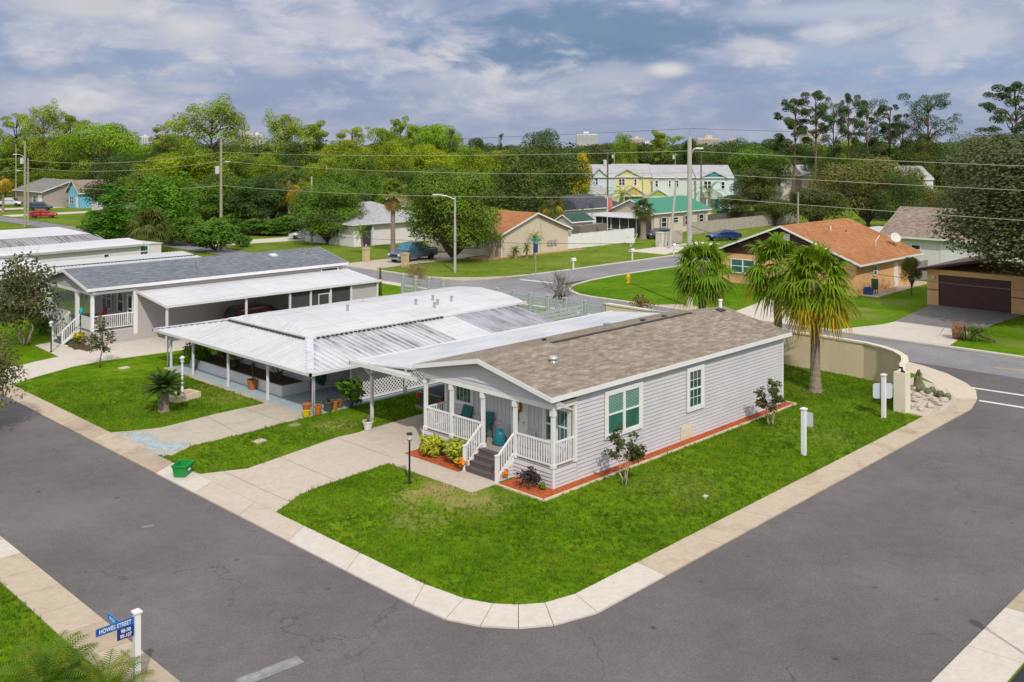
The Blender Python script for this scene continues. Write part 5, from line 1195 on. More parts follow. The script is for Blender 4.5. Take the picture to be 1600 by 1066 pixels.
m = MB(); m.box(x4a,x4b,-.4,-.3,2.68,2.86); m.box(x4b,x4b+.08,-.3,5.2,2.7,2.95); part('gutter', m, plain('grey gutter', (.45,.44,.43), .5, .1, 3), rf4)
def x4(px): return min((k*.02 for k in range(-700,1200)), key=lambda t: abs(pxof(pa4[0]+(pb4[0]-pa4[0])*t/L4, pa4[1]+(pb4[1]-pa4[1])*t/L4)-px))
window(H4, p4, x4(161), x4(171), 1.2, 2.2, 1, .07, GL_D); window(H4, p4, x4(217.5), x4(232), 1.5, 2.72, 1, .08, GL_TD)
A4 = thing('awning', 'white ribbed awning between the slate roof and the long white mobile home', 'awning', (6,58,.09))
m = MB(); m.slab([(-2,56.5,2.6),(16.8,56.5,2.6),(16.8,62,3.0),(-2,62,3.0)], .04)
for k in range(62): x = -1.9+.302*k; m.bar((x+.03,56.5,2.62),(x+.03,62,3.02),.07,.06)
part('roof', m, MET_F, A4, True)
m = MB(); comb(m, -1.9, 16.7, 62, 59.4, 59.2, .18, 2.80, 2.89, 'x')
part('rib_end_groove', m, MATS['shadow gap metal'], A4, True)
m = MB(); m.box(-2.1,16.9,56.3,56.5,2.48,2.64); part('gutter', m, WHT2, A4, True)
for x in (-1.8,2,6.5,11,16.5): column_post(A4, x, 56.6, .05, 2.55, .1, WHT2, False)
H5 = thing('mobile_home', 'white mobile home with grey ribbed awning furthest back on the left', 'house', (8,92,.05))
m = MB(); m.box(-8,18,88,95.4,.05,2.9); part('wall', m, WALLW, H5, True)
m = MB(); m.slab([(-8.5,87.7,2.95),(18.6,87.7,2.95),(16.5,91.7,3.6),(-8.5,91.7,3.6)], .08); m.slab([(-8.5,95.7,2.95),(18.6,95.7,2.95),(16.5,91.7,3.6),(-8.5,91.7,3.6)], .08); m.slab([(18.6,87.7,2.95),(18.6,95.7,2.95),(16.5,91.7,3.6)], .06); part('roof', m, MET_W, H5, True)
m = MB(); m.slab([(-8,84.0,2.2),(19.2,84.0,2.2),(18.6,87.6,2.86),(-8,87.6,2.86)], .04)
for k in range(58): x = -7.8+.47*k; m.bar((x,84.0,2.22),(x,87.5,2.88),.12,.06)
aw5 = part('awning_roof', m, metal_mat('grey pan roof', (.36,.36,.38), .9, 'y'), H5, True)
m = MB(); m.box(-8,19.3,83.8,84.0,2.05,2.25); part('gutter', m, WHT2, aw5, True)
for x in (-4,0,4,8,12,14.5,17,19): column_post(H5, x, 84.1, .05, 2.1, .12, WHT2, False)
H6 = thing('mobile_home', 'white rounded metal roof at the left edge behind the twisted crepe myrtle', 'house', (0,62,.05))
m = MB(); m.box(-10,9.5,52.2,57.2,.05,2.8) if False else m.box(-12,2.6,58,64,.05,2.8); part('wall', m, WALLW, H6, True)
m = MB(); n_ = 8; y0_, y1_ = 57.6, 64.4
for i in range(n_):
    a, b_ = math.pi*i/n_, math.pi*(i+1)/n_; f = lambda t: ((y0_+y1_)/2-(y1_-y0_)/2*math.cos(t), 2.8+.75*math.sin(t))
    (ya_,za_),(yb_,zb_) = f(a), f(b_); m.slab([(-12.4,ya_,za_),(2.9,ya_,za_),(2.9,yb_,zb_),(-12.4,yb_,zb_)], .05)
part('roof', m, MET_W, H6, True)
# the street on the far left
a_ = gp(5,325); house('pale house with grey shingle roof at the far left edge', a_[0]+6, a_[0]+18, a_[1]-6, a_[1]+10, 3.4, 5.8, plain('taupe wall', (.36,.31,.28), .7, .1, 2), shingle_mat('mid grey shingles', [(.17,.16,.16),(.22,.21,.2),(.27,.26,.25),(.32,.31,.3)], rot=R(90)), 'y', .7, wins=[('x-',a_[1]-2,a_[1],1,2.4)], doors=[('x-',a_[1]-5,a_[1]-2.8,.2,2.6)])
a_ = gp(88,328); house('house with a long reddish brown roof and white garage on the far left street', a_[0]+20, a_[0]+34, a_[1]-14, a_[1]+6, 3.5, 6.4, WALL_W, shingle_mat('reddish shingles', [(.26,.14,.10),(.34,.19,.13),(.40,.24,.17),(.46,.3,.22)], rot=R(90)), 'y', .7, wins=[('x-',a_[1]-7,a_[1]-5,1,2.4)], doors=[('x-',a_[1]-1,a_[1]+4,.2,2.8)])
a_ = gp(112,326); BC = house('small sky blue cottage with a pointed gable on the far left street', a_[0]+1, a_[0]+16, a_[1]-1.5, a_[1]+4.5, 3.2, 5.9, plain('sky blue boards', (.18,.48,.66), .6, .08, 2), SH_BRN, 'x', .5, lap=.22, wins=[('x-',a_[1]+1.4,a_[1]+3.4,.8,2.5,2)], doors=[('x-',a_[1]-.8,a_[1]+.3,.1,2.4)])
a_ = gp(136,330); house('white porch house with blue grey roof beside the sky blue cottage', a_[0]+2, a_[0]+14, a_[1]-9, a_[1]+2.5, 2.9, 5.0, WALL_W, SH_GREY, 'y', .5, wins=[('x-',a_[1]-8.2+2.0*k,a_[1]-6.6+2.0*k,1.0,2.4,2) for k in range(4)])
a_ = at(196,205); house('grey gabled house half hidden by junipers on the left', a_[0], a_[0]+9, a_[1]-6, a_[1]+6, 3.4, 6.6, WALL_W, SH_GREY, 'y', .5)
a_ = at(655,170); house('pale house glimpsed behind the big oak trunk', a_[0]-8, a_[0]+6, a_[1]-4, a_[1]+6, 3.0, 5.2, CREAM, SH_BRN, 'x', .5, wins=[('y-',a_[0]-5,a_[0]-3.6,1,2.3)])
a_ = at(440,158); house('cream house glimpsed between the shade trees across the rear road', a_[0], a_[0]+10, a_[1]-6, a_[1]+6, 3.0, 5.2, CREAM, SH_BRN, 'x', .5, wins=[('x-',a_[1]-4,a_[1]-2.4,1,2.3)], doors=[('x-',a_[1]+2,a_[1]+3,.1,2.3)])
# townhouses, facing the viewer across the open ground
def townhouse(label, pxa, pxb, Y, ze, zr, wall, gable_px=None, gable_mat=None, wins=(), porch=None, door=None, roof=None, doorm=None):
    """wins: (px0, px1, py0, py1, panes). Local x along the front, y away from the viewer."""
    k = Y/F; x0, x1 = (pxa-800)*k, (pxb-800)*k; loc = Wd(x0, Y); o = thing('townhouse', label, 'townhouse', (*loc,.05), VIEWROT)
    W_ = x1-x0; X = lambda p: (p-800)*k-x0; Z = lambda p: zt(p, Y); pl = PL((0,0),(1,0),(0,-1)); rm = roof or TR
    m = MB(); siding(m, pl, 0, W_, .0, ze-.05, .3, .02); m.box(0.02,W_-.02,.03,11,.0,ze-.05); part('wall', m, wall, o)
    rc = gable_roof(o, 0, W_, 0, 11, ze, zr, rm, .4, .04, .2, 'x', th=.12)
    m = MB(); gy = (lambda z: 5.5-5.5*min(1,(zr-.2-z)/(zr-.2-ze)))
    siding(m, PL((0,0),(0,1),(-1,0)), gy, (lambda z: 11-gy(z)), ze-.05, zr-.25, .3, .02); part('end_gable', m, wall, o); m = MB(); siding(m, PL((W_,0),(0,1),(1,0)), gy, (lambda z: 11-gy(z)), ze-.05, zr-.25, .3, .02); part('end_gable', m, wall, o)
    if gable_px:
        g0, g1, ga = X(gable_px[0]), X(gable_px[1]), Z(gable_px[2]); gc = (g0+g1)/2; m = MB(); m.add([(g0,-.25,ze-.06),(g1,-.25,ze-.06),(gc,-.25,ga-.12),(g0,4,ze-.06),(g1,4,ze-.06),(gc,4,ga-.12)],[(0,1,2),(5,4,3),(0,2,5,3),(1,4,5,2)]); gb = part('gable', m, gable_mat or wall, o)
        m = MB(); m.slab([(g0-.4,-.6,ze-.16),(gc,-.6,ga),(gc,5.5,ga),(g0-.4,5.5,ze-.16)], .12); m.slab([(g1+.4,-.6,ze-.16),(gc,-.6,ga),(gc,5.5,ga),(g1+.4,5.5,ze-.16)], .12); part('gable_roof', m, rm, gb)
    for (a,b_,c,d,n) in wins: window(o, pl, X(a), X(b_), Z(d), Z(c), n, .12, GL_D)
    if porch:
        a,b_,c,d,pm,gb = porch; A, B_ = X(a), X(b_); zt_, zb_ = Z(c), Z(d); m = MB()
        if gb: m.slab([(A-.3,-2.6,zb_),((A+B_)/2,-2.6,zt_),((A+B_)/2,0,zt_),(A-.3,0,zb_)],.12); m.slab([(B_+.3,-2.6,zb_),((A+B_)/2,-2.6,zt_),((A+B_)/2,0,zt_),(B_+.3,0,zb_)],.12)
        else: m.slab([(A-.3,-2.6,zb_),(B_+.3,-2.6,zb_),(B_+.3,0,zt_),(A-.3,0,zt_)],.12)
        pr = part('porch_roof', m, rm, o); m = MB()
        if gb: m.add([(A,-2.4,zb_),(B_,-2.4,zb_),((A+B_)/2,-2.4,zt_-.15),(A,-2.3,zb_),(B_,-2.3,zb_),((A+B_)/2,-2.3,zt_-.15)],[(0,1,2),(5,4,3),(0,2,5,3),(1,4,5,2)]); part('porch_gable', m, pm, pr); m = MB()
        for q in (A+.1,B_-.1): m.box(q-.12,q+.12,-2.5,-2.26,0,zb_)
        m.box(A,B_,-2.5,-2.26,zb_-.3,zb_-.02); part('post', m, WHT2, pr)
        m = MB(); m.box(A+.3,B_-.3,-.09,-.03,.1,zb_-.4); part('entry_wall', m, pm, o)
    for (a,b_,c,d) in (door or ()):
        m = MB(); m.box(X(a),X(b_),-.14,-.08,Z(d),Z(c)); part('door', m, doorm or TEALD, o)
    return o
TR = plain('pale metal roof', (.40,.40,.42), .5, .1, .8, dirt=.25); TEALD = plain('teal door', (.02,.26,.34), .5, .1, 3)
townhouse('pale blue townhouse at the left end of the pastel row', 903, 960, 200, 6.7, 9.1, plain('pale blue siding', (.54,.63,.68), .6, .05, 2), (925,948,264), None, [(919,924,278,290,1),(929.5,935,278,290,1)], (920,945,292,303,plain('aqua entry', (.35,.60,.58), .6, .06, 2),False), [(931,934,305,326)], doorm=TRIM_D)
townhouse('pale yellow townhouse with two gabled windows in the pastel row', 960, 1020, 201, 6.7, 9.2, plain('pale yellow siding', (.68,.62,.30), .6, .05, 2), (960,1000,265), None, [(966,977,279.5,290.5,2),(990,995.5,279.5,290.5,1)], (972,1005,292,304,plain('golden entry', (.55,.42,.12), .6, .08, 2),True), [(978,990,306,327)], doorm=plain('ochre garage', (.46,.33,.08), .6, .1, 3))
townhouse('pale mint townhouse with a lime porch gable in the pastel row', 1020, 1088, 200, 6.6, 9.0, plain('pale mint siding', (.58,.65,.60), .6, .05, 2), None, None, [(1023,1029,281,293,1),(1044,1049,281,293,1),(1055.5,1061,281,293,1)], (1012,1040,296,306,plain('lime gable', (.30,.42,.05), .6, .08, 2),True), [(1055,1068,304,325)], doorm=plain('pale sage door', (.42,.55,.45), .6, .06, 3))
townhouse('pale cyan townhouse with a teal gable in the pastel row', 1088, 1146, 199, 6.6, 9.0, plain('pale cyan siding', (.58,.68,.71), .6, .05, 2), (1096,1134,268), plain('teal gable', (.0,.32,.36), .6, .08, 2), [(1099,1112,283,296,2),(1126,1133,284,296,1)], (1100,1122,300,308,plain('cyan entry', (.4,.62,.66), .6, .06, 2),False), [(1118,1127,310,327)])
for (a,b_,Y,lab,wm,gp_,gm) in ((1152,1196,228,'white roofed townhouse just right of the teal gabled one',(.60,.62,.63),None,None),(1200,1258,225,'pale townhouse with grey white roof behind the shade tree',(.62,.58,.55),None,None),(1254,1300,222,'townhouse with an orange gable behind the shade tree',(.60,.55,.50),(1250,1282,270),plain('orange gable', (.62,.33,.10), .6, .08, 2)),(893,912,226,'townhouse roof showing behind the pale blue one',(.60,.55,.5),None,None)):
    townhouse(lab, a, b_, Y, 6.3, 8.6, plain('siding %d' % a, wm, .6, .05, 2), gp_, gm, [(a+14,a+20,284,293,1)])
townhouse('tall white two storey house side at the right beyond the shade tree', 1415, 1458, 190, 6.6, 9.0, plain('bright white siding', (.70,.71,.72), .6, .05, 2), None, None, [], (1445,1464,300,305,WALL_W,False))
# distant towers
TW = plain('tower white', (.66,.65,.66), .7, .06, .05); TWP = plain('tower pink', (.62,.52,.47), .7, .06, .05); TWG = plain('tower glazing', (.28,.30,.36), .4, .1, .1)
def tower(px0, px1, py, Y, label, mat, bays=4, floors=16, steps=()):
    k = Y/F; w_ = (px1-px0)*k; h = zt(py, Y); loc = Wd((px0-800)*k, Y); o = thing('apartment_tower', label, 'tower block', (*loc,0), VIEWROT)
    m = MB(); m.box(0,w_,0,w_*.6,0,h); m.box(w_*.35,w_*.6,w_*.1,w_*.4,h,h+3.5)
    for (a,b_,dz_) in steps: m.box(w_*a,w_*b_,w_*.05,w_*.5,h,h+dz_)
    part('wall', m, mat, o); m = MB()
    for i in range(bays):
        a = w_*(i+.22)/bays; b_ = w_*(i+.78)/bays
        for f in range(floors): z = h*.1+h*.88*f/floors; m.box(a,b_,-.4,-.02,z,z+h*.5/floors)
    part('window', m, TWG, o); m = MB()
    for f in range(floors): z = h*.1+h*.88*(f-.28)/floors; m.box(0,w_,-1.0,-.41,z,z+.7)
    part('balcony', m, mat, o); return o
tower(901,933,209,1500,'tall white apartment tower on the horizon',TW,5,20); tower(985,1007,216,1700,'pinkish apartment block right of the round topped tree',TWP,4,14); tower(1008,1031,224,1700,'low white block on the horizon beside the pinkish one',TW,5,6,((0,.3,4),))
tower(1090,1124,216,1600,'wide tan apartment block behind the big utility pole',TWP,6,13,((0,.25,-.0),(.4,.7,5))); tower(1134,1153,220,1700,'small pink block beside the wide tan one',TWP,4,8,((.5,.9,4),)); tower(1254,1282,208,1600,'tan and white tower behind the tall pines',TWP,5,14,((0,.4,4),))
tower(201,213,213,1900,'slim pale tower at the left end of the left skyline',TW,3,10); tower(218,234,213,1900,'pale twin tower beside the slim one',TW,4,10); tower(243,260,208,1800,'tallest pale tower of the left skyline',TW,4,14); tower(376,396,208,1800,'pinkish white tower right of the tall orange lit pine',TWP,4,12); tower(392,411,210,1850,'lower white tower right of the orange lit pine',TW,4,10)
# curved garden wall and the white back fence
WLB = plain('beige stucco wall', (.74,.62,.43), .85, .06, .8, bmp=.3, bscale=30); CRW = plain('cream stucco', (.72,.66,.53), .8, .05, 1)
wp = [(25.5,18),(25.3,10),(25.2,4.4),(25.15,1.5),(25.0,-.6),(24.6,-1.7),(23.9,-2.8),(23.0,-3.6),(21.9,-4.1),(21.0,-4.35)]
gw = thing('garden_wall', 'beige stucco garden wall curving round the corner lot', 'wall', (25.2,0,.05)); m = MB()
def wall_run(mb, pts, t, z0, z1):
    for i, (a, b_) in enumerate(zip(pts, pts[1:])):
        def nrm(i_):
            p0, p1 = pts[max(0,i_-1)], pts[min(len(pts)-1,i_+1)]; d = Vector((p1[0]-p0[0],p1[1]-p0[1])).normalized(); return Vector((-d.y,d.x))*t/2
        na, nb_ = nrm(i), nrm(i+1); mb.prism([(a[0]+na.x,a[1]+na.y),(b_[0]+nb_.x,b_[1]+nb_.y),(b_[0]-nb_.x,b_[1]-nb_.y),(a[0]-na.x,a[1]-na.y)], z0, z1)
wall_run(m, wp, .24, .03, 1.95); part('wall', m, WLB, gw, True); m = MB(); wall_run(m, wp, .34, 1.95, 2.05); part('coping', m, CRW, gw, True)
m = MB(); wall_run(m, [(21.1,-4.33),(20.6,-4.5),(20.0,-4.75)], .3, .03, 1.94); m.box(19.45,20.05,-5.12,-4.55,.03,1.96); part('end_pier', m, CRW, gw, True)
SLF = thing('slat_fence', 'white slatted metal fence along the back of the white home', 'fence', (25.5,24,.05)); m = MB()
for k in range(7): m.box(25.45,25.5,18.2,28.6,.2+.24*k,.36+.24*k)
part('slat_panel', m, plain('pale slats', (.42,.46,.48), .5, .06, 2), SLF, True); m = MB()
for k in range(7): m.box(25.45,25.5,35,40,.2+.24*k,.36+.24*k)
part('slat_panel', m, plain('pale slats', (.42,.46,.48), .5, .06, 2), SLF, True); m = MB()
for yk in [18.1+1.75*k for k in range(7)]+[34.9,36.6,38.3,40]:
    m = MB(); m.box(25.36,25.58,yk,yk+.2,.05,1.95); m.box(25.33,25.61,yk-.03,yk+.23,1.95,2.02); part('post', m, MATS['pale slats'], SLF, True)
m = MB()
for k in range(6): m.box(20.4,25.4,20.0,20.05,.25+.26*k,.42+.26*k)
for x in (20.4,22.9,25.2): m.box(x-.07,x+.07,19.95,20.1,.05,2.0)
solo('slat_fence', m, MATS['pale slats'], 'short white slatted fence behind the blue windowed end of the white home', 'fence')
# ------------------------------------------------------------------ poles and wires
WOODP = plain('weathered pole', (.34,.31,.22), .9, .15, 3, bmp=.4, bscale=15); CONCP = plain('concrete pole', (.44,.43,.38), .85, .08, 2); DKP = plain('brown pole', (.14,.10,.075), .9, .2, 3)
def pole(px, Y, top, label, r=.15, mat=WOODP, cross=None, can=None, lean=0.0, base=None, arm=None, group=None, name='utility_pole'):
    x, y = at(px, Y); h = zt(top, Y); o = thing(name, label, 'utility pole', (x,y,0), VIEWROT, group); m = MB()
    m.tube([(0,0,0),(lean*.5,0,h*.5),(lean,0,h)], [r*1.2,r,r*.78], 10); part('shaft', m, mat, o)
    if cross:
        for (z_, w_) in cross:
            m = MB(); m.box(lean-w_/2,lean+w_/2,-r-.1,-r,h-z_-.12,h-z_)
            for k in (-.45,-.2,.2,.45): m.lathe((lean+w_*k,-r-.05,h-z_), [(.04,0),(.06,.06),(.03,.16),(0,.18)], 8)
            part('crossarm', m, DKP if mat is DKP else CONCP, o)
    if can:
        m = MB(); m.lathe((lean-(r+.3),0,h-can), [(.25,0),(.27,.05),(.27,.85),(.2,.93),(0,.95)], 12); m.box(lean-r-.1,lean-r,-.06,.06,h-can+.2,h-can+.7); part('transformer', m, plain('pale transformer', (.55,.57,.58), .5, .06, 3), o)
    if arm:
        z_, L_ = arm; m = MB(); s = 1 if L_ > 0 else -1
        m.tube([(s*r*.8,0,h-z_),(L_*.5,0,h-z_+.32),(L_,0,h-z_+.45)], .045, 8); a_ = part('lamp_arm', m, GALV, o)
        m = MB(); m.obox((L_+s*.22,0,h-z_+.44),(.62,.24,.13)); part('lamp_head', m, WHT2, a_)
    return o
bx, by = 38.6, 24.5
# big pole: find where the pole line meets its bearing
for k in range(4000):
    y_ = 10+k*.01
    if pxof(38.4, y_) < 1077.5: break
by = y_; YB = Yof(38.4, by)
pole(1077.5, YB, 213, 'tall pale utility pole standing in front of the pastel townhouses', .21, CONCP, None, None, arm=(1.4,.55))
m_ = [o for o in col.objects if o.get('label','').startswith('tall pale utility pole')][0]
m = MB(); h_ = zt(213,YB); m.lathe((0,0,h_), [(.03,0),(.03,.5),(.07,.52),(.05,.66),(0,.68)], 8); part('insulator', m, plain('porcelain', (.35,.33,.33), .3, .1, 4), m_)
pole(345.5, 121, 218, 'greenish wooden utility pole with a transformer left of centre', .17, WOODP, None, 4.3, arm=(3.2,.6))
pole(39, 155, 220, 'left utility pole with a street lamp and transformer by the red car', .18, WOODP, None, 3.7, arm=(2.6,-1.3))
pole(44, 166, 247, 'second weathered pole just behind the left utility pole', .15, WOODP, None, None, arm=(2.6,-1.4))
pole(711, Yof(39.5,48.98), 308, 'concrete street light with a curved arm beside the rear road', .12, CONCP, None, None, arm=(.2,-1.75), name='street_light')
pole(487, 128, 276, 'grey pole in front of the dark shade tree with a lamp arm', .13, CONCP, None, None, arm=(4.9,-.9), name='street_light')
pole(1046, 122, 277, 'leaning grey pole with a wide crossarm by the green roof', .17, CONCP, ((.35,7.0),), None, lean=.9)
m = MB(); p = gp(1045,385); m.lathe((*p,0), [(.75,0),(.75,.5),(.2,.6),(0,.6)], 10); solo('pole_base', m, plain('blue grey base', (.16,.2,.27), .7, .1, 3), 'blue grey block round the foot of the leaning pole', 'base')
pole(949.5, 150, 233, 'thin dark pole with a short crossarm left of the townhouses', .13, DKP, ((.2,1.6),), 2.6)
pole(1095.5, 185, 236, 'slim dark pole in front of the teal gabled townhouse', .13, DKP)
for (px,Y,t,lab,can) in ((728,200,215,'distant pole rising above the big oak',None),(960,250,239,'distant pole with a pale can left of the pastel row',1.4),(1055,240,240,'distant pole behind the leaning pole with a pale can',1.4),(1160,240,239,'distant pole with a pale can right of the pastel row',1.4),(1283,230,240,'distant pole above the shade tree with a pale can',1.8),(1417,215,239,'distant pole at the left of the white two storey house',2.2),(1004,190,274,'short brown pole in front of the yellow townhouse',None),
                        (473,215,222,'distant pole among the sunlit trees left of centre',None),(510,185,258,'distant pole above the dark shade tree',None),(25,215,225,'distant pole behind the left utility pole',None)):
    pole(px, Y, t, lab, .12, WOODP, None, can)
pole(1475, 165, 247, 'wooden pole with long crossarm beside the white two storey house', .16, DKP, ((.3,4.2),(1.0,2.2)), None, lean=.6)
pole(1247, 122, 300, 'bare grey pole behind the ridge of the orange roof', .12, WOODP); pole(1421, 160, 285, 'pale thin pole beside the two storey house', .1, WOODP)
WIRE = plain('wire', (.50,.50,.38), .5, .1, 2, metal=.3); CABLE = plain('black cable', (.03,.03,.032), .6, .1, 2)
def wire(p, q, sag, label, r=.017, mat=WIRE, n=24):
    m = MB(); P = Vector(p); Q = Vector(q); pts = [P+(Q-P)*(k/n)-Vector((0,0,sag*4*(k/n)*(1-k/n))) for k in range(n+1)]
    m.tube(pts, r, 5); return solo('overhead_wire', m, mat, label, 'wire', 'wires along the rear road')
def wp_(px, Y, py): return (*at(px,Y), zt(py,Y))
pA = lambda py: wp_(39,155,py); pB = lambda py: wp_(345.5,121,py); pC = lambda py: wp_(1077.5,YB,py)
xr, yr = 38.4, -22.0; YR = Yof(xr,yr); pD = lambda py: wp_(pxof(xr,yr),YR,py)
def ext(py_at_1600, pyC):    # row at the next pole outside the frame so the wire crosses the frame edge where it does
    return pyC+(py_at_1600-pyC)*(pxof(xr,yr)-1077)/(1600-1077)
for (yA,yB,yC,y16,s,lab,r_,mt) in ((236,222,201,209,.35,'topmost overhead wire, sagging between the pole tops',.014,CABLE),(250,238,236,256,.4,'second overhead wire, just under the pole tops',.02,WIRE),(262,252,270,294,.6,'third overhead wire, crossing in front of the pastel roofs',.02,WIRE),(284,290,306,341,.6,'fourth overhead wire, low across the shade trees',.02,WIRE)):
    wire(pA(yA),pB(yB),.9,lab+' on its left span',r_+.006,mt); wire(pB(yB),pC(yC),s,lab+' on its middle span',r_,mt); wire(pC(yC),wp_(pxof(xr,yr),YR,ext(y16,yC)),.15,lab+' on its right span',r_*.9,mt)
wire(pB(358), wp_(1004,84,381), .5, 'low black cable crossing the tan house and white fence', .02, CABLE)
wire(wp_(1310,66,419), wp_(1700,62,460), .25, 'low black cable drooping across the peach garage', .02, CABLE)
wire(wp_(1310,66,419), pC(352), .3, 'low black cable running down to the tall pale pole', .02, CABLE)
wire(pA(246),wp_(-60,150,250),.2,'wire leaving the left utility pole towards the left edge',.02); wire(pA(262),wp_(-60,150,276),.2,'lower wire leaving the left utility pole towards the left edge',.02)
# ------------------------------------------------------------------ small things on the lots
TERRA = plain('terracotta', (.42,.13,.05), .8, .12, 5); BLACKM = plain('black lamp metal', (.02,.02,.022), .45, .1, 5)
LENS = plain('lamp glass', (.55,.58,.58), .2, .05, 4)
def lamp_post(loc, h, label, shaft, r=.04, head='cyl'):
    o = thing('lamp_post', label, 'lamp post', (*loc,.05)); m = MB(); m.lathe((0,0,0), [(r*2,0),(r*2,.06),(r,.1),(r*.85,h-.3)], 12); part('shaft', m, shaft, o)
    m = MB()
    if head == 'cyl': m.lathe((0,0,h-.3), [(.09,0),(.09,.19)], 14)
    else: m.lathe((0,0,h-.3), [(.07,0),(.12,.22)], 4)
    part('lamp_glass', m, LENS, o); m = MB()
    m.lathe((0,0,h-.11), [(.1,0),(.12,.02),(.11,.06),(0,.09)] if head == 'cyl' else [(.15,0),(.15,.02),(.03,.11),(0,.13)], 14 if head == 'cyl' else 4); m.lathe((0,0,h-.33), [(.05,0),(.1,.02),(.1,.04)], 12); part('cap', m, BLACKM if head == 'cyl' else WHT2, o); return o
lamp_post(gp(640,757), 1.95, 'black lamp post in the lawn beside the corner house footpath', BLACKM)
lamp_post(gp(80,552), 1.95, 'black lamp post with a pale head near the twisted crepe myrtle', BLACKM, head='sq')
lp_ = lamp_post(gp(285,622), 2.1, 'white lamp post rising from the small stone flower box', WHT, .055, 'sq')
fb = thing('flower_box', 'low cream stone flower box around the white lamp post', 'flower box', (*gp(285,625),.05), R(8)); m = MB()
for (x0,x1,y0,y1) in ((-.75,.75,-.5,-.4),(-.75,.75,.4,.5),(-.75,-.65,-.4,.4),(.65,.75,-.4,.4)): m.box(x0,x1,y0,y1,0,.3)
part('border', m, EDGE, fb); m = MB(); m.box(-.65,.65,-.4,.4,.05,.22); part('soil', m, plain('pinkish gravel', (.40,.28,.22), .9, .25, 12), fb)
m = MB(); m.box(-.02,.02,-.02,.02,0,.75); m.box(-.08,.08,-.03,.01,.3,.75); solo('path_light', m, BLACKM, 'small black stake light beside the white lamp post', 'stake light', loc=(*gp(279,628),.05))
def sign_back(px, py, ptop, label, plates):
    x, y = gp(px,py); h = (py-ptop)/F*Yof(x,y); o = thing('sign_post', label, 'sign post', (x,y,.05)); m = MB(); m.box(-.085,.085,-.085,.085,0,h-.1); part('shaft', m, WHT, o)
    m = MB(); m.box(-.12,.12,-.12,.12,h-.1,h-.05); m.add([(-.12,-.12,h-.05),(.12,-.12,h-.05),(.12,.12,h-.05),(-.12,.12,h-.05),(0,0,h)],[(0,1,4),(1,2,4),(2,3,4),(3,0,4)]); part('cap', m, WHT, o)
    for k in plates: m = MB(); m.box(*k(h)); part('sign_plate', m, plain('blank sign back', (.50,.55,.58), .5, .05, 3), o)
    return o
SG = plain('white plate', (.6,.62,.64), .5, .05, 3)
sign_back(1256,713,638,'white square post with a narrow sign seen edge-on in the side lawn',[lambda h:(.086,.11,-.36,.0,h-.78,h-.2)])
s2 = sign_back(1381,655,585,'white square post with a wide pale sign back beside the garden wall',[])
m = MB(); n8 = 8; M = Matrix.Translation((.09,.09,1.25)) @ Matrix.Rotation(R(44),4,'Z')
for z_ in (0,): 
    w8, h8, c8 = .46, .36, .08; v1 = [M @ Vector((0,a_,b__)) for a_,b__ in ((w8,h8-c8),(w8-c8,h8),(c8-w8,h8),(-w8,h8-c8),(-w8,c8-h8),(c8-w8,-h8),(w8-c8,-h8),(w8,c8-h8))]; v2 = [p + M.to_3x3() @ Vector((.02,0,0)) for p in v1]
    m.add(v1+v2, [tuple(range(8))[::-1], tuple(range(8,16))]+[(i,(i+1)%8,8+(i+1)%8,8+i) for i in range(8)])
part('sign_plate', m, MATS.get('blank sign back') or SG, s2)
m = MB(); m.lathe((.1,-.35,1.95),[(.0,0),(.06,.06),(.05,.2),(0,.3)],8); m.obox((.1,-.3,2.2),(.1,.16,.08)); m.obox((.1,-.42,2.05),(.05,.2,.06),0,.6); solo('bird', m, BLACKM, 'small dark bird ornament on the garden wall pier', 'ornament', loc=(19.6-.1,-4.9+.35,-.02))
# street name sign in the near corner
sx, sy = gp(214,1085); 
SS = thing('street_sign', 'white post carrying blue street name blades in the near left corner', 'street sign', (sx,sy,.05)); Ys = Yof(sx,sy); hs = zt(953,Ys)-.05
m = MB(); m.box(-.07,.07,-.07,.07,0,hs-.06); part('shaft', m, WHT, SS); m = MB(); m.box(-.1,.1,-.1,.1,hs-.06,hs-.02); m.add([(-.1,-.1,hs-.02),(.1,-.1,hs-.02),(.1,.1,hs-.02),(-.1,.1,hs-.02),(0,0,hs+.04)],[(0,1,4),(1,2,4),(2,3,4),(3,0,4)]); part('cap', m, WHT, SS)
BLUE = plain('sign blue', (.012,.11,.42), .45, .04, 3); NAVY = plain('sign navy', (.01,.03,.20), .45, .04, 3); LET = plain('white lettering', (.78,.78,.8), .5, .02, 3)
def lettering(parent, txt, size, loc, ang, mat, name='lettering', sx_=1.0, rev=False):
    cu = bpy.data.curves.new(name, 'FONT'); cu.body = txt; cu.size = size; cu.align_x = 'CENTER'; cu.align_y = 'CENTER'; cu.extrude = .003; cu.offset = size*.014
    to = bpy.data.objects.new('tmp', cu); col.objects.link(to); bpy.context.view_layer.update()
    me = bpy.data.meshes.new_from_object(to.evaluated_get(bpy.context.evaluated_depsgraph_get())); bpy.data.objects.remove(to); bpy.data.curves.remove(cu)
    me.name = name; me.materials.clear(); me.materials.append(mat); M = Matrix.Translation(loc) @ Matrix.Rotation(ang,4,'Z') @ Matrix.Rotation(R(90),4,'X') @ Matrix.Diagonal((sx_,1,1,1)); me.transform(M)
    o = bpy.data.objects.new(name, me); col.objects.link(o); o.parent = parent; return o
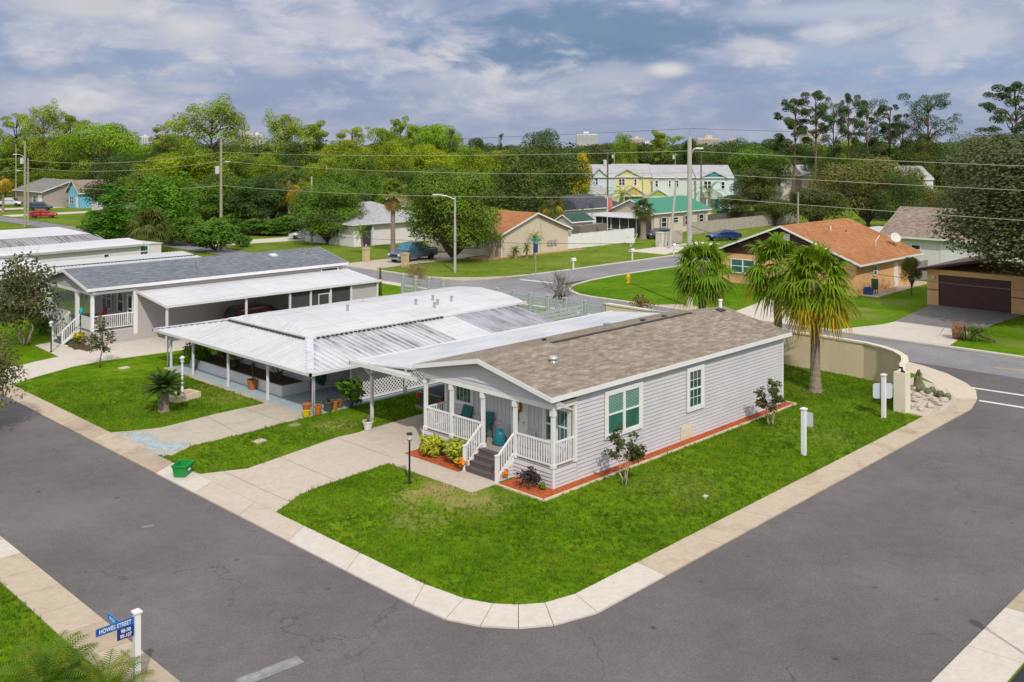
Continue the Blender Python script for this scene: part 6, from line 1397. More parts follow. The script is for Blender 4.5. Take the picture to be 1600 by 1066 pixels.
def blade_sign(z0, z1, L0, L1, ang, mat, txts, name='name_blade', off=0.0):
    """A flat blade fixed on the post, running out along ang; its readable face looks back at the viewer."""
    m = MB(); c = Vector((math.cos(ang),math.sin(ang),0)); n = Vector((c.y,-c.x,0)); M = Matrix.Rotation(ang,4,'Z')
    m.box(L0,L1,-.012+off,.012+off,z0,z1); m.v = [tuple(M @ Vector(p)) for p in m.v]; b_ = part(name, m, mat, SS)
    for (t,s,zc,lc,sx__) in txts: lettering(b_, t, s, M @ Vector((lc,off-.016,zc)), ang, LET, sx_=sx__)
    return b_
# the long blade runs left from the post and is read from the side road; the cross blade sits behind it
blade_sign(hs-.30,hs-.13,-.95,-.07,0.0,BLUE,[('HOWES STREET',.135,hs-.215,-.51,.78)])
blade_sign(hs-.56,hs-.31,-.46,-.07,0.0,NAVY,[('98-90',.12,hs-.375,-.265,.85),('99-107',.12,hs-.495,-.265,.8)],'number_plate')
M0 = MB(); M0.box(-.42,-.4,.03,.62,hs-.29,hs-.13)
cb_ = part('cross_blade', M0, plain('bright sign blue', (.015,.22,.62), .45, .04, 3), SS); lettering(cb_, 'BINGLE', .12, Vector((-.425,.36,hs-.215)), R(-90), plain('pale blue lettering', (.35,.62,.85), .5, .02, 3), sx_=.8)
m = MB(); m.box(-.42,-.07,.02,.06,hs-.28,hs-.2); part('bracket', m, BLUE, SS)
# recycling bin
bn = thing('recycling_bin', 'green open plastic recycling bin standing on the pavement', 'recycling bin', (*gp(286,742,.07),.07), R(38)); m = MB()
def tub(mb, a0, b0, a1, b1, h, t):
    o_ = [(-a0,-b0,0),(a0,-b0,0),(a0,b0,0),(-a0,b0,0),(-a1,-b1,h),(a1,-b1,h),(a1,b1,h),(-a1,b1,h)]; i_ = [(-a1+t,-b1+t,h),(a1-t,-b1+t,h),(a1-t,b1-t,h),(-a1+t,b1-t,h),(-a0+t,-b0+t,.03),(a0-t,-b0+t,.03),(a0-t,b0-t,.03),(-a0+t,b0-t,.03)]
    mb.add(o_+i_, [(3,2,1,0),(0,1,5,4),(1,2,6,5),(2,3,7,6),(3,0,4,7),(4,5,9,8),(5,6,10,9),(6,7,11,10),(7,4,8,11),(8,9,13,12),(9,10,14,13),(10,11,15,14),(11,8,12,15),(12,13,14,15)])
GRN = plain('green plastic', (.012,.25,.05), .4, .08, 4); tub(m, .30,.22,.37,.28,.44,.02); part('tub', m, GRN, bn); m = MB()
for s in (1,-1): m.box(-.4,.4,s*.29-.02,s*.29+.02,.41,.46); m.box(s*.38-.02,s*.38+.02,-.27,.27,.41,.46)
part('rim', m, GRN, bn); m = MB(); m.obox((0,-.262,.24),(.2,.008,.08),0,-.13); part('sticker', m, WHT, bn)
# pots along the slab
def pot(px, py, r_, h, mat, label, plant=None, name='plant_pot', z=.09):
    x, y = gp(px,py,z); o = thing(name, label, 'plant pot', (x,y,z)); m = MB(); m.lathe((0,0,0), [(r_*.68,0),(r_*.95,h*.82),(r_*1.06,h*.82),(r_*1.06,h),(r_*.9,h),(r_*.86,h*.88),(0,h*.86)], 16); part('pot', m, mat, o, smooth=False)
    m = MB(); m.lathe((0,0,0), [(r_*.86,h*.88),(0,h*.9)], 12); part('soil', m, MULCH_D, o)
    if plant:
        V = []; rs = np.random.RandomState(int(px)); kind, n, ln, w_, mt = plant
        for i in range(n):
            a, e = rs.uniform(0,6.28), rs.uniform(.5,1.45); blade(V, (0,0,h*.88 if kind != 'tall' else h+.65), (math.cos(a)*math.cos(e),math.sin(a)*math.cos(e),math.sin(e) if kind != 'tall' else math.sin(e)*rs.choice([1,1,.2])), np.array((0.1,0,1)), ln*rs.uniform(.6,1.2), w_, .35, 3)
        if kind == 'tall': m = MB(); m.tube([(0,0,h*.8),(.03,.02,h+.35),(0,0,h+.68)],[.03,.022,.02],6); part('stem', m, BARK, o)
        link_mesh('plant', quads_mesh('plant', np.array(V), mt), o)
    return o
YPOT = plain('yellow glaze', (.72,.50,.01), .35, .06, 4); CACT = leafmat('succulent', (.05,.12,.03), .3, 2)
pot(479,651,.2,.36,YPOT,'bright yellow pot at the end of the row of pots'); o_ = thing('plant_pot','orange brown pot stacked on the yellow pot','plant pot',(*gp(479,651,.09),.09)); m = MB(); m.lathe((0,0,.34),[(.14,0),(.22,.26),(.2,.28),(0,.26)],14); part('pot', m, TERRA, o_)
pot(497,647.5,.2,.44,plain('orange pot', (.48,.16,.03), .7, .1, 4),'orange pot between the yellow and the grey pot',('tuft',10,.15,.03,CACT)); pot(513,642,.26,.48,plain('charcoal pot', (.07,.08,.075), .7, .1, 4),'large charcoal pot in the middle of the row of pots',('tuft',18,.4,.05,CACT))
pot(523,640,.19,.46,MATS['orange pot'],'orange pot with a cactus right of the charcoal pot',('tuft',8,.32,.05,CACT)); pot(531.5,637,.18,.4,plain('brown pot', (.22,.11,.06), .7, .1, 4),'small brown pot beside the leafy green bush')
pot(394.5,608.5,.28,.52,TERRA,'large terracotta pot with a spiky plant on the slab under the front awning',('tall',26,.62,.05,leafmat('yucca', (.10,.16,.07), .4, 2)))
pot(575,671,.24,.4,plain('white glaze', (.62,.62,.6), .35, .05, 4),'white pot of dry brown grass by the carport post',('tuft',60,.42,.012,FROND_B))
# plants in and about the raised planter
def cactus_tree():
    o = thing('dead_plant', 'bare twisted brown plant at the near end of the raised planter', 'plant', (1.0,20.3,.55)); m = MB(); rs = np.random.RandomState(5)
    for a in range(5):
        q = np.array((math.cos(a*1.3)*.25,math.sin(a*1.3)*.35,.55)); limb(m, rs, (0,0,0), q, .055, .05); limb(m, rs, q, q+np.array((rs.normal()*.2,math.sin(a*1.3)*.4,.45-.3*(a%2))), .035, .1)
    part('stem', m, plain('straw brown', (.24,.16,.09), .9, .25, 6), o, smooth=True); link_mesh('foliage', crown('foliage', rs, [(0,0,.25,.22,.22,.25)], 60, .16, CACT), o)
cactus_tree()
leafy((1.2,26.2), .9, 1.35, 'grey green bush at the far end of the raised planter', 61, L_GREY, 700, .16, z0=.55); leafy((-.0,27.6), 1.0, 1.7, 'dark green shrub behind the second awning post', 62, L_OAK, 900, .2); leafy((.9,24.5),.5,.6,'small grey tuft in the middle of the raised planter',63,L_GREY,200,.14,z0=.55)
m = MB()
for i in range(5):
    x_, r_ = 2.5+.0*i, .36-.015*i; m.tube([(2.3+.05*i+.32*math.cos(t)*.6, 18.55-.02*i, 1.05+.62*math.sin(t)-.03*i) for t in [k*math.pi/10 for k in range(21)]], .028, 6)
solo('garden_hose', m, plain('green hose', (.015,.10,.08), .5, .1, 4), 'coiled dark green hose hanging behind the awning corner post', 'hose')
fig = leafy(gp(549,640), .78, 1.7, 'leafy green bush by the white lattice screen', 64, leafmat('fiddle leaves', (.09,.19,.012), .4, 1.2, .3), 420, .34, nb=12); 
fp = feather_palm(gp(256,645), 1.15, 'stout sago palm in the lawn before the white awning', 65, L_=1.1, n=64, leaf=.24, w_=.045, mat=FROND_D, e=(1.25,-.15), trunk_r=(.25,.23), name='sago_palm', pairs=22, arch=.35)
for (px,py,c,lab) in ((405,692,CON_T,'square concrete meter plate in the grass strip nearer the street'),(460,667,plain('green box lid', (.22,.28,.12), .8, .1, 4),'dull green cover plate in the grass strip nearer the house'),(194,577,CON_W,'pale plate in the grass of the slate roofed home'),(1102,779,CON_W,'tiny pale plate in the side lawn')):
    k_ = .4 if px > 1000 else 1.0; m = MB(); m.box(-.26*k_,.26*k_,-.2*k_,.2*k_,0,.055); m.box(-.05*k_,.05*k_,-.04*k_,.04*k_,.055,.062); solo('cover_plate', m, c, lab, 'cover plate', loc=(*gp(px,py),.05), rz=.1)
# beds of the corner house
VAR = leafmat('variegated leaves', (.34,.42,.03), .55, 2.5, .3, yellow=(.62,.58,.10), yamt=.6)
for (x,y,r_,lab,sd_) in ((-.62,6.35,.55,'yellow variegated plant beside the black lamp post',71),(-.62,4.75,.5,'second yellow variegated plant next to the stairs',72)):
    leafy((x,y), r_*1.3, .85, lab, sd_, VAR, 520, .28, nb=12, aspect=.34)
leafy((-.6,5.85), .5, .75, 'variegated plant in the middle of the porch bed', 74, VAR, 260, .24)
for (px,py,lab,sd_) in ((721,738,'red and yellow croton at the left foot of the porch steps',75),(782,752,'red and yellow croton at the right foot of the porch steps',76)):
    leafy(gp(px,py), .3, .48, lab, sd_, leafmat('croton leaves', (.70,.33,.02), .3, 5, .2, yellow=(.65,.05,.01), yamt=.9), 130, .17, nb=6)
leafy(gp(826,768), .52, .85, 'dark purple shrub in the red mulch corner', 77, leafmat('purple leaves', (.055,.035,.04), .5, 2, .1), 520, .14); leafy(gp(848,770), .2, .3, 'small green plant beside the purple shrub', 78, L_JUN, 90, .12, nb=5)
for i,(px,py) in enumerate(((120,537),(131,540),(141,538))): leafy(gp(px,py), .5, .75, ('first','second','third')[i]+' yellow shrub from the steps of the slate roofed home', 80+i, leafmat('gold leaves', (.50,.47,.02), .4, 2, .25), 260, .16)
leafy(gp(87,525), .4, .6, 'yellow shrub behind the black lamp post of the slate roofed home', 84, leafmat('gold leaves', (.5,.47,.02)), 150, .16)
for i,(px,py) in enumerate(((62,522),(74,518),(50,514))): leafy(gp(px,py), .9, 1.1, ('dark green shrub nearest the crepe myrtle','dark green shrub in the middle by the lattice','dark green shrub farthest along the lattice')[i], 86+i, L_OAK, 450, .2)
L_CM = leafmat('crepe myrtle leaves', (.085,.105,.03), .5, 1.2, .25, yellow=(.26,.17,.06), yamt=.6)
multistem(gp(975,760), 2.15, 1.5, 'small pale stemmed tree beside the double window', 91, L_CM, BARK_P, 5, 900, .14, 18, r=.03, twigs=2, open_=.4)
multistem(gp(1204,667), 2.1, 1.6, 'small pale stemmed tree near the back corner of the corner house', 92, L_CM, BARK_P, 5, 1000, .14, 20, r=.03, twigs=2, open_=.4)
multistem(gp(40,541), 5.5, 6.4, 'twisted multi stemmed crepe myrtle beside the slate roofed home', 93, L_CM, plain('crepe bark', (.34,.28,.20), .85, .25, 5), 4, 4300, .23, 46, r=.085, twigs=2, open_=.25, spread=.16, name='crepe_myrtle')
multistem(gp(156,575.5), 2.9, 1.9, 'thin young tree standing alone in the front lawn', 94, L_CM, BARK, 1, 700, .15, 24, r=.045, twigs=2, open_=.28, spread=.0)
multistem(gp(873,497), 3.6, 3.5, 'leafless brown tree behind the white slatted fence', 95, L_CM, plain('bare twigs', (.15,.11,.09), .9, .2, 4), 6, 0, .1, 44, r=.05, twigs=5, open_=.3)
multistem(gp(650,447), 1.9, 3.4, 'dry straw coloured shrub by the rear fence', 96, leafmat('dry twigs', (.32,.22,.10), .4, 2), plain('dry stems', (.30,.22,.12), .9, .2, 4), 6, 1200, .13, 36, r=.03, twigs=4, open_=.2, name='shrub', cat='shrub')
leafy(gp(1002,492), 1.3, 1.5, 'reddish green shrub at the back of the white carport', 97, leafmat('reddish leaves', (.20,.15,.04), .5, 1.5, .2, yellow=(.30,.08,.03), yamt=.6), 500, .2)
o_ = thing('euphorbia', 'column of stacked leaves by the end of the far carport', 'plant', (*gp(594,462),.05)); m = MB(); rs = np.random.RandomState(8); V = []
m.tube([(0,0,0),(.05,0,1.2),(0,0,2.3)],[.12,.1,.06],8); part('stem', m, plain('green stem', (.09,.14,.05), .7, .2, 4), o_, smooth=True)
for z_ in np.linspace(.3,2.35,13):
    for j in range(10): a = j*.628+z_; blade(V,(0,0,z_),(math.cos(a),math.sin(a),.35),np.array((0,0,1)),.38,.1,.5,2)
link_mesh('foliage', quads_mesh('foliage', np.array(V), L_OAK), o_)
# rock garden at the wall end
rg = MB(); rg.prism(gl('1400,642 1416,594 1428,590 1446,596 1478,607 1494,622 1491,633 1472,643 1445,651'), .04, .079); struct('gravel_bed', rg, plain('pale gravel', (.50,.44,.38), .9, .3, 9, bmp=1, bscale=14))
rk = plain('pale rock', (.46,.40,.35), .85, .25, 5, bmp=.5, bscale=8); rr_ = random.Random(21); nrock = 0
poly_ = gl('1406,640 1417,604 1440,606 1470,614 1482,626 1466,639 1445,646')
while nrock < 44:
    px, py = rr_.uniform(1404,1484), rr_.uniform(604,646); p = gp(px,py)
    if not inside(poly_, np.array([p]))[0]: continue
    if py < 620 and rr_.random() < .7: continue
    nrock += 1; s = rr_.uniform(.1,.27); m = MB(); m.ball((0,0,s*.3),(s,s*rr_.uniform(.55,.9),s*.5),7,5); m.v = [(x+rr_.uniform(-.15,.15)*s,y+rr_.uniform(-.15,.15)*s,z+rr_.uniform(-.1,.1)*s) for x,y,z in m.v]
    solo('rock', m, rk, 'pale rock among many in the gravel bed at the end of the garden wall', 'rock', 'rocks in the gravel bed', loc=(*p,.08), rz=rr_.uniform(0,6))
for i,(px,py,h) in enumerate(((1444,617,.42),(1450,620,.5),(1457,619,.55),(1464,622,.42),(1470,624,.5),(1481,627,.45),(1436,615,.4))):
    m = MB(); m.lathe((0,0,0), [(.1,0),(.16,.08),(.17,h*.5),(.11,h*.7),(0,h*.76)], 10); solo('barrel_cactus', m, leafmat('cactus skin', (.15,.17,.10), .3, 4, 0), 'small round cactus in the row across the gravel bed', 'cactus', 'row of round cacti in the gravel bed', loc=(*gp(px,py),.08))
o_ = thing('tree_stump', 'jagged grey green stump standing in the gravel bed', 'stump', (*gp(1436,610),.08)); m = MB(); m.lathe((0,0,0), [(.3,0),(.27,.3),(.2,.6),(.12,.85),(.02,.95)], 9); rs2 = random.Random(4); m.v = [(x+rs2.uniform(-.09,.09),y+rs2.uniform(-.09,.09),z+rs2.uniform(-.08,.1)*(z > .1)) for x,y,z in m.v]; part('trunk', m, plain('mossy wood', (.16,.17,.09), .9, .3, 6), o_)
# porch furniture
def sling_chair(loc, rz, label):
    o = thing('porch_chair', label, 'chair', (*loc,.8), rz); m = MB()
    for s in (1,-1):
        m.tube([(.3,s*.28,0),(.25,s*.28,.42),(-.28,s*.28,.4),(-.3,s*.28,0)],.018,6); m.tube([(-.22,s*.28,.38),(-.42,s*.28,1.02)],.018,6); m.tube([(.25,s*.28,.62),(-.32,s*.28,.62)],.018,6); m.tube([(.26,s*.28,.4),(.25,s*.28,.62)],.018,6)
    part('frame', m, BLACKM, o); m = MB(); m.slab([(.27,-.27,.43),(.27,.27,.43),(-.24,.27,.41),(-.24,-.27,.41)],.015); part('seat', m, plain('teal sling', (.02,.14,.15), .7, .1, 6), o)
    m = MB(); m.slab([(-.22,-.27,.42),(-.22,.27,.42),(-.42,.27,1.04),(-.42,-.27,1.04)],.015); part('backrest', m, MATS['teal sling'], o); return o
sling_chair((.85,6.0), R(180), 'dark teal sling chair on the porch under the small window'); sling_chair((.75,4.55), R(200), 'dark teal sling chair on the porch nearer the steps')
o_ = thing('rubbish_bag', 'shiny dark teal bag slumped on the porch by the door', 'bag', (.72,3.55,.8)); m = MB(); m.lathe((0,0,0), [(.24,0),(.29,.06),(.28,.25),(.24,.42),(.2,.52),(.15,.6),(.08,.62)], 10); rs2 = random.Random(9); m.v = [(x*(1+rs2.uniform(-.22,.12)),y*(1+rs2.uniform(-.22,.12)),z+(z > .6)*rs2.uniform(-.1,.06)+.12*(y if z > .5 else 0)) for x,y,z in m.v]; part('body', m, plain('teal bag', (.01,.16,.19), .3, .15, 6), o_, smooth=True)
wr = thing('wreath', 'brown autumn wreath hanging on the white front door', 'wreath', (1.23,3.05,2.35)); rs = np.random.RandomState(4); m = MB(); m.tube([(0,.2*math.cos(t),.22*math.sin(t)) for t in np.linspace(0,6.2832,17)],.06,6); m.tube([(0,0,-.2),(0,.03,-.75)],.04,6); part('ring', m, plain('straw', (.30,.16,.05), .9, .3, 8), wr)
link_mesh('leaf_spray', crown('leaf_spray', rs, [(0,.2*math.cos(t),.22*math.sin(t),.1,.1,.1) for t in np.linspace(0,5.6,8)]+[(0,.0,-.5,.06,.08,.25)], 160, .1, leafmat('autumn leaves', (.36,.16,.03), .5, 6)), wr)
o_ = thing('porch_chair', 'red chair on the porch of the slate roofed home', 'chair', (.3,41.0,1.0), R(180)); m = MB(); m.box(-.25,.25,-.25,.25,.4,.45); m.box(-.3,-.24,-.27,.27,.4,1.1)
for s in (1,-1): m.box(.2,.25,s*.25-.02,s*.25+.02,0,.6); m.box(-.28,-.23,s*.25-.02,s*.25+.02,0,.6); m.box(-.28,.25,s*.25-.03,s*.25+.03,.6,.64)
part('frame', m, plain('red paint', (.38,.02,.025), .5, .08, 4), o_)
m = MB(); m.lathe((0,0,0), [(.12,0),(.16,.12),(.1,.3),(.0,.4)], 10); solo('turquoise_jar', m, plain('turquoise', (.02,.38,.45), .4, .08, 4), 'turquoise ornament on the rail post of the slate roofed home', 'ornament', loc=(-1.3,40.25,1.95))
# kerb side things across the rear road
def letterbox(px, py, label):
    o = thing('mailbox', label, 'mailbox', (*gp(px,py),.05), R(180)); m = MB(); m.box(-.06,.06,-.06,.06,0,1.1); part('post', m, WHT, o); m = MB(); m.box(-.3,.3,-.13,.13,1.0,1.14); m.tube([(-.3,0,1.14),(.3,0,1.14)],.13,10); m.box(-.34,.34,-.16,.16,.96,1.0); part('box', m, WHT, o); return o
letterbox(896,423,'white mailbox nearest the corner on the side street'); letterbox(988,407,'white mailbox in the middle of the side street verge'); letterbox(1053,398,'white mailbox nearest the leaning pole'); letterbox(1172,345,'tall white mailbox by the far drive near the green bins')
o_ = thing('yard_sign', 'small white estate sign on a slanted stake by the sabal palm', 'sign', (*gp(985,386),.05), R(-45)); m = MB(); m.box(-.03,.03,-.03,.03,0,.5); m.bar((.1,0,0),(.9,0,1.6),.05); part('post', m, WHT, o_); m = MB(); m.box(-.55,.55,-.03,.03,.45,1.05); part('panel', m, WHT2, o_)
o_ = thing('fire_hydrant', 'yellow fire hydrant on the bright corner lawn', 'fire hydrant', (*gp(982,443),.05)); m = MB(); m.lathe((0,0,0), [(.24,0),(.24,.06),(.15,.08),(.15,.55),(.2,.57),(.2,.63),(.17,.66),(.12,.78),(.05,.82),(.05,.9),(0,.9)], 14); part('barrel', m, plain('hydrant yellow', (.70,.47,.01), .45, .08, 4), o_); m = MB()
for a in (0,math.pi/2,math.pi): m.tube([(0,0,.45),(math.cos(a)*.26,math.sin(a)*.26,.45)],.085,8)
part('nozzle', m, MATS['hydrant yellow'], o_)
o_ = thing('street_sign', 'green street name sign on a thin pole at the far corner lawn', 'street sign', (*gp(837,435),.05), R(-45)); hh = zt(378,Yof(*gp(837,435))); m = MB(); m.lathe((0,0,0), [(.045,0),(.045,hh)], 8); part('post', m, GALV, o_); m = MB(); m.box(-.45,.45,-.02,.02,hh,hh+.24); part('name_blade', m, plain('sign teal', (.01,.26,.22), .5, .05, 3), o_); m = MB(); m.box(-.02,.02,-.45,.45,hh+.25,hh+.47); part('name_blade', m, MATS['sign teal'], o_); m = MB(); m.box(-.22,.22,-.07,-.045,hh-1.1,hh-.25); part('dark_plate', m, plain('dark blue plate', (.015,.04,.12), .5, .08, 3), o_)
PILB = plain('beige block', (.56,.44,.25), .85, .1, 3, dirt=.2)
for (px,py,lab) in ((572,410,'beige block pillar on the left side of the pickup drive'),(633,418,'beige block pillar on the right side of the pickup drive')):
    x_, y_ = gp(px,py); h = 22/F*Yof(x_,y_); o_ = thing('gate_pillar', lab, 'pillar', (x_,y_,.05)); m = MB(); m.box(-.3,.3,-.3,.3,0,h*.9); part('block', m, PILB, o_); m = MB(); m.box(-.35,.35,-.35,.35,h*.9,h); part('capstone', m, PILB, o_)
    if px < 600: m = MB(); m.lathe((0,0,h), [(.05,0),(.12,.1),(.12,.3),(0,.42)], 8); part('lamp', m, GALV, o_)
for (px,lab) in ((1124,'dark green wheeled bin by the far drive'),(1132,'teal wheeled bin by the far drive')):
    o_ = thing('wheeled_bin', lab, 'wheelie bin', (*gp(px,344),.05), VIEWROT); m = MB(); m.box(-.45,.45,-.45,.45,.05,1.5); part('body', m, plain('bin green', (.01,.13,.07), .5, .1, 3) if px < 1130 else plain('bin teal', (.01,.12,.13), .5, .1, 3), o_); m = MB(); m.box(-.5,.5,-.52,.5,1.5,1.62); part('lid', m, MATS['bin green'] if px < 1130 else MATS['bin teal'], o_)
o_ = thing('flag', 'red striped flag on a pole before the screened porch', 'flag', (*at(949,131),.05), VIEWROT); m = MB(); m.tube([(0,0,0),(0,0,6.2)],.05,8); part('pole', m, WHT2, o_); m = MB()
for k in range(6): m.slab([(.05+.1*k,.05*math.sin(k),6.1-.05*k),(.15+.1*k,.05*math.sin(k+1),6.05-.05*k),(.15+.1*k,.05*math.sin(k+1),4.1+.06*k),(.05+.1*k,.05*math.sin(k),4.0+.06*k)],.015)
part('cloth', m, plain('faded red cloth', (.55,.18,.16), .8, .3, 3), o_)
o_ = thing('palm_debris', 'cut palm trunk and fronds dumped at the edge of the garage drive', 'garden waste', (*gp(1513,533),.09), R(20)); m = MB(); m.tube([(.2,.9,.45),(.1,.2,.5)],[.62,.5],12); m.tube([(-.1,-1.6,.06),(.1,-.3,.4)],.07,6); part('trunk', m, plain('cut palm trunk', (.19,.085,.05), .95, .3, 6), o_)
V = []; rs = np.random.RandomState(44)
for i in range(150): a = rs.uniform(0,6.28); blade(V,(rs.normal()*.35,-.3+rs.normal()*.45,.55+rs.uniform(0,.35)),(math.cos(a),math.sin(a),rs.uniform(-.3,.6)),np.array((0,0,1)),rs.uniform(.7,1.3),.07,.9,4)
link_mesh('fronds', quads_mesh('fronds', np.array(V), leafmat('wilting fronds', (.13,.16,.03), .45, 2)), o_)
lamp_post((-.85,-16.9), 2.3, 'black lamp post cut off by the lower right edge', BLACKM, .05)
m = MB(); m.ball((0,0,.1),.16,12,8); solo('finial', m, plain('bronze ball', (.06,.045,.05), .25, .1, 5, metal=.6), 'dark ball finial at the lower right edge', 'finial', loc=(-.85,-16.9,2.25))
o_ = thing('garden_bench', 'green bistro seat on the patio of the peach house', 'seat', (*gp(1366,461),.1)); m = MB(); m.box(-.25,.25,-.25,.25,.4,.45); m.obox((.1,.0,.85),(.06,.6,.9))
for a in (-.2,.2):
    for b_ in (-.2,.2): m.box(a-.03,a+.03,b_-.03,b_+.03,0,.4)
part('frame', m, plain('bottle green', (.02,.10,.05), .5, .1, 4), o_)
m = MB(); tub(m,.25,.25,.32,.32,.6,.03); solo('blue_tub', m, plain('blue plastic', (.02,.07,.30), .4, .1, 4), 'blue plastic tub on the patio of the peach house', 'tub', loc=(*gp(1358,462),.1))
# ------------------------------------------------------------------ vehicles in their places
car('steel blue pickup truck with a covered load parked on the concrete drive', 'pickup truck', (43.3,60.2), R(188), carpaint('steel blue paint', (.09,.155,.25)), 'pickup', camper=True, glass=glass_mat('sky reflection windscreen', (.03,.22,.33)), name='pickup_truck').scale = (1.12,1.1,1.12)  # blue in the glass colour stands in for reflected sky
car('dark pickup truck parked under the carport of the corner house', 'pickup truck', (5.45,10.2,.08), 0.0, carpaint('dark green grey paint', (.03,.05,.055)), 'pickup', name='pickup_truck')
car('red car parked under the carport of the slate roofed home', 'car', (9.4,36.4,.08), 0.0, carpaint('dark red paint', (.10,.008,.014)), 'suv')
car('dark navy saloon parked before the green roofed house', 'car', (84.6,56.2,.06), R(168), carpaint('navy paint', (.035,.05,.075)), 'sedan')
car('bright blue hatchback parked on the grass by the pale wooden fence', 'car', (*gp(1131,376),.06), R(152), carpaint('bright blue paint', (.008,.035,.16)), 'sedan')
car('black car parked at the foot of the shade tree on the right', 'car', (*gp(1383,345),.06), R(120), carpaint('black paint', (.012,.016,.03)), 'sedan')
car('white car half hidden between the dark shade tree trunks', 'car', (*gp(478,374),.06), R(150), carpaint('white paint', (.62,.65,.68)), 'sedan')
car('red car parked on the verge of the far left street', 'car', (*gp(67,341),.06), R(-30), carpaint('red paint', (.50,.012,.035)), 'sedan')
car('dark blue car parked behind the red car on the far left street', 'car', (*gp(62,329),.06), R(-30), carpaint('dark blue grey paint', (.05,.075,.12)), 'suv')
car('white pickup truck at the left edge of the far left street', 'pickup truck', (*gp(14,323),.06), R(-40), carpaint('white paint', (.62,.65,.68)), 'pickup', name='pickup_truck')
car('silver van by the white two storey house', 'car', (*gp(1469,318),.06), R(-30), carpaint('silver paint', (.45,.50,.55)), 'suv')
# ------------------------------------------------------------------ palms
fan_palm(gp(1274,613), 5.8, 'tall fan palm with yellow lower fronds beside the beige wall', 101, 1.55, 46, 15, 2, trunk_r=(.27,.2), e=(1.4,-.55))
fan_palm(gp(1216,577), 6.0, 'fan palm partly hidden behind the yellow fronded palm', 102, 1.5, 44, 6, 2, trunk_r=(.25,.19), e=(1.4,-.85))
fan_palm((24.0,9.3), 5.4, 'fully green fan palm rising behind the tan shingle roof', 103, 1.42, 50, 3, 0, trunk_r=(.26,.2), e=(1.4,-1.0))
fan_palm(gp(614,396), zt(300,Yof(*gp(614,396))), 'tall washingtonia palm with a brown skirt before the grey hip roof', 104, 1.35, 40, 0, 50, mat=leafmat('bright fan fronds', (.22,.29,.03), .4, 1.2, .3), e=(1.45,-.1), trunk_r=(.3,.24))
fan_palm(gp(1005,374), zt(325,Yof(*gp(1005,374))), 'stout cabbage palm before the screened porch', 105, 1.15, 40, 4, 6, mat=FROND_S, trunk_r=(.42,.36))
fan_palm(at(862,138), zt(312,138), 'cabbage palm with orange flower stalks above the tan house', 106, 1.4, 40, 10, 3, mat=FROND_S, e=(1.4,-.8))
fan_palm(gp(234,394), zt(352,Yof(*gp(234,394))), 'shaggy fan palm behind the long white mobile home', 107, 1.9, 48, 0, 12, mat=FROND_S, e=(1.4,-1.0), trunk_r=(.35,.3))
fan_palm(at(452,150), zt(283,150), 'palm with orange fronds among the shade trees left of centre', 108, 1.7, 10, 34, 6, mat=FROND_S)
fan_palm(at(5,190), zt(275,190), 'palm with orange fronds at the far left edge', 109, 1.6, 8, 26, 4, mat=FROND_S)
feather_palm(gp(835,405), 2.6, 'slender pygmy date palm at the right wall of the tan house', 111, L_=1.5, n=30, leaf=.3, w_=.04, trunk_r=(.15,.12), e=(.9,-.5))
feather_palm(gp(805,404), .9, 'short stout palm at the corner of the tan house', 112, L_=.9, n=26, leaf=.24, w_=.04, trunk_r=(.3,.24)); feather_palm(gp(823,404), 1.2, 'small palm left of the slender date palm', 113, L_=.9, n=18, leaf=.24, w_=.04)
for (px,ln,lab) in ((762,-.14,'leftmost stem of the young palm cluster beside the tan house'),(768,.02,'middle stem of the young palm cluster beside the tan house'),(776,.18,'rightmost stem of the young palm cluster beside the tan house')): feather_palm(gp(768+.3*(px-768),406), 2.5+.2*abs(ln), lab, int(px), L_=1.1, n=22, leaf=.28, w_=.04, trunk_r=(.12,.1), lean=ln*2, e=(1.0,-.4))
feather_palm(gp(567,397), 2.6, 'small palm on the lawn left of the tall washingtonia', 117, L_=1.5, n=26, leaf=.35, w_=.05, lean=-.12)
for (px,Y,top,lab,sd_) in ((972,190,305,'feathery palm in front of the yellow townhouse',121),(1108,188,300,'feathery palm in front of the teal gabled townhouse',122),(915,185,300,'feathery palm at the left end of the pastel row',123)): feather_palm(at(px,Y), zt(top,Y), lab, sd_, L_=4.2, n=18, leaf=.8, w_=.14, trunk_r=(.35,.25), e=(1.0,-.3), arch=.8)
feather_palm(gp(72,1112), .35, 'young palm with long arching fronds at the bottom left corner', 131, L_=1.5, n=50, leaf=.42, w_=.024, mat=leafmat('fresh palm leaves', (.12,.215,.012), .45, 1.5, .3, yellow=(.36,.33,.02), yamt=.7), e=(1.35,.0), trunk_r=(.12,.1), pairs=22, arch=.6)
feather_palm(gp(166,1118), .2, 'yellow tipped young palm against the street sign post', 132, L_=1.2, n=26, leaf=.4, w_=.02, mat=MATS['fresh palm leaves'], e=(1.45,.3), trunk_r=(.1,.1), pairs=22, arch=.5)
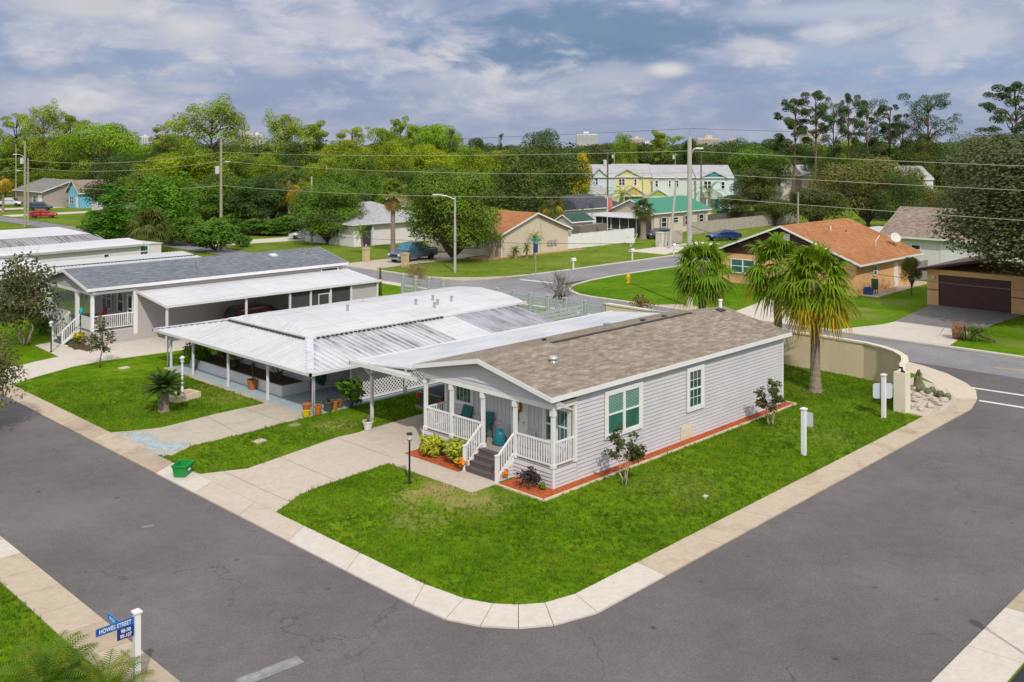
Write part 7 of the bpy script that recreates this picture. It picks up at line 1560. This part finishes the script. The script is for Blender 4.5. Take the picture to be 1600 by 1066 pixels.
# ------------------------------------------------------------------ trees near and middle
tree('bigoak', 708, 108, 256, 160, 'big dense oak behind the concrete street light'); tree('bigoak', 512, 128, 280, 122, 'dark shade tree left of the tall washingtonia')
tree('dark1', 560, 140, 300, 60, 'small dark tree between the shade tree and the hip roof'); tree('dark0', 835, 150, 226, 168, 'wide dark oak above the tan house roof'); tree('bigoak', 470, 150, 330, 60, 'low dark tree beside the shade tree')
tree('jun0', 176, 131, 283, 84, 'tall juniper left of the shaggy palm'); tree('jun1', 266, 129, 270, 104, 'broad round juniper right of the shaggy palm'); tree('jun1', 216, 138, 318, 100, 'bushy juniper behind the long white mobile home'); tree('jun0', 150, 134, 326, 66, 'short yellow green juniper at the end of the white roofs')
tree('bush', 336, 119, 340, 78, 'green bush at the foot of the greenish utility pole'); tree('bush', 296, 126, 338, 70, 'small bush between the round juniper and the utility pole'); tree('bush', 378, 124, 366, 30, 'low bush right of the utility pole')
tree('dark1', 405, 146, 276, 105, 'shade tree over the cream house across the rear road'); tree('oak1', 352, 150, 268, 110, 'oak tree behind the greenish utility pole'); tree('dark0', 440, 165, 262, 95, 'dark tree behind the orange fronded palm')
tree('shade0', 1180, 165, 263, 74, 'dark shade tree right of the teal gabled townhouse'); tree('shade0', 1145, 163, 305, 62, 'low dark tree before the teal gabled townhouse'); tree('grey0', 1356, 150, 246, 170, 'wide willowy tree above the orange roof'); tree('shade0', 1272, 140, 296, 110, 'shade tree behind the ridge of the orange roof'); tree('shade0', 1212, 158, 312, 70, 'low tree between the shade trees')
tree('grey0', 1418, 172, 262, 60, 'upright tree at the left of the white two storey house')
tree('pineov', 1672, 70, 196, 392, 'huge dark tree hanging over the peach garage'); tree('pineov', 1575, 112, 200, 190, 'second huge dark tree standing behind the peach garage')
tree('shade0', 1424, 84, 402, 34, 'scruffy bush at the corner of the peach garage')
tree('yel', 907, 190, 234, 36, 'bright yellow flowering tree left of the pastel row'); tree('sun2', 975, 255, 207, 50, 'round topped tree beside the pinkish tower')
tree('pine2', 1035, 245, 208, 52, 'olive pine left of the tall pale pole'); tree('dark1', 1076, 250, 214, 46, 'dark tree behind the top of the tall pale pole')
# near branch at the left edge
tree('grey0', -70, 43, 520, 200, 'tree at the left edge whose branch reaches over the street')
# ------------------------------------------------------------------ pines against the sky
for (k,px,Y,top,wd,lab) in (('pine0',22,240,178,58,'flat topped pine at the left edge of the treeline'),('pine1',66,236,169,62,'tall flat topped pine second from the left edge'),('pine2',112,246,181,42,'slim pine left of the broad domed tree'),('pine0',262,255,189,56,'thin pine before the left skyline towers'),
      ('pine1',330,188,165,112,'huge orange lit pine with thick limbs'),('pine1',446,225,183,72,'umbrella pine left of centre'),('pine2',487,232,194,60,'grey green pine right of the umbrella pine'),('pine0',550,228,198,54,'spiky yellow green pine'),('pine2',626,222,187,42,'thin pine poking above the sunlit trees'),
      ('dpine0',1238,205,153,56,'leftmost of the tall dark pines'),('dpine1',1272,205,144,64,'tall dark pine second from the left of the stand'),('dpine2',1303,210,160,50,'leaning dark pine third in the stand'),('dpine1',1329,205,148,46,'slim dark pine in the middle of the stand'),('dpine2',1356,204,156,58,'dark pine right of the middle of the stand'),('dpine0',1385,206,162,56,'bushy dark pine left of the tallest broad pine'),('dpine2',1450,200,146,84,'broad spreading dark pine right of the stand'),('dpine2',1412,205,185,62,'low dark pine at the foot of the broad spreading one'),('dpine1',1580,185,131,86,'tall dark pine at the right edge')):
    tree(k, px, Y, top, wd, lab)
for (k,px,Y,top,wd,lab) in (('flatoak',155,226,188,126,'broad domed tree on the left treeline'),('flatoak',690,236,190,72,'flat crowned tree right of centre'),('cyp',706,225,196,26,'dark cypress beside the flat crowned tree'),('flatoak',655,238,192,70,'flat crowned tree left of the dark cypress'),('dark1',742,270,213,48,'greyish tree right of the flat crowned tree'),('cyp',783,265,204,18,'small dark spire behind the wide dark oak'),('dark0',845,255,198,92,'dark round tree left of the white tower'),('sun1',600,232,196,70,'yellow green tree above the tall washingtonia')):
    tree(k, px, Y, top, wd, lab)
# the wood behind: row upon row, each crown its own tree
tr_.seed(5)
def fill(x0, x1, step, Y0, Y1, t0, t1, w0, w1, keys, label, group):
    x = x0
    while x < x1:
        tree(tr_.choice(keys), x+tr_.uniform(-.3,.3)*step, tr_.uniform(Y0,Y1), tr_.uniform(t0,t1), tr_.uniform(w0,w1), label, 'tree', group); x += step
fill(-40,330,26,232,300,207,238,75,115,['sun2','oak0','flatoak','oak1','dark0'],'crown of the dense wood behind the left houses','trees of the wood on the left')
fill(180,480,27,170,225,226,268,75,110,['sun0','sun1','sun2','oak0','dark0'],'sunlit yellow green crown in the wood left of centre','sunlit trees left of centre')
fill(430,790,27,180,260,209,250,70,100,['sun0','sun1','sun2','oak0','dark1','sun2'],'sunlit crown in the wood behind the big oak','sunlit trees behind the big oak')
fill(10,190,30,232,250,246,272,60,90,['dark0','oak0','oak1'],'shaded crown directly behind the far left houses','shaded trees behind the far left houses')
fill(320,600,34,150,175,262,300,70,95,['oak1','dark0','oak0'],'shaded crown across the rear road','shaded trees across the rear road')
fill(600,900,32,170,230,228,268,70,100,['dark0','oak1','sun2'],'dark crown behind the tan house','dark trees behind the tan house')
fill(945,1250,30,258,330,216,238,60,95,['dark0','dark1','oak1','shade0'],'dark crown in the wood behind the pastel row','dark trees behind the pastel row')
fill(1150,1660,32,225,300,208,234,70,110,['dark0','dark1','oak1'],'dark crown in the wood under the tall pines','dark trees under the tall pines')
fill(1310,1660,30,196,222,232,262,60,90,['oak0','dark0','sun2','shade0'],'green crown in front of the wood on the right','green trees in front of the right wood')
fill(1420,1660,40,120,160,262,300,80,100,['grey0','shade0','dark0'],'olive crown behind the peach garage','olive trees behind the peach garage')
fill(-60,190,26,380,520,215,227,50,80,['dark0','oak1','dark1','sun2'],'low crown on the distant treeline','trees on the distant treeline')
fill(190,1290,26,380,520,223.5,230,50,80,['dark0','oak1','dark1','sun2'],'low crown on the distant treeline','trees on the distant treeline')
fill(1290,1680,26,380,520,215,227,50,80,['dark0','oak1','dark1','sun2'],'low crown on the distant treeline','trees on the distant treeline')
fill(380,490,34,138,156,330,352,60,80,['dark1','bush'],'low dark bush under the shade trees across the rear road','bushes under the shade trees')
fill(1690,2500,60,180,300,215,240,90,130,['dark0','oak1','dark1'],'tree beyond the right edge of the view','trees beyond the right edge')
fill(-700,-60,60,180,300,205,240,90,130,['sun2','oak0','dark0'],'tree beyond the left edge of the view','trees beyond the left edge')
# a deep wood closes the horizon
rs = np.random.RandomState(77); blobs = []
for i in range(1700):
    Y = rs.uniform(520,1150); px = rs.uniform(-1100,2700); x_, y_ = at(px,Y); blobs.append((x_,y_,rs.uniform(4,9),rs.uniform(9,16),rs.uniform(9,16),rs.uniform(5,8)))
o_ = link_mesh('distant_wood', crown('distant_wood', rs, blobs, 110000, 2.6, leafmat('distant leaves', (.05,.08,.03), .4, .02, .15))); o_['kind'] = 'stuff'
# blades of grass on the nearer lawns
LB = leafmat('grass blades', (.112,.212,.009), .48, .35, .25, yellow=(.24,.29,.03), yamt=.6)
DRV1 = [(-8.5,5.4)]+gl('450,787 470,772 500,760 600,726 655,705')+[(-.2,7.45),(20,7.45),(20,12.35)]+gl('600,664 552,678 528,683 387,732.4 313,741')+[(-8.5,11.7)]
DRV2 = [(-8.5,18.9)]+gl('200,674 250,669 340,646.5 415.5,630')+[(-1.0,18.75),(-1.0,14.75)]+gl('440.6,661.5 385.5,676.5 300,696.6 268,712')+[(-8.5,14.5)]
holes = [DRV1, DRV2, [(-2.45,7),(-2.4,1.88),(-1.1,1.88),(-1.15,-.58),(17.35,-.58),(17.35,.3),(17,7.6),(-.5,7.6)], [(-1.0,14.6),(-1.0,29.4),(20,29.4),(20,14.6)], [(20.9,-4.6),(25.3,-1),(28,-1),(28,-6.2),(19,-6.4),(19.3,-5.0)], [(25.0,-3),(25.0,20),(26,20),(26,-3)]]
reg = [([p for p in INN if p[1] < 31 and p[0] < 25] + [(24.9,0),(24.9,14.4),(-8.5,31)], 420000)]
dry = lambda V: V[~((np.hypot(V[:,0,0]+2.9, V[:,0,1]-2.6) < 1.7) & (np.random.RandomState(3).random(len(V)) < .75))]
V = dry(grass_patch(reg, holes, 0, 5)); o_ = link_mesh('grass', quads_mesh('grass', V, LB)); o_['kind'] = 'stuff'
V = grass_patch([([(-17.1,-8),(-26,-8),(-30,16),(-17.1,16)], 130000)], [], 0, 6, .085); o_ = link_mesh('grass', quads_mesh('grass', V, LB)); o_['kind'] = 'stuff'
